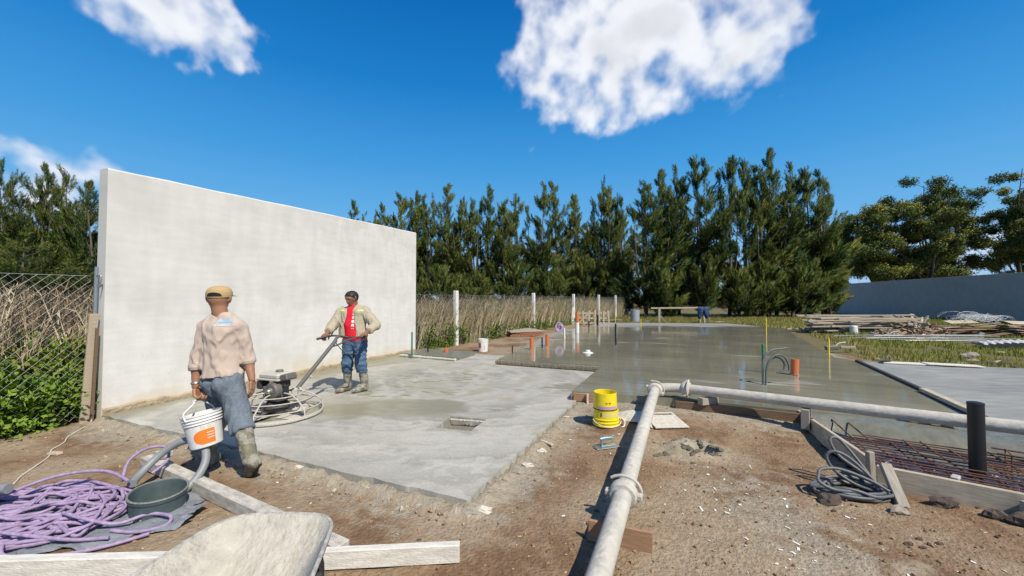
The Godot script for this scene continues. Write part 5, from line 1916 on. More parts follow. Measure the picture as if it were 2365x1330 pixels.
	# black upright pipe
	var bp := thing("black_pipe", "thick black pipe standing upright in the pit behind the front board", "pipe", Vector3(3.93, -0.05, -3.40))
	var bm := MB.new()
	bm.lathe([Vector2(0.052, -0.05), Vector2(0.052, 0.69), Vector2(0.05, 0.705)], 24)
	put(bm, "tube", M.black_plastic, bp, false)
	var bc := MB.new()
	bc.lathe([Vector2(0.05, 0.70), Vector2(0.054, 0.706), Vector2(0.052, 0.722), Vector2(0.03, 0.728), Vector2(0, 0.722)], 24)
	put(bc, "taped_cap", M.black_plastic, bp, false)
	# hollow block on the slab
	var hb := thing("hollow_block", "pale hollow concrete block on the slab under the pump pipe", "block", Vector3(4.62, TOP, -4.42), "", -0.68)
	var hm := MB.new()
	for s in [[Vector3(0, 0.05, 0.055), Vector3(0.38, 0.10, 0.028)], [Vector3(0, 0.05, -0.055), Vector3(0.38, 0.10, 0.028)], [Vector3(-0.175, 0.05, 0), Vector3(0.03, 0.10, 0.082)], [Vector3(0, 0.05, 0), Vector3(0.03, 0.10, 0.082)], [Vector3(0.175, 0.05, 0), Vector3(0.03, 0.10, 0.082)]]:
		hm.box(Transform3D(Basis(), s[0]), s[1], 0.003)
	put(hm, "body", M.block_grey, hb, false)
	# dark stones at the foot of the front board
	for q in [[3.24, -3.02, 0.06, "dark lump of stone beside the slanting brace"], [3.55, -2.78, 0.07, "large dark stone leaning on the front form board"], [3.43, -2.86, 0.05, "small dark stone between two larger ones at the form board"], [3.74, -2.62, 0.05, "dark stone by the short timber peg"], [2.42, -3.06, 0.06, "dark clod beside the coil of grey conduit"], [2.80, -2.92, 0.045, "pale stone before the coil of grey conduit"]]:
		var mb := MB.new()
		mb.rock(Transform3D(Basis(rv(rng), rng.randf() * 3.0).scaled(Vector3(q[2] * 1.4, q[2] * 0.8, q[2])), Vector3(q[0], q[2] * 0.45, q[1])), NZ, 0.8, 12)
		single(mb, "stone", M.stone if q[2] < 0.048 else M.stone_dark, Vector3(q[0], 0, q[1]), q[3], "stone")

func d2(d: Vector3) -> Vector2:
	return Vector2(d.x, d.z)

# loops of hose that lie on one another: a height field keeps each pass above the last
func lay(points: Array, r: float, floor_y: Callable, cell := 0.02, press := 0.55) -> PackedVector3Array:
	var p := path(points, 0.03)
	var field := {}
	var out := PackedVector3Array()
	var ys := PackedFloat32Array()
	for i in p.size():
		var key := Vector2i(int(floor(p[i].x / cell)), int(floor(p[i].z / cell)))
		var y: float = floor_y.call(p[i].x, p[i].z) + r
		for a in [-1, 0, 1]:
			for b in [-1, 0, 1]:
				var k := key + Vector2i(a, b)
				if field.has(k) and i - field[k][1] > 6:
					y = maxf(y, field[k][0] + r * 2.0 * press)
		ys.append(maxf(y, p[i].y))
		for a in [0]:
			field[key] = [minf(ys[i], floor_y.call(p[i].x, p[i].z) + r * 9.0), i]
	for s in 3:
		for i in range(1, ys.size() - 1):
			ys[i] = maxf(ys[i] * 0.6, (ys[i - 1] + ys[i] * 2.0 + ys[i + 1]) * 0.25)
	for i in p.size():
		out.append(Vector3(p[i].x, ys[i], p[i].z))
	return out

func coils() -> void:
	var soil := func(x: float, z: float) -> float: return gh(x, z)
	# grey conduit coil by the pit
	var r := RandomNumberGenerator.new()
	r.seed = 15
	var t := thing("conduit_coil", "loose coil of grey conduit on the soil by the form boards", "conduit", Vector3(2.68, 0, -3.2))
	var pts := []
	for i in 62:
		var a := i * 0.62
		var k := 1.0 + 0.16 * sin(i * 1.7) + r.randf_range(-0.08, 0.08)
		pts.append(Vector3(2.70 + cos(a) * 0.25 * k + 0.04 * sin(i * 0.4), 0, -3.20 + sin(a) * 0.13 * k))
	var mb := MB.new()
	mb.tube(lay(pts, 0.0125, soil), 0.0125, 8)
	put(mb, "coil", M.dark_conduit, t)
	for s in [[Vector3(2.88, 0.02, -3.10), Vector3(2.87, 0.10, -3.18), Vector3(2.77, 0.24, -3.29), Vector3(2.68, 0.285, -3.34), Vector3(2.625, 0.24, -3.36), Vector3(2.66, 0.14, -3.33), Vector3(2.78, 0.05, -3.25), Vector3(2.9, 0.03, -3.15)],
			[Vector3(2.86, 0.03, -3.12), Vector3(2.88, 0.13, -3.25), Vector3(2.82, 0.31, -3.40), Vector3(2.77, 0.365, -3.44), Vector3(2.72, 0.34, -3.44), Vector3(2.75, 0.23, -3.38), Vector3(2.87, 0.12, -3.26), Vector3(2.92, 0.02, -3.06)],
			[Vector3(2.42, 0.16, -3.18), Vector3(2.47, 0.19, -3.22), Vector3(2.62, 0.19, -3.22), Vector3(2.80, 0.13, -3.16), Vector3(2.90, 0.07, -3.10)],
			[Vector3(2.42, 0.16, -3.18), Vector3(2.39, 0.13, -3.14), Vector3(2.46, 0.09, -3.10), Vector3(2.6, 0.07, -3.1)]]:
		var m2 := MB.new()
		m2.tube(path(s, 0.025), 0.0125, 8)
		put(m2, "loop", M.dark_conduit, t)
	# tarp under the hose
	var tp := MB.new()
	var g := []
	var nu := 70
	var nv := 46
	for j in nv + 1:
		var row := []
		for i in nu + 1:
			var u := float(i) / nu
			var w := float(j) / nv
			var p := Vector2(-4.35, -3.08).lerp(Vector2(-2.42, -3.26), u).lerp(Vector2(-3.2, -2.28).lerp(Vector2(-2.16, -2.70), u), w)
			p += Vector2(gn.get_noise_2d(u * 300.0, w * 300.0), gn.get_noise_2d(u * 300.0 + 99.0, w * 300.0)) * 0.10
			var y := gh(p.x, p.y) + 0.014 + 0.045 * absf(gn.get_noise_2d(p.x * 200.0 + p.y * 120.0, p.y * 60.0)) + 0.02 * gn2.get_noise_2d(p.x * 380.0, p.y * 200.0)
			var e := minf(minf(u, 1.0 - u), minf(w, 1.0 - w))
			y += 0.06 * smoothstep(0.10, 0.0, 1.0 - u) * smoothstep(0.2, 0.8, w) - 0.012 * smoothstep(0.05, 0.0, e)
			row.append(Vector3(p.x, maxf(y, gh(p.x, p.y) + 0.006), p.y))
		g.append(row)
	for j in nv:
		for i in nu:
			tp.quad(g[j][i], g[j][i + 1], g[j + 1][i + 1], g[j + 1][i], Vector3.UP)
	single(tp, "tarpaulin", M.tarp, Vector3(-3.0, 0, -2.8), "creased blue grey tarpaulin lying under the lilac hose", "tarp")
	# lilac hose heap
	var h := thing("lilac_hose", "tangled heap of lilac corrugated hose on the tarpaulin", "hose", Vector3(-3.1, 0, -2.9))
	var hp := []
	r.seed = 27
	var ang := 0.0
	for i in 150:
		ang += r.randf_range(0.55, 1.05) * (1.0 if sin(i * 0.21) > -0.72 else -1.0)
		var k := pow(r.randf_range(0.06, 1.0), 0.6)
		var c := Vector2(-3.34, -2.83) + Vector2(0.10 * sin(i * 0.13), 0.07 * cos(i * 0.17))
		var q := c + Vector2(cos(ang) * 0.74 * k, sin(ang) * 0.46 * k)
		q.x = minf(q.x, -2.80 + 0.02 * (i % 3))
		hp.append(Vector3(q.x, 0, q.y))
	var over := func(x: float, z: float) -> float: return gh(x, z) + 0.035
	for s in [hp.slice(0, 76), hp.slice(75, 150)]:
		var hm := MB.new()
		hm.tube(lay(s, 0.0112, over, 0.024, 0.5), 0.0112, 8)
		put(hm, "coil", M.purple_hose, h)
	for s in [[Vector3(-3.02, 0.14, -3.12), Vector3(-3.1, 0.24, -3.26), Vector3(-3.12, 0.27, -3.45), Vector3(-3.02, 0.25, -3.52), Vector3(-2.93, 0.18, -3.42), Vector3(-2.95, 0.12, -3.3)],
			[Vector3(-2.60, 0.05, -2.62), Vector3(-2.45, 0.03, -2.64), Vector3(-2.32, 0.035, -2.70), Vector3(-2.34, 0.06, -2.77), Vector3(-2.5, 0.07, -2.78), Vector3(-2.62, 0.06, -2.68), Vector3(-2.8, 0.1, -2.66), Vector3(-3.0, 0.12, -2.7)],
			[Vector3(-2.35, 0.03, -2.62), Vector3(-2.5, 0.025, -2.50), Vector3(-2.7, 0.03, -2.40), Vector3(-2.95, 0.05, -2.36), Vector3(-3.05, 0.08, -2.42)],
			[Vector3(-3.4, 0.10, -2.55), Vector3(-3.1, 0.10, -2.50), Vector3(-2.75, 0.05, -2.52), Vector3(-2.55, 0.04, -2.56)],
			[Vector3(-3.75, 0.1, -2.9), Vector3(-3.5, 0.19, -3.08), Vector3(-3.2, 0.20, -3.16), Vector3(-2.95, 0.15, -3.1)]]:
		var hm := MB.new()
		hm.tube(path(s, 0.03), 0.0115, 8)
		put(hm, "loop", M.purple_hose, h)
	# thick grey hose standing up in an arc
	var th := thing("thick_hose", "thick grey hose arching up above the lilac hose heap", "hose", Vector3(-2.9, 0, -3.3))
	var tm := MB.new()
	tm.tube(path([Vector3(-2.96, 0.11, -3.14), Vector3(-3.0, 0.13, -3.24), Vector3(-2.97, 0.22, -3.36), Vector3(-2.87, 0.31, -3.42), Vector3(-2.74, 0.345, -3.43), Vector3(-2.61, 0.31, -3.40), Vector3(-2.54, 0.22, -3.34), Vector3(-2.53, 0.13, -3.26), Vector3(-2.56, 0.06, -3.17), Vector3(-2.64, 0.035, -3.12)], 0.02), 0.030, 14)
	put(tm, "hose", M.grey_conduit, th)
	var th2 := thing("hose_end", "open end of thick grey hose lying across the lilac heap", "hose", Vector3(-3.9, 0, -2.85))
	var t2 := MB.new()
	t2.tube(path([Vector3(-4.6, 0.16, -2.95), Vector3(-4.1, 0.17, -2.92), Vector3(-3.62, 0.185, -2.90)], 0.05), 0.034, 14)
	put(t2, "hose", M.grey_conduit, th2)
	# cut tub
	var tb := thing("cut_tub", "shallow dark grey tub splashed with mortar beside the lilac hose", "tub", Vector3(-2.56, gh(-2.56, -2.92) + 0.02, -2.92))
	tb.rotation.z = -0.06
	tb.rotation.x = 0.06
	var tm2 := MB.new()
	tm2.lathe([Vector2(0, 0), Vector2(0.147, 0), Vector2(0.154, 0.01), Vector2(0.162, 0.125), Vector2(0.168, 0.128), Vector2(0.171, 0.152), Vector2(0.166, 0.159), Vector2(0.159, 0.152), Vector2(0.147, 0.02), Vector2(0, 0.018)], 44)
	put(tm2, "shell", M.tub_grey, tb, false)
	var rim := MB.new()
	rim.lathe([Vector2(0.170, 0.148), Vector2(0.174, 0.153), Vector2(0.169, 0.161), Vector2(0.161, 0.158)], 44)
	put(rim, "rim", mt("tub_rim", lin(0.30, 0.31, 0.27), 0.8, {"tex": tex(0.015, 0.3, 1.0), "scale": 6.0}), tb, false)
	var sp := MB.new()
	for i in 90:
		var a := rng.randf() * TAU
		var y := 0.002 + 0.03 * pow(rng.randf(), 1.6)
		var rr := 0.154 + 0.008 * y / 0.125
		var o := Vector3(cos(a), 0, sin(a))
		var s := rng.randf_range(0.008, 0.02) * (1.0 - y * 22.0)
		sp.rock(Transform3D(Basis(Vector3(-o.z, 0, o.x), Vector3.UP, o) * Basis().scaled(Vector3(s * 1.6, s * 0.7, 0.0018)), o * rr + Vector3(0, y, 0)), NZ, 0.7, 6, true)
	put(sp, "mortar_splash", mt("splash", lin(0.36, 0.36, 0.31), 0.9), tb, false).set_meta("kind", "stuff")
	# white electric cable along the soil
	var cb := MB.new()
	var cp := []
	for q in [[-5.33, -5.13], [-5.22, -4.98], [-5.1, -4.75], [-4.98, -4.52], [-4.85, -4.36], [-4.75, -4.2], [-4.68, -4.1], [-4.56, -3.98], [-4.46, -3.82], [-4.36, -3.7], [-4.26, -3.5], [-4.15, -3.36], [-4.08, -3.22], [-4.0, -3.06], [-3.9, -2.9]]:
		cp.append(v3(q[0] + rng.randf_range(-0.015, 0.015), q[1], 0.008))
	cp[0].y = 0.12
	cp[13].y = 0.16
	cp[14].y = 0.14
	cb.tube(path(cp, 0.04), 0.0055, 6)
	single(cb, "power_cable", M.cable_white, Vector3(-4.6, 0, -4.1), "thin white cable running from the fence post to the hose heap", "cable")
	plank("wood_chip", M.wood_pale, v3(-4.62, -4.02, 0.012), v3(-4.47, -3.98, 0.014), 0.05, 0.025, "small pale wood offcut beside the white cable", "offcut")

func timber() -> void:
	plank("timber_beam", M.wood_cement, v3(-3.36, -3.70, 0.055), v3(-1.00, -2.40, 0.05), 0.095, 0.095, "long square timber beam crusted with cement lying on the soil", "beam", "", 0.0, 0.006)
	plank("wood_chock", M.wood_cement, v3(-3.24, -3.72, 0.128), v3(-3.14, -3.66, 0.128), 0.10, 0.05, "small timber chock on the end of the long crusted beam", "chock")
	plank("white_board", M.wood_white, v3(-1.45, -2.30, 0.05), v3(-0.31, -2.40, 0.055), 0.05, 0.105, "whitened board lying on edge behind the wheelbarrow", "board")
	plank("white_board", M.wood_white, v3(-3.3, -2.24, 0.05), v3(-1.75, -2.29, 0.055), 0.06, 0.11, "whitened board lying on edge before the lilac hose", "board")
	# chips of white board along the pale slab
	plank("slab_stake", M.wood_pale, Vector3(0.31, 0.035, -4.30), Vector3(0.42, 0.03, -4.18), 0.03, 0.02, "pale wooden stake lying at the right edge of the pale slab", "stake")
	var k := 0
	for q in [[-0.62, -3.05, 0.05], [-2.04, -3.70, 0.06], [-1.92, -3.66, 0.055], [-2.14, -3.76, 0.06], [0.30, -4.05, 0.05], [0.07, -3.55, 0.045], [0.15, -3.72, 0.05], [0.44, -4.5, 0.05], [-0.2, -2.93, 0.06], [-0.30, -2.88, 0.05], [-2.55, -3.9, 0.06], [-2.7, -3.95, 0.05], [-3.2, -4.2, 0.05], [0.62, -5.0, 0.04], [0.7, -5.15, 0.04]]:
		var mb := MB.new()
		mb.rock(Transform3D(Basis(rv(rng), rng.randf()).scaled(Vector3(q[2], q[2] * 0.45, q[2] * 0.6)), Vector3(q[0], gh(q[0], q[1]) + 0.02, q[1])), NZ, 0.8, 10)
		single(mb, "rubble_stone", M.cement_dry if k % 2 == 0 else M.stone, Vector3(q[0], 0, q[1]), "pale lump of rubble along the broken edge of the pale slab", "stone", "rubble along the slab edge")
		k += 1
	# broken pale rim of the sump
	for i in 12:
		var e := Vector2(-0.80, -5.03).lerp(Vector2(-0.34, -4.92), i / 11.0)
		if i > 11: e = Vector2(-0.87, -4.66).lerp(Vector2(-0.79, -5.0), (i - 11) / 5.0)
		var mb := MB.new()
		mb.rock(Transform3D(Basis(Vector3.UP, rng.randf() * 3.0).scaled(Vector3(rng.randf_range(0.02, 0.035), 0.010, 0.012)), Vector3(e.x, LOW - 0.022, e.y + 0.016)), NZ, 0.8, 8)
		single(mb, "rim_crumb", M.cement_dry, Vector3(e.x, 0.03, e.y), "pale crumb of mortar on the rim of the square sump", "crumb", "crumbs round the sump")
	# wet mud thrown up round the small hole, darkened to paint its rim shadow
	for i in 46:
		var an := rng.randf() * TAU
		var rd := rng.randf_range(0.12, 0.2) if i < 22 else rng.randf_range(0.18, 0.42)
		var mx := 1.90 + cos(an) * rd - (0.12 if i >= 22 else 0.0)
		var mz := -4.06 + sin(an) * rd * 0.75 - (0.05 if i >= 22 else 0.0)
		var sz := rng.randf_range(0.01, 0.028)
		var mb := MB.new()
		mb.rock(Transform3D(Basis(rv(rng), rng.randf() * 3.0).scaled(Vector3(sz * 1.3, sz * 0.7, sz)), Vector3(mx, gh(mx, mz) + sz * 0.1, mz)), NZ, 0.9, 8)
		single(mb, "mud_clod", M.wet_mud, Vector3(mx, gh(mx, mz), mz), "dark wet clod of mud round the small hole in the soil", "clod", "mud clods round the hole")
	# dark clods on the open soil
	for q in [[2.62, -2.60], [2.50, -2.55], [2.56, -2.52], [2.70, -2.56], [2.35, -2.95], [0.62, -2.95], [-0.6, -2.6], [1.55, -3.35], [-4.2, -4.4]]:
		var sz := rng.randf_range(0.01, 0.022)
		var mb := MB.new()
		mb.rock(Transform3D(Basis(rv(rng), rng.randf() * 3.0).scaled(Vector3(sz * 1.5, sz * 0.7, sz)), Vector3(q[0], gh(q[0], q[1]) + sz * 0.3, q[1])), NZ, 0.9, 8)
		single(mb, "loose_clod", M.stone_dark, Vector3(q[0], gh(q[0], q[1]), q[1]), "small dark clod lying on the open brown soil", "clod", "dark clods on the open soil")
	# hand tools by the pipe
	var t := thing("hand_trowel", "steel finishing trowel with bluish handle lying on the soil", "trowel", Vector3(0.98, gh(0.98, -4.18) + 0.008, -4.18), "", 0.30)
	var bl := MB.new()
	bl.box(Transform3D(Basis(), Vector3(0, 0.004, 0)), Vector3(0.27, 0.005, 0.115), 0.001)
	put(bl, "blade", M.steel, t, false)
	var ps := MB.new()
	ps.box(Transform3D(Basis(), Vector3(-0.055, 0.045, 0)), Vector3(0.016, 0.08, 0.03), 0.003)
	ps.box(Transform3D(Basis(), Vector3(0.02, 0.012, 0)), Vector3(0.17, 0.010, 0.03), 0.002)
	put(ps, "mount", M.blue_steel, t, false)
	var hd := MB.new()
	hd.tube(PackedVector3Array([Vector3(-0.07, 0.085, 0), Vector3(-0.06, 0.087, 0), Vector3(0.0, 0.09, 0), Vector3(0.06, 0.088, 0), Vector3(0.075, 0.086, 0)]), [0.012, 0.018, 0.02, 0.018, 0.010], 10)
	put(hd, "grip", M.blue_steel, t, false)
	# mortar board with a slot
	var mbd := thing("mortar_board", "square pale mortar board with a grip slot beside the pump pipe", "board", Vector3(1.83, gh(1.83, -4.85) + 0.02, -4.85), "", 0.06)
	mbd.rotation.x = 0.10
	var q := MB.new()
	for s in [[Vector3(0, 0, 0.06), Vector3(0.40, 0.016, 0.36)], [Vector3(-0.16, 0, -0.15), Vector3(0.08, 0.016, 0.058)], [Vector3(0.185, 0, -0.15), Vector3(0.03, 0.016, 0.058)], [Vector3(0.025, 0, -0.192), Vector3(0.35, 0.016, 0.024)]]:
		q.box(Transform3D(Basis(), s[0]), s[1], 0.003)
	put(q, "panel", M.cement_dry, mbd, false)
	# stiff grey mortar bag left of the pipe
	var bg := MB.new()
	var gg := []
	for j in 17:
		var row := []
		for i in 17:
			var u := i / 16.0
			var w := j / 16.0
			var p := Vector2(1.28, -5.2).lerp(Vector2(1.72, -5.2), u).lerp(Vector2(1.33, -4.92).lerp(Vector2(1.62, -4.62), u), w)
			row.append(Vector3(p.x, gh(p.x, p.y) + 0.012 + 0.05 * sin(u * 3.0) * sin(w * 3.0) + 0.02 * gn2.get_noise_2d(p.x * 500.0, p.y * 500.0), p.y))
		gg.append(row)
	for j in 16:
		for i in 16:
			bg.quad(gg[j][i], gg[j][i + 1], gg[j + 1][i + 1], gg[j + 1][i], Vector3.UP)
	single(bg, "mortar_sack", M.cement_dry, Vector3(1.5, 0, -4.9), "stiff grey mortar sack lying behind the yellow pails", "sack")

func wheelbarrow() -> void:
	var t := thing("wheelbarrow", "cement lined wheelbarrow tray with dark outer side on the soil", "wheelbarrow", Vector3(-0.98, 0, -1.45))
	# rim (outer loop) and floor loops, rounded trapezoids
	var rim := rounded([Vector2(-1.235, -1.77), Vector2(-0.775, -1.775), Vector2(-0.63, -1.10), Vector2(-1.33, -1.10)], 0.11)
	var flo := rounded([Vector2(-1.10, -1.46), Vector2(-0.86, -1.46), Vector2(-0.80, -1.12), Vector2(-1.14, -1.12)], 0.07)
	var n := rim.size()
	var mb := MB.new()
	var out := MB.new()
	var rows := []
	var steps := 9
	for j in steps + 1:
		var k := float(j) / steps
		var row := []
		for i in n:
			var p: Vector2 = rim[i].lerp(flo[i], k)
			var y := lerpf(0.605, 0.40, pow(k, 0.85)) + 0.004 * gn2.get_noise_2d(p.x * 1200.0, p.y * 1200.0)
			if rim[i].y < -1.5: y -= 0.0
			row.append(Vector3(p.x, y, p.y))
		rows.append(row)
	for j in steps:
		for i in n:
			var q := (i + 1) % n
			mb.quad(rows[j][i], rows[j][q], rows[j + 1][q], rows[j + 1][i], Vector3.UP)
	var c := Vector3(-0.975, 0.398, -1.28)
	for i in n:
		mb.flat(rows[steps][i], rows[steps][(i + 1) % n], c, Vector3.UP)
	put(mb, "tray_lining", M.tray_cement, t)
	var w := 0.012
	for j in steps:
		for i in n:
			var q := (i + 1) % n
			var f := func(jj: int, ii: int) -> Vector3:
				var p: Vector3 = rows[jj][ii]
				var o := (Vector2(p.x, p.z) - Vector2(-0.98, -1.38)).normalized() * 0.016
				return p + Vector3(o.x, -0.012, o.y)
			out.quad(f.call(j, i), f.call(j, q), f.call(j + 1, q), f.call(j + 1, i), Vector3(rows[0][i].x + 0.98, -0.6, rows[0][i].z + 1.38))
	put(out, "tray", M.tray_metal, t)
	var rr := MB.new()
	var rp := PackedVector3Array()
	for i in n + 1:
		var p: Vector3 = rows[0][i % n]
		var o := (Vector2(p.x, p.z) - Vector2(-0.98, -1.38)).normalized() * 0.008
		rp.append(p + Vector3(o.x, -0.004, o.y))
	rr.tube(rp, 0.009, 8, false)
	put(rr, "rim", mt("tray_rim", lin(0.58, 0.57, 0.52), 0.8, {"tex": tex(0.012, 0.3, 1.0), "scale": 4.0}), t)
	for s in [-1.0, 1.0]:
		var fr := MB.new()
		fr.tube(path([Vector3(-0.98 + s * 0.05, 0.22, -1.95), Vector3(-0.98 + s * 0.14, 0.37, -1.55), Vector3(-0.98 + s * 0.24, 0.385, -1.15), Vector3(-0.98 + s * 0.29, 0.50, -0.62)], 0.06), 0.017, 8)
		put(fr, "handle_bar", M.tray_metal, t)
		var lg := MB.new()
		lg.tube(path([Vector3(-0.98 + s * 0.20, 0.37, -1.50), Vector3(-0.98 + s * 0.25, 0.30, -1.50), Vector3(-0.98 + s * 0.27, 0.12, -1.45), Vector3(-0.98 + s * 0.26, 0.02, -1.40), Vector3(-0.98 + s * 0.25, 0.02, -1.25), Vector3(-0.98 + s * 0.25, 0.36, -1.05)], 0.03), 0.016, 8)
		put(lg, "leg", M.tray_metal, t)
	var wh := MB.new()
	var wt := Transform3D(Basis(Vector3(0, 0, 1), PI / 2), Vector3(-0.98, 0.185, -1.88))
	wh.lathe([Vector2(0.12, -0.03), Vector2(0.165, -0.035), Vector2(0.182, -0.015), Vector2(0.182, 0.015), Vector2(0.165, 0.035), Vector2(0.12, 0.03)], 28, wt)
	var ty := put(wh, "tyre", M.rubber, t)
	var hb := MB.new()
	hb.lathe([Vector2(0, -0.05), Vector2(0.03, -0.05), Vector2(0.03, -0.02), Vector2(0.12, -0.02), Vector2(0.12, 0.02), Vector2(0.03, 0.02), Vector2(0.03, 0.05), Vector2(0, 0.05)], 20, wt)
	put(hb, "wheel_hub", M.steel, ty)

func rounded(q: Array, r: float) -> PackedVector2Array:
	var out := PackedVector2Array()
	for i in 4:
		var p: Vector2 = q[i]
		var a: Vector2 = (q[(i + 3) % 4] - p).normalized()
		var b: Vector2 = (q[(i + 1) % 4] - p).normalized()
		for k in 9:
			out.append((p + a * r * 1.3).bezier_interpolate(p + a * r * 0.4, p + b * r * 0.4, p + b * r * 1.3, k / 8.0))
		var nx: Vector2 = q[(i + 1) % 4]
		var c := (p - nx).normalized()
		for k in 6:
			out.append((p + b * r * 1.3).lerp(nx + c * r * 1.3, (k + 1) / 7.0))
	return out

# ---------------------------------------------------------------- power trowel
func power_trowel() -> void:
	var c := Vector3(-3.0, LOW, -5.12)
	var t := thing("power_trowel", "petrol power trowel with ring guard working on the wet concrete", "trowel machine", c)
	var R := 0.53
	var ring := func(rad: float, y: float, r: float, called: String, m: Material, a0 := 0.0, a1 := TAU) -> void:
		var mb := MB.new()
		var p := PackedVector3Array()
		for i in 57:
			var a := lerpf(a0, a1, i / 56.0)
			p.append(c + Vector3(cos(a) * rad, y, sin(a) * rad))
		mb.tube(p, r, 8, false)
		put(mb, called, m, t)
	# lower ring is a deep band
	var band := MB.new()
	band.lathe([Vector2(R - 0.006, 0.022), Vector2(R + 0.008, 0.02), Vector2(R + 0.011, 0.03), Vector2(R + 0.008, 0.052), Vector2(R - 0.004, 0.055), Vector2(R - 0.006, 0.022)], 56, Transform3D(Basis(), c))
	put(band, "guard_band", M.guard, t)
	ring.call(R - 0.01, 0.13, 0.007, "guard_ring", M.guard)
	ring.call(R - 0.12, 0.215, 0.007, "guard_ring", M.guard)
	ring.call(R - 0.24, 0.265, 0.007, "guard_ring", M.guard)
	for i in 6:
		var a := i * TAU / 6.0 + 0.45
		var d := Vector3(cos(a), 0, sin(a))
		var mb := MB.new()
		mb.tube(PackedVector3Array([c + d * (R + 0.004) + Vector3(0, 0.03, 0), c + d * (R - 0.012) + Vector3(0, 0.13, 0), c + d * (R - 0.13) + Vector3(0, 0.225, 0), c + d * (R - 0.26) + Vector3(0, 0.285, 0), c + d * 0.13 + Vector3(0, 0.29, 0)]), 0.0095, 6)
		put(mb, "guard_spoke", M.guard, t)
	# four blades on a spider
	for i in 4:
		var a := i * TAU / 4.0 + 0.3
		var b := Basis(Vector3.UP, -a)
		var arm := MB.new()
		arm.beam(c + b * Vector3(0.04, 0.075, 0), c + b * Vector3(0.46, 0.06, 0), 0.03, 0.025, 0.004)
		put(arm, "spider_arm", M.engine_grey, t)
		var bl := MB.new()
		bl.box(Transform3D(b.rotated(b * Vector3.RIGHT, 0.14), c + b * Vector3(0.30, 0.022, 0.03)), Vector3(0.36, 0.006, 0.20), 0.002)
		put(bl, "blade", M.guard, t)
	var gb := MB.new()
	gb.lathe([Vector2(0.0, 0.06), Vector2(0.14, 0.07), Vector2(0.17, 0.11), Vector2(0.13, 0.16), Vector2(0.10, 0.20), Vector2(0.0, 0.21)], 18, Transform3D(Basis(), c))
	put(gb, "gearbox", M.engine_dark, t)
	var pl := MB.new()
	pl.box(Transform3D(Basis(Vector3.UP, -0.35), c + Vector3(0, 0.215, 0)), Vector3(0.34, 0.02, 0.26), 0.006)
	put(pl, "base_plate", M.engine_dark, t)
	# engine
	var eb := Basis(Vector3.UP, -0.35)
	var E := func(x: float, y: float, z: float) -> Transform3D: return Transform3D(eb, c + eb * Vector3(x, y, z))
	var blk := MB.new()
	blk.box(E.call(-0.02, 0.30, 0.0), Vector3(0.25, 0.16, 0.20), 0.02)
	put(blk, "crankcase", M.engine_grey, t)
	var cyl := MB.new()
	for i in 7:
		cyl.box(E.call(-0.10 + i * 0.016, 0.335, -0.03), Vector3(0.007, 0.15, 0.22), 0.002)
	put(cyl, "cooling_fins", M.engine_dark, t)
	var fan := MB.new()
	fan.lathe([Vector2(0.0, 0.06), Vector2(0.035, 0.06), Vector2(0.045, 0.035), Vector2(0.085, 0.03), Vector2(0.105, 0.01), Vector2(0.108, -0.05)], 26, E.call(0.06, 0.335, 0.115) * Transform3D(Basis(Vector3.RIGHT, PI / 2), Vector3.ZERO))
	var rs := put(fan, "recoil_starter", M.engine_grey, t)
	var hub := MB.new()
	hub.lathe([Vector2(0.0, 0.085), Vector2(0.025, 0.083), Vector2(0.034, 0.06)], 18, E.call(0.06, 0.335, 0.115) * Transform3D(Basis(Vector3.RIGHT, PI / 2), Vector3.ZERO))
	put(hub, "starter_hub", M.steel, rs)
	var tank := MB.new()
	tank.box(E.call(-0.03, 0.465, 0.0), Vector3(0.37, 0.025, 0.25), 0.01)
	tank.box(E.call(-0.03, 0.505, 0.0), Vector3(0.34, 0.075, 0.225), 0.034)
	var tk := put(tank, "fuel_tank", M.engine_tank, t)
	var cap := MB.new()
	cap.lathe([Vector2(0.045, 0.0), Vector2(0.045, 0.02), Vector2(0.04, 0.026), Vector2(0, 0.028)], 18, E.call(0.0, 0.542, -0.03))
	put(cap, "fuel_cap", M.engine_grey, tk)
	var af := MB.new()
	af.box(E.call(0.20, 0.50, 0.01) * Transform3D(Basis(Vector3(0, 0, 1), 0.25), Vector3.ZERO), Vector3(0.13, 0.085, 0.16), 0.016)
	put(af, "air_filter", M.engine_grey, t)
	var carb := MB.new()
	carb.box(E.call(0.17, 0.415, 0.02), Vector3(0.08, 0.08, 0.09), 0.012)
	put(carb, "carburettor", M.engine_dark, t)
	var muf := MB.new()
	muf.box(E.call(-0.20, 0.385, 0.04), Vector3(0.09, 0.11, 0.14), 0.02)
	put(muf, "muffler", M.engine_dark, t)
	var belt := MB.new()
	belt.tube(PackedVector3Array([c + eb * Vector3(0.02, 0.40, 0.155), c + eb * Vector3(-0.02, 0.28, 0.165), c + eb * Vector3(-0.05, 0.17, 0.15)]), 0.006, 6)
	put(belt, "throttle_rod", M.steel, t)
	# handle
	var h0 := c + Vector3(0.16, 0.27, -0.12)
	var h1 := Vector3(-2.615, 0.935, -5.93)
	var mast := MB.new()
	mast.tube(PackedVector3Array([h0, h0.lerp(h1, 0.5), h1]), 0.027, 12)
	put(mast, "mast", M.handle_grey, t)
	var pv := MB.new()
	pv.box(Transform3D(Basis(Vector3.UP, 0.4), h0 + Vector3(0.0, 0.0, 0.0)), Vector3(0.07, 0.09, 0.12), 0.01)
	pv.tube(line(h0.lerp(h1, 0.12) + Vector3(0.03, -0.03, 0.06), h0.lerp(h1, 0.12) + Vector3(0.06, -0.06, 0.1)), 0.016, 8)
	pv.tube(line(h0.lerp(h1, 0.34) + Vector3(0.02, -0.05, 0.02), h0.lerp(h1, 0.34) + Vector3(0.05, -0.06, 0.04)), 0.018, 8)
	put(pv, "pivot", M.engine_tank, t)
	var fork := MB.new()
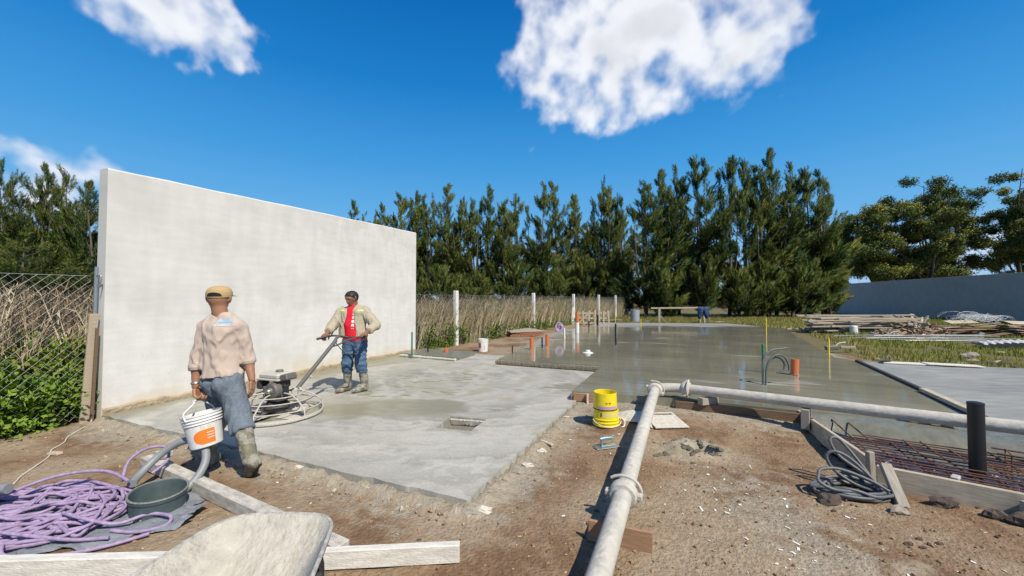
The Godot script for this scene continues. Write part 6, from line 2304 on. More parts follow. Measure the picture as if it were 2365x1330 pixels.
	fork.tube(path([h1 + Vector3(-0.03, -0.06, 0.02), h1 + Vector3(0.0, 0.03, -0.02), h1 + Vector3(0.05, 0.07, -0.04)], 0.02), 0.022, 8)
	put(fork, "head_bracket", M.engine_grey, t)
	var bar := MB.new()
	bar.tube(path([Vector3(-2.84, 0.962, -5.93), Vector3(-2.77, 0.985, -5.98), Vector3(-2.66, 0.995, -6.02), Vector3(-2.52, 0.965, -6.10), Vector3(-2.40, 0.955, -6.12), Vector3(-2.28, 0.965, -6.08), Vector3(-2.20, 0.985, -5.98)], 0.03), 0.014, 8)
	put(bar, "handlebar", M.black_plastic, t)
	var b2 := MB.new()
	b2.tube(path([h0.lerp(h1, 0.86), Vector3(-2.58, 0.87, -5.92), Vector3(-2.46, 0.93, -5.96), Vector3(-2.33, 0.975, -5.98), Vector3(-2.20, 0.985, -5.98)], 0.03), 0.013, 8)
	put(b2, "handlebar", M.handle_grey, t)
	for q in [[Vector3(-2.89, 0.955, -5.90), Vector3(-2.77, 0.985, -5.98)], [Vector3(-2.27, 0.972, -6.02), Vector3(-2.19, 0.99, -5.96)]]:
		var gp := MB.new()
		gp.tube(line(q[0], q[1]), 0.018, 8)
		put(gp, "grip", M.black_plastic, t)
	var lev := MB.new()
	lev.tube(path([Vector3(-2.72, 0.99, -6.0), Vector3(-2.71, 1.03, -6.02), Vector3(-2.70, 1.06, -6.03)], 0.02), 0.009, 6)
	put(lev, "clutch_lever", M.black_plastic, t)
	# drooping throttle cable
	var cab := MB.new()
	cab.tube(path([Vector3(-2.24, 0.97, -5.97), Vector3(-2.28, 0.80, -5.95), Vector3(-2.42, 0.72, -5.92), Vector3(-2.52, 0.80, -5.9), Vector3(-2.60, 0.9, -5.9)], 0.03), 0.007, 6)
	put(cab, "throttle_cable", M.black_plastic, t)

# ---------------------------------------------------------------- yard behind
func yard() -> void:
	var r := RandomNumberGenerator.new()
	r.seed = 55
	# manhole kerb with lid by the fence
	var t := thing("manhole_kerb", "low brick manhole kerb with a flat concrete lid by the fence", "manhole", Vector3(0.35, 0.0, -16.9), "", 0.35)
	for row in 2:
		for i in 9:
			for s in [[Vector3(-0.62 + i * 0.155, 0.06 + row * 0.075, 0.62), 0.0], [Vector3(0.70, 0.06 + row * 0.075, 0.55 - i * 0.14), PI / 2]]:
				var mb := MB.new()
				mb.box(Transform3D(Basis(Vector3.UP, s[1] + r.randf_range(-0.04, 0.04)), s[0] + Vector3(0.07 * row, 0, 0)), Vector3(0.145, 0.068, 0.12), 0.006)
				put(mb, "brick", M.brick, t, false)
	var lid := MB.new()
	lid.box(Transform3D(Basis(Vector3.UP, 0.06), Vector3(0, 0.215, 0)), Vector3(1.5, 0.07, 1.4), 0.012)
	put(lid, "lid", M.wood_grey, t, false)
	# pallets against the fence
	for k in 2:
		var p := thing("pallet", ["broken wooden pallet leaning against the far fence", "narrow wooden pallet standing beside the broken pallet"][k], "pallet", Vector3(4.3 + k * 1.0, 0.0, -23.2 + k * 0.1))
		p.rotation.y = -0.35
		p.rotation.x = -0.30
		var w := 1.15 if k == 0 else 0.62
		for i in 3:
			var mb := MB.new()
			mb.box(Transform3D(Basis(Vector3(0, 0, 1), r.randf_range(-0.03, 0.03)), Vector3(0, 0.14 + i * 0.30, 0)), Vector3(w, 0.11, 0.025), 0.004)
			put(mb, "slat", M.wood, p, false)
		for i in (4 if k == 0 else 3):
			var mb := MB.new()
			mb.box(Transform3D(Basis(Vector3(0, 0, 1), r.randf_range(-0.12, 0.12)), Vector3(-w * 0.45 + i * w * 0.9 / (3 if k == 0 else 2), 0.44, 0.04)), Vector3(0.10, 0.9 + r.randf_range(-0.1, 0.08), 0.03), 0.004)
			put(mb, "upright", M.wood, p, false)
		if k == 0:
			var mb := MB.new()
			mb.box(Transform3D(Basis(Vector3(0, 0, 1), -0.75), Vector3(-0.15, 0.40, 0.07)), Vector3(0.09, 0.95, 0.025), 0.004)
			put(mb, "loose_slat", M.wood, p, false)
	# long low planks at the foot of the fence beyond
	for i in 4:
		plank("fence_plank", M.wood_grey, Vector3(5.6 + i * 0.1, -0.02 + i * 0.05, -26.5 + i * 0.1), Vector3(7.2 + i * 0.05, -0.01 + i * 0.05, -26.8), 0.14, 0.04, "weathered plank lying in the grass at the foot of the far fence", "plank", "planks by the far fence")
	# rail on two posts with a jacket over it
	var f := thing("timber_rail", "rough timber rail on a post and trestle behind the wet slab", "rail", Vector3(10.6, -0.07, -25.1))
	part_plank(f, "rail", M.wood, Vector3(8.75, 0.96, -25.1), Vector3(12.35, 1.0, -25.2), 0.08, 0.09)
	part_plank(f, "post", M.wood_grey, Vector3(9.25, -0.1, -25.1), Vector3(9.27, 1.0, -25.1), 0.13, 0.13)
	part_plank(f, "strut", M.wood_grey, Vector3(9.75, -0.05, -25.0), Vector3(9.35, 0.5, -25.1), 0.05, 0.05)
	for q in [[-0.32, 0.22], [0.30, -0.22], [0.42, 0.30], [-0.05, 0.35]]:
		part_plank(f, "trestle_leg", M.wood, Vector3(12.05 + q[0], -0.1, -25.15 + q[1]), Vector3(12.05 + q[0] * 0.15, 0.95, -25.15), 0.06, 0.07)
	var j := MB.new()
	nets([[Vector3(11.75, 0.92, -25.0), Vector3(12.28, 0.92, -25.05), 0.10, 0.10], [Vector3(11.82, 0.88, -24.98), Vector3(11.74, 0.40, -24.95), 0.15, 0.10], [Vector3(12.1, 0.88, -25.0), Vector3(12.2, 0.42, -24.95), 0.14, 0.10], [Vector3(12.25, 0.9, -25.05), Vector3(12.42, 0.46, -25.0), 0.08, 0.05]], 0.035, 0.05, j, 0.03, 9.0)
	single(j, "blue_jacket", M.jacket_blue, Vector3(12.0, 0.3, -25.0), "dark blue jacket hung over the end of the timber rail", "jacket")
	# small trestle
	var st := thing("survey_profile", "small timber profile of two pegs and crossbars at the lawn's edge", "profile", Vector3(11.2, -0.07, -21.6))
	for x in [-0.16, 0.16]:
		part_plank(st, "peg", M.wood_dark, Vector3(11.75 + x * 1.5, -0.1, -22.6), Vector3(11.75 + x * 1.5, 0.35, -22.6), 0.03, 0.03)
	for y in [0.12, 0.25]:
		part_plank(st, "crossbar", M.wood, Vector3(11.5, y, -22.58), Vector3(12.0, y, -22.58), 0.02, 0.04)
	# lumber pile
	var mats := [M.wood, M.wood_pale, M.wood, M.wood_grey]
	for k in 60:
		var layer := k / 8
		var l := r.randf_range(3.0, 5.4)
		var cx := 16.7 + r.randf_range(-0.6, 0.6)
		var cz := -19.2 + (k % 8) * 0.19 - 0.65 + r.randf_range(-0.06, 0.06)
		var a := r.randf_range(-0.07, 0.07) + 0.06
		if k > 42: a = r.randf_range(-0.35, 0.35)
		var d := Vector3(cos(a), r.randf_range(-0.015, 0.015), -sin(a)) * l * 0.5
		var y := -0.02 + layer * 0.105 + r.randf_range(0, 0.03)
		plank("lumber", mats[k % 4], Vector3(cx, y, cz) - d, Vector3(cx, y, cz) + d, r.randf_range(0.10, 0.19), r.randf_range(0.035, 0.08), "long used plank lying in the stacked lumber pile", "plank", "planks of the lumber pile")
	for k in 9:
		var b := Vector3(18.9 + r.randf_range(-0.5, 0.5), 0.2, -18.6 + r.randf_range(-0.5, 0.4))
		var e := Vector3(17.6 + r.randf_range(0.4, 2.0), r.randf_range(0.6, 0.95), -18.8 + r.randf_range(-0.2, 0.2))
		plank("leaning_plank", mats[k % 4], b + (b - e) * 0.3, e, 0.10, 0.035, "plank tilted over the end of the lumber pile", "plank", "tilted planks of the lumber pile", r.randf())
	# firewood heap of offcuts
	for k in 170:
		var a := r.randf() * TAU
		var rad := pow(r.randf(), 0.55)
		var x := 17.2 + cos(a) * rad * 1.75
		var z := -17.15 + sin(a) * rad * 0.7
		var y := -0.03 + (1.0 - rad) * 0.85 * r.randf()
		var l := r.randf_range(0.16, 0.5)
		var b := r.randf() * TAU
		var d := Vector3(cos(b), r.randf_range(-0.5, 0.5), sin(b)).normalized() * l * 0.5
		plank("offcut", [M.wood_red, M.wood, M.wood_dark, M.wood_grey, M.wood_red][k % 5], Vector3(x, y + 0.03, z) - d, Vector3(x, y + 0.03, z) + d, r.randf_range(0.05, 0.12), r.randf_range(0.03, 0.07), "short timber offcut in the heap before the lumber pile", "offcut", "offcuts in the heap", r.randf() * 3.0)
	# flat stack to the right
	for k in 56:
		var l := r.randf_range(1.4, 3.8)
		var cx := 21.6 + r.randf_range(-2.2, 3.6)
		var cz := -17.6 + r.randf_range(-0.8, 0.8)
		var a := r.randf_range(-0.4, 0.4)
		var y := 0.02 + 0.5 * r.randf() * (1.0 - absf(cz + 17.6))
		var d := Vector3(cos(a), r.randf_range(-0.08, 0.08), -sin(a)) * l * 0.5
		plank("scrap_board", [M.wood_dark, M.wood_grey, M.wood_red, M.wood][k % 4], Vector3(cx, y, cz) - d, Vector3(cx, y, cz) + d, r.randf_range(0.12, 0.3), 0.03, "dark scrap board in the flat stack before the grey wall", "board", "boards of the flat scrap stack")
	plank("plywood_sheet", M.wood_pale, Vector3(21.0, 0.55, -16.9), Vector3(24.5, 0.42, -16.6), 0.4, 0.025, "long whitish plywood sheet lying on the flat scrap stack", "sheet", "", 0.3)
	plank("plywood_sheet", M.wood_pale, Vector3(19.2, 0.52, -17.6), Vector3(20.3, 0.56, -17.5), 0.4, 0.02, "small whitish plywood sheet on the flat stack beside the wire bundle", "sheet", "", 0.25)
	plank("plywood_sheet", M.wood_pale, Vector3(21.75, 0.36, -16.3), Vector3(22.05, -0.08, -15.9), 0.45, 0.02, "pale plywood offcut leaning against the flat scrap stack", "sheet")
	plank("white_brick", M.block_grey, Vector3(18.85, -0.01, -16.5), Vector3(19.2, -0.01, -16.45), 0.16, 0.11, "pale block lying in the grass beside the heap of offcuts", "block")
	plank("white_brick", M.block_grey, Vector3(19.28, -0.05, -16.5), Vector3(19.38, 0.16, -16.45), 0.12, 0.14, "pale block tilted up in the grass beside another block", "block")
	# bundle of wire on the stack
	var w := thing("wire_bundle", "tangled bundle of pale wire netting on the scrap stack", "wire", Vector3(21.0, 0.3, -17.9))
	var wm := MB.new()
	for k in 46:
		var p := PackedVector3Array()
		var ax := rv(r)
		var q := ax.cross(Vector3.UP).normalized()
		var s := q.cross(ax)
		var c := Vector3(20.9 + r.randfn() * 0.45, 0.66 + r.randfn() * 0.06, -17.8 + r.randfn() * 0.15)
		for i in 17:
			var a := TAU * i / 16.0 * 0.9
			var z := (q * cos(a) + s * sin(a)) * r.randf_range(0.5, 0.6)
			p.append(c + Vector3(z.x, absf(z.y) * 0.55 - 0.1, z.z * 0.6))
		wm.tube(p, 0.006, 4, false)
	put(wm, "strands", M.net_white, w)
	# steel rods and conduits on the grass
	for k in 18:
		var x := 12.9 + r.randf_range(0, 3.2)
		var z := -15.4 + r.randf_range(-0.9, 0.8)
		var l := r.randf_range(2.5, 4.6)
		var a := r.randf_range(-0.12, 0.16)
		var mb := MB.new()
		var b := Vector3(x + cos(a) * l, 0.0 + 0.004 * k, z - sin(a) * l)
		mb.tube(path([Vector3(x, 0.0 + 0.004 * k, z), Vector3(x + l * 0.5, 0.015 + 0.004 * k, z - sin(a) * l * 0.5 + r.randfn() * 0.03), b], 0.6), r.randf_range(0.011, 0.022), 6)
		single(mb, "conduit_length", M.galvanised if k % 3 else M.grey_conduit, Vector3(x, -0.05, z), "grey conduit length lying in the grass before the offcuts", "conduit", "conduits lying in the grass")
	# corrugated black sheets
	for k in 2:
		var mb := MB.new()
		var n := 40
		var o := Vector3(15.0 + k * 0.15, 0.06 + k * 0.05, -12.7 - k * 0.12)
		for i in n:
			var cw := func(q: int) -> Vector3: return o + Vector3(q * 0.055, 0.03 * sin(q * 1.4) + 0.06 * sin(q / float(n) * PI), 0)
			mb.quad(cw.call(i), cw.call(i + 1), cw.call(i + 1) + Vector3(0.15, 0.03, -0.5 + 0.22 * k), cw.call(i) + Vector3(0.15, 0.03, -0.5 + 0.22 * k), Vector3.UP)
			mb.quad(cw.call(i) - Vector3(0, 0.008, 0), cw.call(i + 1) - Vector3(0, 0.008, 0), cw.call(i + 1) + Vector3(0.15, 0.022, -0.5 + 0.22 * k), cw.call(i) + Vector3(0.15, 0.022, -0.5 + 0.22 * k), Vector3.DOWN)
			mb.quad(cw.call(i) - Vector3(0, 0.14, 0), cw.call(i + 1) - Vector3(0, 0.14, 0), cw.call(i + 1), cw.call(i), Vector3.BACK)
		single(mb, "corrugated_sheet", M.sheet_black if k == 0 else M.post_white, o, ["black corrugated sheet lying in the grass by the conduits", "shiny corrugated sheet lying on the black corrugated sheet"][k], "sheet")
	# white boards at the edge of the grey slab
	plank("white_strip", M.wood_white, Vector3(7.85, TOP + 0.012, -8.52), Vector3(8.62, TOP + 0.012, -8.24), 0.26, 0.02, "white board at the slab edge with a float lying on it", "board")
	plank("white_strip", M.wood_white, Vector3(8.5, TOP + 0.03, -8.25), Vector3(9.32, TOP + 0.02, -7.95), 0.26, 0.02, "white board at the slab edge overlapping the one with the float", "board")
	var fl := thing("hand_float", "dark hand float with curved grip lying on a white board", "float", Vector3(7.97, TOP + 0.03, -8.50), "", 0.3)
	var f1 := MB.new()
	f1.box(Transform3D(Basis(), Vector3(-0.06, 0.01, 0)), Vector3(0.26, 0.018, 0.1), 0.004)
	put(f1, "plate", M.engine_dark, fl, false)
	var f2 := MB.new()
	f2.tube(path([Vector3(-0.02, 0.02, 0), Vector3(0.0, 0.09, 0), Vector3(0.06, 0.11, 0), Vector3(0.10, 0.06, 0), Vector3(0.09, 0.02, 0)], 0.02), 0.014, 8)
	put(f2, "grip", M.engine_grey, fl, false)
	# vice like bracket on the grass behind the peg
	var vb := thing("bull_float", "grey metal float head with bracket lying in the grass", "float", Vector3(9.6, 0.0, -12.0), "", -0.2)
	var b1 := MB.new()
	b1.box(Transform3D(Basis(Vector3(0, 0, 1), 0.08), Vector3(0, 0.08, 0)), Vector3(0.34, 0.13, 0.12), 0.02)
	put(b1, "head", M.engine_grey, vb, false)
	var b2 := MB.new()
	b2.tube(path([Vector3(0.08, 0.12, 0), Vector3(0.2, 0.22, 0), Vector3(0.36, 0.25, 0)], 0.04), 0.022, 8)
	put(b2, "arm", M.engine_tank, vb, false)
	var b3 := MB.new()
	b3.box(Transform3D(Basis(), Vector3(0.42, 0.10, 0)), Vector3(0.4, 0.09, 0.05), 0.015)
	put(b3, "bar", M.wood_grey, vb, false)
	for q in [[12.6, -11.0, 0.16, "pale flat stone in the grass before the conduits"], [9.7, -10.6, 0.05, "small white stone in the grass by the bull float"], [14.3, -11.7, 0.09, "pale stone in the grass beside the corrugated sheets"], [15.0, -11.4, 0.07, "small pale stone beside another near the corrugated sheets"], [13.0, -9.1, 0.08, "white stone on bare soil near the grey slab"]]:
		var mb := MB.new()
		mb.rock(Transform3D(Basis().scaled(Vector3(q[2] * 1.4, q[2] * 0.6, q[2])), Vector3(q[0], q[2] * 0.2 - 0.05, q[1])), NZ, 0.7, 10)
		single(mb, "field_stone", M.stone, Vector3(q[0], -0.07, q[1]), q[3], "stone")
	# clods dug out at the edge of the grey slab
	for k in 24:
		var x := r.randf_range(10.5, 15.5)
		var z := -8.6 - r.randf_range(0.0, 1.6)
		var mb := MB.new()
		var s := r.randf_range(0.04, 0.12)
		mb.rock(Transform3D(Basis().scaled(Vector3(s * 1.6, s * 0.7, s)), Vector3(x, -0.03, z)), NZ, 0.9, 10)
		single(mb, "soil_clod", M.stone_dark if k % 3 else M.footing, Vector3(x, -0.07, z), "dark clod of dug soil beside the grey slab", "clod", "clods beside the grey slab")

# ---------------------------------------------------------------- people
# cloth print: the triangles of a garment inside a region, lifted off it
func patch(mb: MB, inside: Callable, lift := 0.0025) -> MB:
	var out := MB.new()
	for i in range(0, mb.v.size(), 3):
		var c := (mb.v[i] + mb.v[i + 1] + mb.v[i + 2]) / 3.0
		if inside.call(c, mb.n[i]):
			for k in 3:
				out.v.append(mb.v[i + k] + mb.n[i + k] * lift)
				out.n.append(mb.n[i + k])
	return out

func copy_mb(mb: MB) -> MB:
	var o := MB.new()
	o.v = mb.v.duplicate()
	o.n = mb.n.duplicate()
	return o

func V(x: float, y: float, z: float) -> Vector3:
	return Vector3(x, y, z)

func boot(t: Node3D, top: Vector3, ankle: Vector3, heel: Vector3, ball: Vector3, toe: Vector3, splash: float) -> void:
	var mb := MB.new()
	var dir := (ankle - top).normalized()
	nets([[top, top.lerp(ankle, 0.75), 0.070, 0.056], [top.lerp(ankle, 0.7), ankle, 0.056, 0.050], [ankle, heel, 0.050, 0.042], [ankle.lerp(heel, 0.4), ball, 0.046, 0.043], [heel, ball, 0.040, 0.042], [ball, toe, 0.044, 0.034]], 0.011, 0.02, mb, 0.0035, 14.0, [[top + dir * 0.012, -dir, 0.16]])
	var raw := copy_mb(mb)
	var bo := put(mb, "boot", M.boot, t)
	var up := patch(raw, func(c: Vector3, n: Vector3) -> bool: return NZ.get_noise_3dv(c * 800.0) > 0.10 - 0.35 * smoothstep(splash * 1.6, 0.0, (c - top).dot(dir)) and (c - top).dot(dir) > 0.0)
	if up.v.size():
		put(up, "cement_splash", M.boot_splash, bo)
	# sole: what of the foot faces down, made thicker
	var down := (heel - ankle).normalized()
	var sl := patch(raw, func(c: Vector3, n: Vector3) -> bool: return n.dot(down) > 0.80 and (c - top).dot(dir) > 0.2, 0.006)
	if sl.v.size():
		put(sl, "sole", M.boot_sole, bo)

func bucket_man() -> void:
	var t := thing("person", "person in beige shirt and tan cap walking away carrying a white bucket", "person", V(-2.58, 0, -3.58))
	var body := MB.new()
	var fw := V(-0.25, 0, -0.97).normalized()
	var rt := V(0.97, 0, -0.25).normalized()
	var hc := V(-2.648, 1.552, -3.60)
	# head
	nets([[hc + fw * 0.012, hc - fw * 0.018, 0.082, 0.082], [hc + fw * 0.05 - V(0, 0.055, 0), hc + fw * 0.03 - V(0, 0.075, 0), 0.052, 0.046], [hc - V(0, 0.03, 0) - fw * 0.02, V(-2.625, 1.42, -3.585), 0.062, 0.060], [hc + fw * 0.098 - V(0, 0.012, 0), hc + fw * 0.092 - V(0, 0.04, 0), 0.010, 0.015],
		[hc + rt * 0.086 + V(0, 0.012, 0), hc + rt * 0.084 - V(0, 0.03, 0), 0.014, 0.010], [hc + rt * 0.090 + V(0, 0.01, 0) - fw * 0.012, hc + rt * 0.088 - V(0, 0.012, 0) - fw * 0.012, 0.012, 0.010], [hc - rt * 0.086 + V(0, 0.012, 0), hc - rt * 0.084 - V(0, 0.03, 0), 0.014, 0.010], [hc - rt * 0.090 + V(0, 0.01, 0) - fw * 0.012, hc - rt * 0.088 - V(0, 0.012, 0) - fw * 0.012, 0.012, 0.010]], 0.0065, 0.018, body)
	# trunk, arms, legs under the clothes
	nets([[V(-2.625, 1.44, -3.585), V(-2.61, 1.34, -3.58), 0.055, 0.055], [V(-2.72, 1.29, -3.58), V(-2.50, 1.30, -3.6), 0.045, 0.045], [V(-2.61, 1.28, -3.58), V(-2.6, 0.85, -3.6), 0.085, 0.085],
		[V(-2.74, 1.28, -3.575), V(-2.775, 1.03, -3.55), 0.038, 0.038], [V(-2.775, 1.03, -3.55), V(-2.777, 0.93, -3.53), 0.040, 0.041], [V(-2.777, 0.93, -3.53), V(-2.765, 0.785, -3.50), 0.043, 0.029],
		[V(-2.48, 1.29, -3.62), V(-2.430, 1.05, -3.66), 0.038, 0.036], [V(-2.430, 1.05, -3.66), V(-2.408, 0.97, -3.66), 0.038, 0.040], [V(-2.408, 0.97, -3.66), V(-2.355, 0.82, -3.625), 0.042, 0.028],
		[V(-2.67, 0.80, -3.62), V(-2.73, 0.46, -3.72), 0.08, 0.05], [V(-2.73, 0.46, -3.72), V(-2.78, 0.10, -3.68), 0.05, 0.035], [V(-2.52, 0.80, -3.58), V(-2.41, 0.53, -3.55), 0.08, 0.05], [V(-2.41, 0.53, -3.55), V(-2.24, 0.2, -3.43), 0.05, 0.035]], 0.013, 0.025, body)
	var hb := []
	hand(hb, V(-2.765, 0.785, -3.50), V(0.32, -1, 0.16), V(0.75, 0.1, -0.5), V(-0.1, -0.15, -1), 0.95, 1.06)
	nets(hb, 0.0055, 0.008, body)
	hb = []
	hand(hb, V(-2.355, 0.825, -3.625), V(0.10, -1, 0.08), V(-0.75, 0, -0.1), V(-0.1, 0, -1), 0.32, 1.0)
	nets(hb, 0.0055, 0.008, body)
	put(body, "body", M.skin, t)
	# trousers
	var tr := MB.new()
	nets([[V(-2.67, 0.85, -3.6), V(-2.53, 0.85, -3.59), 0.108, 0.108], [V(-2.665, 0.82, -3.61), V(-2.715, 0.47, -3.72), 0.108, 0.080], [V(-2.715, 0.47, -3.72), V(-2.76, 0.28, -3.69), 0.080, 0.080], [V(-2.53, 0.82, -3.58), V(-2.43, 0.56, -3.55), 0.112, 0.088], [V(-2.43, 0.56, -3.55), V(-2.34, 0.415, -3.485), 0.088, 0.092], [V(-2.66, 0.80, -3.52), V(-2.62, 0.74, -3.53), 0.06, 0.05], [V(-2.54, 0.80, -3.50), V(-2.52, 0.74, -3.52), 0.065, 0.05]], 0.012, 0.03, tr, 0.010, 7.0, [[V(-2.33, 0.40, -3.48), V(0.5, -0.8, 0.3), 0.3], [V(-2.76, 0.27, -3.69), V(0, -1, 0), 0.3]])
	put(tr, "trousers", M.jean_grey, t)
	# shirt, hanging loose with rolled sleeves
	var sh := MB.new()
	nets([[V(-2.725, 1.295, -3.58), V(-2.64, 1.37, -3.585), 0.066, 0.066], [V(-2.495, 1.305, -3.6), V(-2.58, 1.37, -3.59), 0.066, 0.066], [V(-2.672, 1.27, -3.58), V(-2.66, 1.02, -3.58), 0.094, 0.098], [V(-2.548, 1.275, -3.6), V(-2.555, 1.02, -3.6), 0.094, 0.096], [V(-2.61, 1.27, -3.565), V(-2.61, 1.0, -3.57), 0.104, 0.106],
		[V(-2.675, 1.02, -3.58), V(-2.655, 0.86, -3.59), 0.104, 0.126], [V(-2.555, 1.02, -3.6), V(-2.545, 0.87, -3.59), 0.104, 0.126], [V(-2.60, 0.95, -3.58), V(-2.60, 0.86, -3.58), 0.12, 0.138], [V(-2.742, 1.285, -3.575), V(-2.775, 1.05, -3.55), 0.064, 0.056], [V(-2.775, 1.05, -3.55), V(-2.777, 0.945, -3.53), 0.055, 0.057], [V(-2.478, 1.295, -3.62), V(-2.432, 1.06, -3.66), 0.064, 0.054], [V(-2.432, 1.06, -3.66), V(-2.41, 0.985, -3.66), 0.053, 0.051]], 0.0105, 0.022, sh, 0.011, 6.5, [[V(-2.6, 0.862, -3.6), V(0.06, -1, 0), 0.28], [V(-2.777, 0.925, -3.53), V(0.1, -1, 0.1), 0.1], [V(-2.405, 0.965, -3.66), V(0.1, -1, 0), 0.085], [V(-2.64, 1.465, -3.6), V(0, 1, 0), 0.2]])
	var raw := copy_mb(sh)
	var so := put(sh, "shirt", M.shirt_beige, t)
	put(patch(raw, func(c: Vector3, n: Vector3) -> bool: return n.z > 0.3 and absf(c.y - 1.355) < 0.014 and c.x > -2.575 and c.x < -2.49), "back_print", M.print_blue, so)
	put(patch(raw, func(c: Vector3, n: Vector3) -> bool: return n.z > 0.3 and absf(c.y - 1.318) < 0.009 and c.x > -2.60 and c.x < -2.45), "back_print", mt("print_faint", lin(0.44, 0.44, 0.50), 0.9), so)
	for q in [[V(-2.777, 0.952, -3.53), V(0.03, -1, 0.06), 0.061], [V(-2.411, 0.985, -3.66), V(0.1, -1, 0.0), 0.055]]:
		var cf := MB.new()
		var y: Vector3 = -q[1].normalized()
		cf.lathe([Vector2(q[2] - 0.012, -0.026), Vector2(q[2], -0.024), Vector2(q[2] + 0.006, 0.0), Vector2(q[2] + 0.002, 0.022), Vector2(q[2] - 0.008, 0.026)], 20, Transform3D(Basis(y.cross(V(0, 0, 1)).normalized(), y, y.cross(V(0, 0, 1)).normalized().cross(y)), q[0]))
		put(cf, "rolled_cuff", M.shirt_beige, so)
	# boots
	boot(t, V(-2.335, 0.435, -3.485), V(-2.225, 0.185, -3.42), V(-2.178, 0.155, -3.415), V(-2.262, 0.062, -3.49), V(-2.292, 0.034, -3.535), 0.12)
	boot(t, V(-2.765, 0.33, -3.69), V(-2.78, 0.11, -3.68), V(-2.775, 0.05, -3.665), V(-2.815, 0.047, -3.82), V(-2.832, 0.04, -3.88), 0.05)
	# cap
	var cap := MB.new()
	var cb := Basis(rt, V(0, 1, 0), -fw).rotated(rt, 0.10)
	var ct := Transform3D(cb, hc + V(0, 0.018, 0) + fw * 0.004)
	cap.lathe([Vector2(0.099, 0.0), Vector2(0.1005, 0.02), Vector2(0.097, 0.045), Vector2(0.086, 0.068), Vector2(0.064, 0.086), Vector2(0.035, 0.095), Vector2(0.0, 0.098)], 28, ct, 1.12)
	var cp := put(cap, "cap", M.cap_cloth, t)
	var vis := MB.new()
	for i in 12:
		var a0 := lerpf(-2.2, -0.94, i / 12.0)
		var a1 := lerpf(-2.2, -0.94, (i + 1) / 12.0)
		var f := func(a: float, r: float, y: float) -> Vector3: return ct * Vector3(cos(a) * r, y, sin(a) * r * 1.12 - (r - 0.098) * 0.5)
		vis.quad(f.call(a0, 0.098, 0.006), f.call(a1, 0.098, 0.006), f.call(a1, 0.155, -0.012), f.call(a0, 0.155, -0.012), V(0, 1, 0))
		vis.quad(f.call(a0, 0.098, 0.002), f.call(a1, 0.098, 0.002), f.call(a1, 0.155, -0.016), f.call(a0, 0.155, -0.016), V(0, -1, 0))
	put(vis, "visor", M.cap_cloth, cp)
	var gap := MB.new()
	for i in 14:
		var a := lerpf(PI / 2 - 0.62, PI / 2 + 0.62, i / 14.0)
		var b := lerpf(PI / 2 - 0.62, PI / 2 + 0.62, (i + 1) / 14.0)
		var ha := 0.034 * sqrt(maxf(0.0, 1.0 - pow((a - PI / 2) / 0.62, 2.0)))
		var hb2 := 0.034 * sqrt(maxf(0.0, 1.0 - pow((b - PI / 2) / 0.62, 2.0)))
		var f := func(q: float, y: float) -> Vector3: return ct * Vector3(cos(q) * 0.1022, 0.014 + y, sin(q) * 0.1022 * 1.12)
		gap.quad(f.call(a, 0.0), f.call(b, 0.0), f.call(b, hb2), f.call(a, ha), -fw)
	put(gap, "hair", M.hair, t)
	var br := MB.new()
	br.lathe([Vector2(0.034, -0.008), Vector2(0.037, 0.0), Vector2(0.034, 0.008)], 18, Transform3D(Basis(V(0, 0, 1), 0.15), V(-2.769, 0.815, -3.505)))
	put(br, "wristband", M.steel, t)
	# the bucket he carries
	var b := thing("carried_bucket", "white paint bucket with orange label hanging from the walking person's hand", "bucket", V(-2.61, 0.30, -3.44))
	b.rotation.z = 0.20
	b.rotation.y = 0.0
	bucket(b, 0.115, 0.140, 0.28, M.white_plastic, [0.20, 0.223, 0.247])
	shell_print(b, "orange_label", M.orange_print, 0.115, 0.140, 0.28, 0.03, 0.15, PI / 2 - 0.02, PI / 2 - 1.25, true)
	worn_print(b, mt("gold_print", lin(0.62, 0.52, 0.32), 0.6), 0.115, 0.140, 0.28, 0.160, 0.026, PI / 2 - 0.5, PI / 2 - 1.1, 5, 9)
	for i in 3:
		var tl := MB.new()
		var a := PI / 2 - 0.98
		var y := 0.075 + i * 0.022
		var rr := 0.115 + 0.025 * y / 0.28 + 0.0025
		tl.box(Transform3D(Basis(V(sin(a), 0, -cos(a)), V(0, 1, 0), V(cos(a), 0, sin(a))), V(cos(a) * rr, y, sin(a) * rr)), V(0.05, 0.006, 0.001), 0.0003)
		put(tl, "print_line", M.white_plastic, b, false)
	# grey slurry inside and the bail up to the hand
	var sl := MB.new()
	sl.lathe([Vector2(0.130, 0.195), Vector2(0.09, 0.205), Vector2(0.0, 0.20)], 24)
	put(sl, "slurry", M.cement_wet, b, false)
	var hw := MB.new()
	var inv := b.global_transform.affine_inverse()
	var grip := inv * V(-2.727, 0.672, -3.478)
	hw.tube(path([V(-0.02, 0.245, 0.145), V(-0.035, 0.31, 0.135), grip.lerp(V(-0.02, 0.245, 0.145), 0.35) + V(0, 0.02, 0.01), grip + V(0.0, 0, 0.03)], 0.02), 0.007, 6)
	hw.tube(path([V(0.02, 0.245, -0.145), V(0.0, 0.31, -0.135), grip.lerp(V(0.02, 0.245, -0.145), 0.35) + V(0, 0.02, -0.01), grip + V(0.0, 0, -0.03)], 0.02), 0.007, 6)
	hw.tube(line(grip + V(0, 0, 0.05), grip - V(0, 0, 0.05)), 0.009, 8)
	put(hw, "handle", M.white_plastic, b, false)

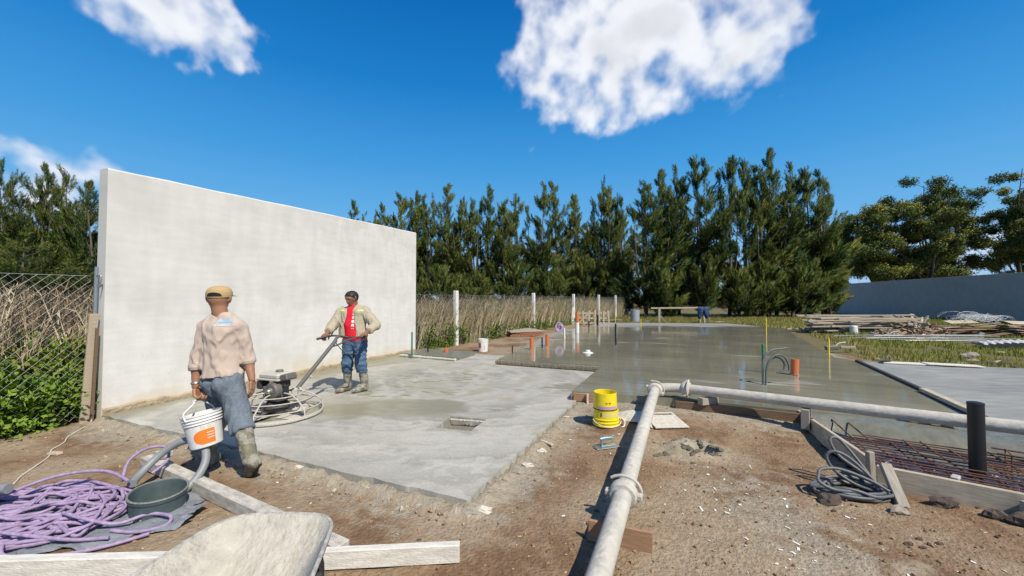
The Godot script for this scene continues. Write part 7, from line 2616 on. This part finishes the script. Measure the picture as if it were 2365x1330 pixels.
func trowel_man() -> void:
	var t := thing("person", "person in khaki jacket over a red shirt steering the power trowel", "person", V(-2.52, LOW, -6.42))
	var body := MB.new()
	var fw := V(-0.36, -0.42, 0.83).normalized()
	var rt := V(-0.92, 0, -0.40).normalized()       # the person's right
	var up := rt.cross(fw).normalized()
	if up.y < 0.0: up = -up
	var hc := V(-2.585, 1.572, -6.41)
	nets([[hc + fw * 0.012, hc - fw * 0.02, 0.084, 0.084], [hc + fw * 0.045 - up * 0.06, hc + fw * 0.055 - up * 0.088, 0.056, 0.040], [hc + fw * 0.06 - up * 0.03, hc + fw * 0.05 - up * 0.05, 0.045, 0.04], [hc - up * 0.05 - fw * 0.02, V(-2.565, 1.40, -6.46), 0.062, 0.066], [hc + fw * 0.092 + up * 0.004, hc + fw * 0.106 - up * 0.036, 0.009, 0.0165], [hc + fw * 0.078 + up * 0.02 + rt * 0.04, hc + fw * 0.078 + up * 0.02 - rt * 0.04, 0.016, 0.016], [hc + fw * 0.092 - up * 0.066 + rt * 0.018, hc + fw * 0.092 - up * 0.066 - rt * 0.018, 0.011, 0.011],
		[hc + rt * 0.087 + up * 0.01, hc + rt * 0.084 - up * 0.03, 0.015, 0.010], [hc - rt * 0.087 + up * 0.01, hc - rt * 0.084 - up * 0.03, 0.015, 0.010]], 0.0075, 0.016, body)
	nets([[V(-2.565, 1.43, -6.46), V(-2.565, 1.34, -6.46), 0.062, 0.07], [V(-2.565, 1.3, -6.45), V(-2.53, 0.88, -6.43), 0.10, 0.10], [V(-2.74, 1.33, -6.46), V(-2.39, 1.34, -6.46), 0.055, 0.055],
		[V(-2.75, 1.32, -6.45), V(-2.84, 1.12, -6.32), 0.048, 0.042], [V(-2.84, 1.12, -6.32), V(-2.825, 1.02, -6.08), 0.042, 0.029], [V(-2.38, 1.33, -6.45), V(-2.18, 1.13, -6.36), 0.048, 0.042], [V(-2.18, 1.13, -6.36), V(-2.235, 1.025, -6.10), 0.042, 0.029],
		[V(-2.62, 0.84, -6.43), V(-2.63, 0.50, -6.38), 0.08, 0.05], [V(-2.63, 0.50, -6.38), V(-2.64, 0.18, -6.44), 0.05, 0.035], [V(-2.44, 0.84, -6.43), V(-2.40, 0.50, -6.36), 0.08, 0.05], [V(-2.40, 0.50, -6.36), V(-2.37, 0.18, -6.43), 0.05, 0.035]], 0.014, 0.025, body)
	var hb := []
	hand(hb, V(-2.825, 1.025, -6.07), V(0.02, -0.45, 1.0), V(0.15, -1, -0.5), V(1, 0, 0), 1.0, 1.05)
	nets(hb, 0.006, 0.008, body)
	hb = []
	hand(hb, V(-2.235, 1.03, -6.09), V(0.02, -0.4, 1.0), V(-0.15, -1, -0.4), V(-1, 0, 0), 1.0, 1.05)
	nets(hb, 0.006, 0.008, body)
	put(body, "body", M.skin_dark, t)
	for s in [-1.0, 1.0]:
		var ey := MB.new()
		ey.rock(Transform3D(Basis().scaled(Vector3.ONE * 0.009), hc + fw * 0.084 + rt * 0.032 * s + up * 0.002), NZ, 0.0, 8, true)
		put(ey, "eye", M.hair, t)
	var hr := MB.new()
	nets([[hc + fw * 0.004 + up * 0.012, hc - fw * 0.026 + up * 0.006, 0.093, 0.092], [hc - fw * 0.045 - up * 0.03, hc - fw * 0.05 - up * 0.05, 0.06, 0.05]], 0.008, 0.02, hr, 0.004, 22.0, [[hc + fw * 0.055 + up * 0.035, (fw * 0.85 - up * 0.62).normalized(), 0.4]])
	put(hr, "hair", M.hair, t)
	# jeans
	var tr := MB.new()
	nets([[V(-2.60, 0.87, -6.43), V(-2.46, 0.87, -6.43), 0.118, 0.118], [V(-2.615, 0.84, -6.43), V(-2.63, 0.51, -6.38), 0.108, 0.080], [V(-2.63, 0.51, -6.38), V(-2.635, 0.37, -6.40), 0.080, 0.078], [V(-2.445, 0.84, -6.43), V(-2.405, 0.51, -6.36), 0.108, 0.080], [V(-2.405, 0.51, -6.36), V(-2.385, 0.37, -6.39), 0.080, 0.080]], 0.013, 0.03, tr, 0.011, 8.0, [[V(-2.6, 0.385, -6.4), V(0, -1, 0), 0.5]], Vector3(0.6, 1.2, 0.6))
	put(tr, "jeans", M.jean_blue, t)
	# red shirt
	var rd := MB.new()
	nets([[V(-2.59, 1.34, -6.42), V(-2.575, 1.12, -6.385), 0.085, 0.105], [V(-2.575, 1.12, -6.385), V(-2.55, 0.98, -6.39), 0.112, 0.115], [V(-2.58, 0.97, -6.42), V(-2.47, 0.97, -6.42), 0.12, 0.125], [V(-2.57, 1.41, -6.45), V(-2.57, 1.36, -6.44), 0.07, 0.08], [V(-2.59, 0.90, -6.43), V(-2.46, 0.90, -6.43), 0.122, 0.124]], 0.013, 0.03, rd, 0.004, 6.0, [[V(-2.53, 0.875, -6.4), V(0, -1, 0), 0.4]])
	var rawr := copy_mb(rd)
	var ro := put(rd, "red_shirt", M.shirt_red, t)
	# khaki jacket, open in front
	var jk := MB.new()
	nets([[V(-2.735, 1.335, -6.46), V(-2.395, 1.35, -6.46), 0.082, 0.082], [V(-2.66, 1.30, -6.44), V(-2.65, 1.02, -6.42), 0.110, 0.118], [V(-2.475, 1.31, -6.44), V(-2.475, 1.02, -6.42), 0.112, 0.120], [V(-2.565, 1.30, -6.47), V(-2.56, 1.0, -6.46), 0.12, 0.12], [V(-2.65, 1.02, -6.42), V(-2.645, 0.96, -6.42), 0.118, 0.122], [V(-2.475, 1.02, -6.42), V(-2.455, 0.96, -6.42), 0.120, 0.124], [V(-2.63, 1.41, -6.47), V(-2.50, 1.41, -6.47), 0.05, 0.05],
		[V(-2.755, 1.325, -6.45), V(-2.845, 1.12, -6.32), 0.082, 0.074], [V(-2.845, 1.12, -6.32), V(-2.835, 1.06, -6.18), 0.070, 0.058], [V(-2.375, 1.335, -6.45), V(-2.175, 1.13, -6.36), 0.084, 0.074], [V(-2.175, 1.13, -6.36), V(-2.205, 1.065, -6.20), 0.072, 0.058]], 0.0125, 0.026, jk, 0.010, 7.0, [[V(-2.575, 1.46, -6.25), V(-2.565, 1.22, -6.24), 0.098, 0.105], [V(-2.565, 1.22, -6.24), V(-2.555, 0.84, -6.22), 0.105, 0.13], [V(-2.55, 0.935, -6.4), V(0, -1, 0), 0.24], [V(-2.83, 1.05, -6.15), V(0.0, -0.3, 1), 0.1], [V(-2.21, 1.05, -6.17), V(0, -0.3, 1), 0.1]])
	var raw := copy_mb(jk)
	var jo := put(jk, "jacket", M.shirt_khaki, t)
	for x in [[-2.735, -2.66], [-2.455, -2.37]]:
		for y in [1.362]:
			var band := patch(raw, func(c: Vector3, n: Vector3) -> bool: return n.z > 0.25 and absf(c.y - y) < 0.011 and c.x > x[0] and c.x < x[1], 0.003)
			if band.v.size():
				put(band, "reflective_band", M.yellow_band, jo)
	var dots := patch(rawr, func(c: Vector3, n: Vector3) -> bool: return n.z > 0.3 and absf(c.x + 2.515) < 0.018 and c.y > 1.08 and c.y < 1.36 and fmod(c.y * 17.0, 1.0) < 0.55, 0.002)
	if dots.v.size():
		put(dots, "white_print", M.white_plastic, ro)
	boot(t, V(-2.635, 0.43, -6.40), V(-2.64, 0.19, -6.44), V(-2.638, 0.118, -6.455), V(-2.70, 0.116, -6.32), V(-2.725, 0.112, -6.26), 0.13)
	boot(t, V(-2.385, 0.43, -6.39), V(-2.365, 0.19, -6.43), V(-2.36, 0.118, -6.44), V(-2.44, 0.116, -6.32), V(-2.475, 0.112, -6.27), 0.13)

func _ready() -> void:
	rng.seed = 2024
	NZ.seed = 7
	NZ.frequency = 0.01
	NZ.fractal_octaves = 3
	gn.seed = 3
	gn.frequency = 0.01
	gn.fractal_octaves = 5
	gn2.seed = 17
	gn2.frequency = 0.01
	gn2.fractal_octaves = 3
	# camera
	var cam := Camera3D.new()
	cam.name = "camera"
	cam.fov = 71.78
	cam.far = 1500.0
	cam.near = 0.05
	add_child(cam)
	cam.position = Vector3(0, CAM_H, 0)
	cam.rotation.x = atan(25.0 / 919.0)
	cam.current = true
	# sky and sun
	var env := Environment.new()
	env.background_mode = Environment.BG_SKY
	env.sky = Sky.new()
	env.sky.sky_material = make_sky()
	env.tonemap_mode = Environment.TONE_MAPPER_LINEAR
	env.tonemap_exposure = 1.2
	env.sdfgi_enabled = true
	env.ssao_enabled = true
	env.ssil_enabled = true
	var we := WorldEnvironment.new()
	we.name = "world_environment"
	we.environment = env
	add_child(we)
	var sun := DirectionalLight3D.new()
	sun.name = "sun"
	sun.light_energy = 1.55
	sun.light_color = Color(1.0, 0.96, 0.89)
	sun.light_angular_distance = 0.5
	sun.shadow_enabled = true
	add_child(sun)
	sun.look_at_from_position(Vector3(0.52, 1.0, 0.66), Vector3.ZERO)
	for stage in [materials, ground, slabs, walls, fences, trees, scatter_plants, scatter_soil, pipe_line, buckets, slab_stubs, pit, coils, timber, wheelbarrow, power_trowel, yard, bucket_man, trowel_man]:
		stage.call()
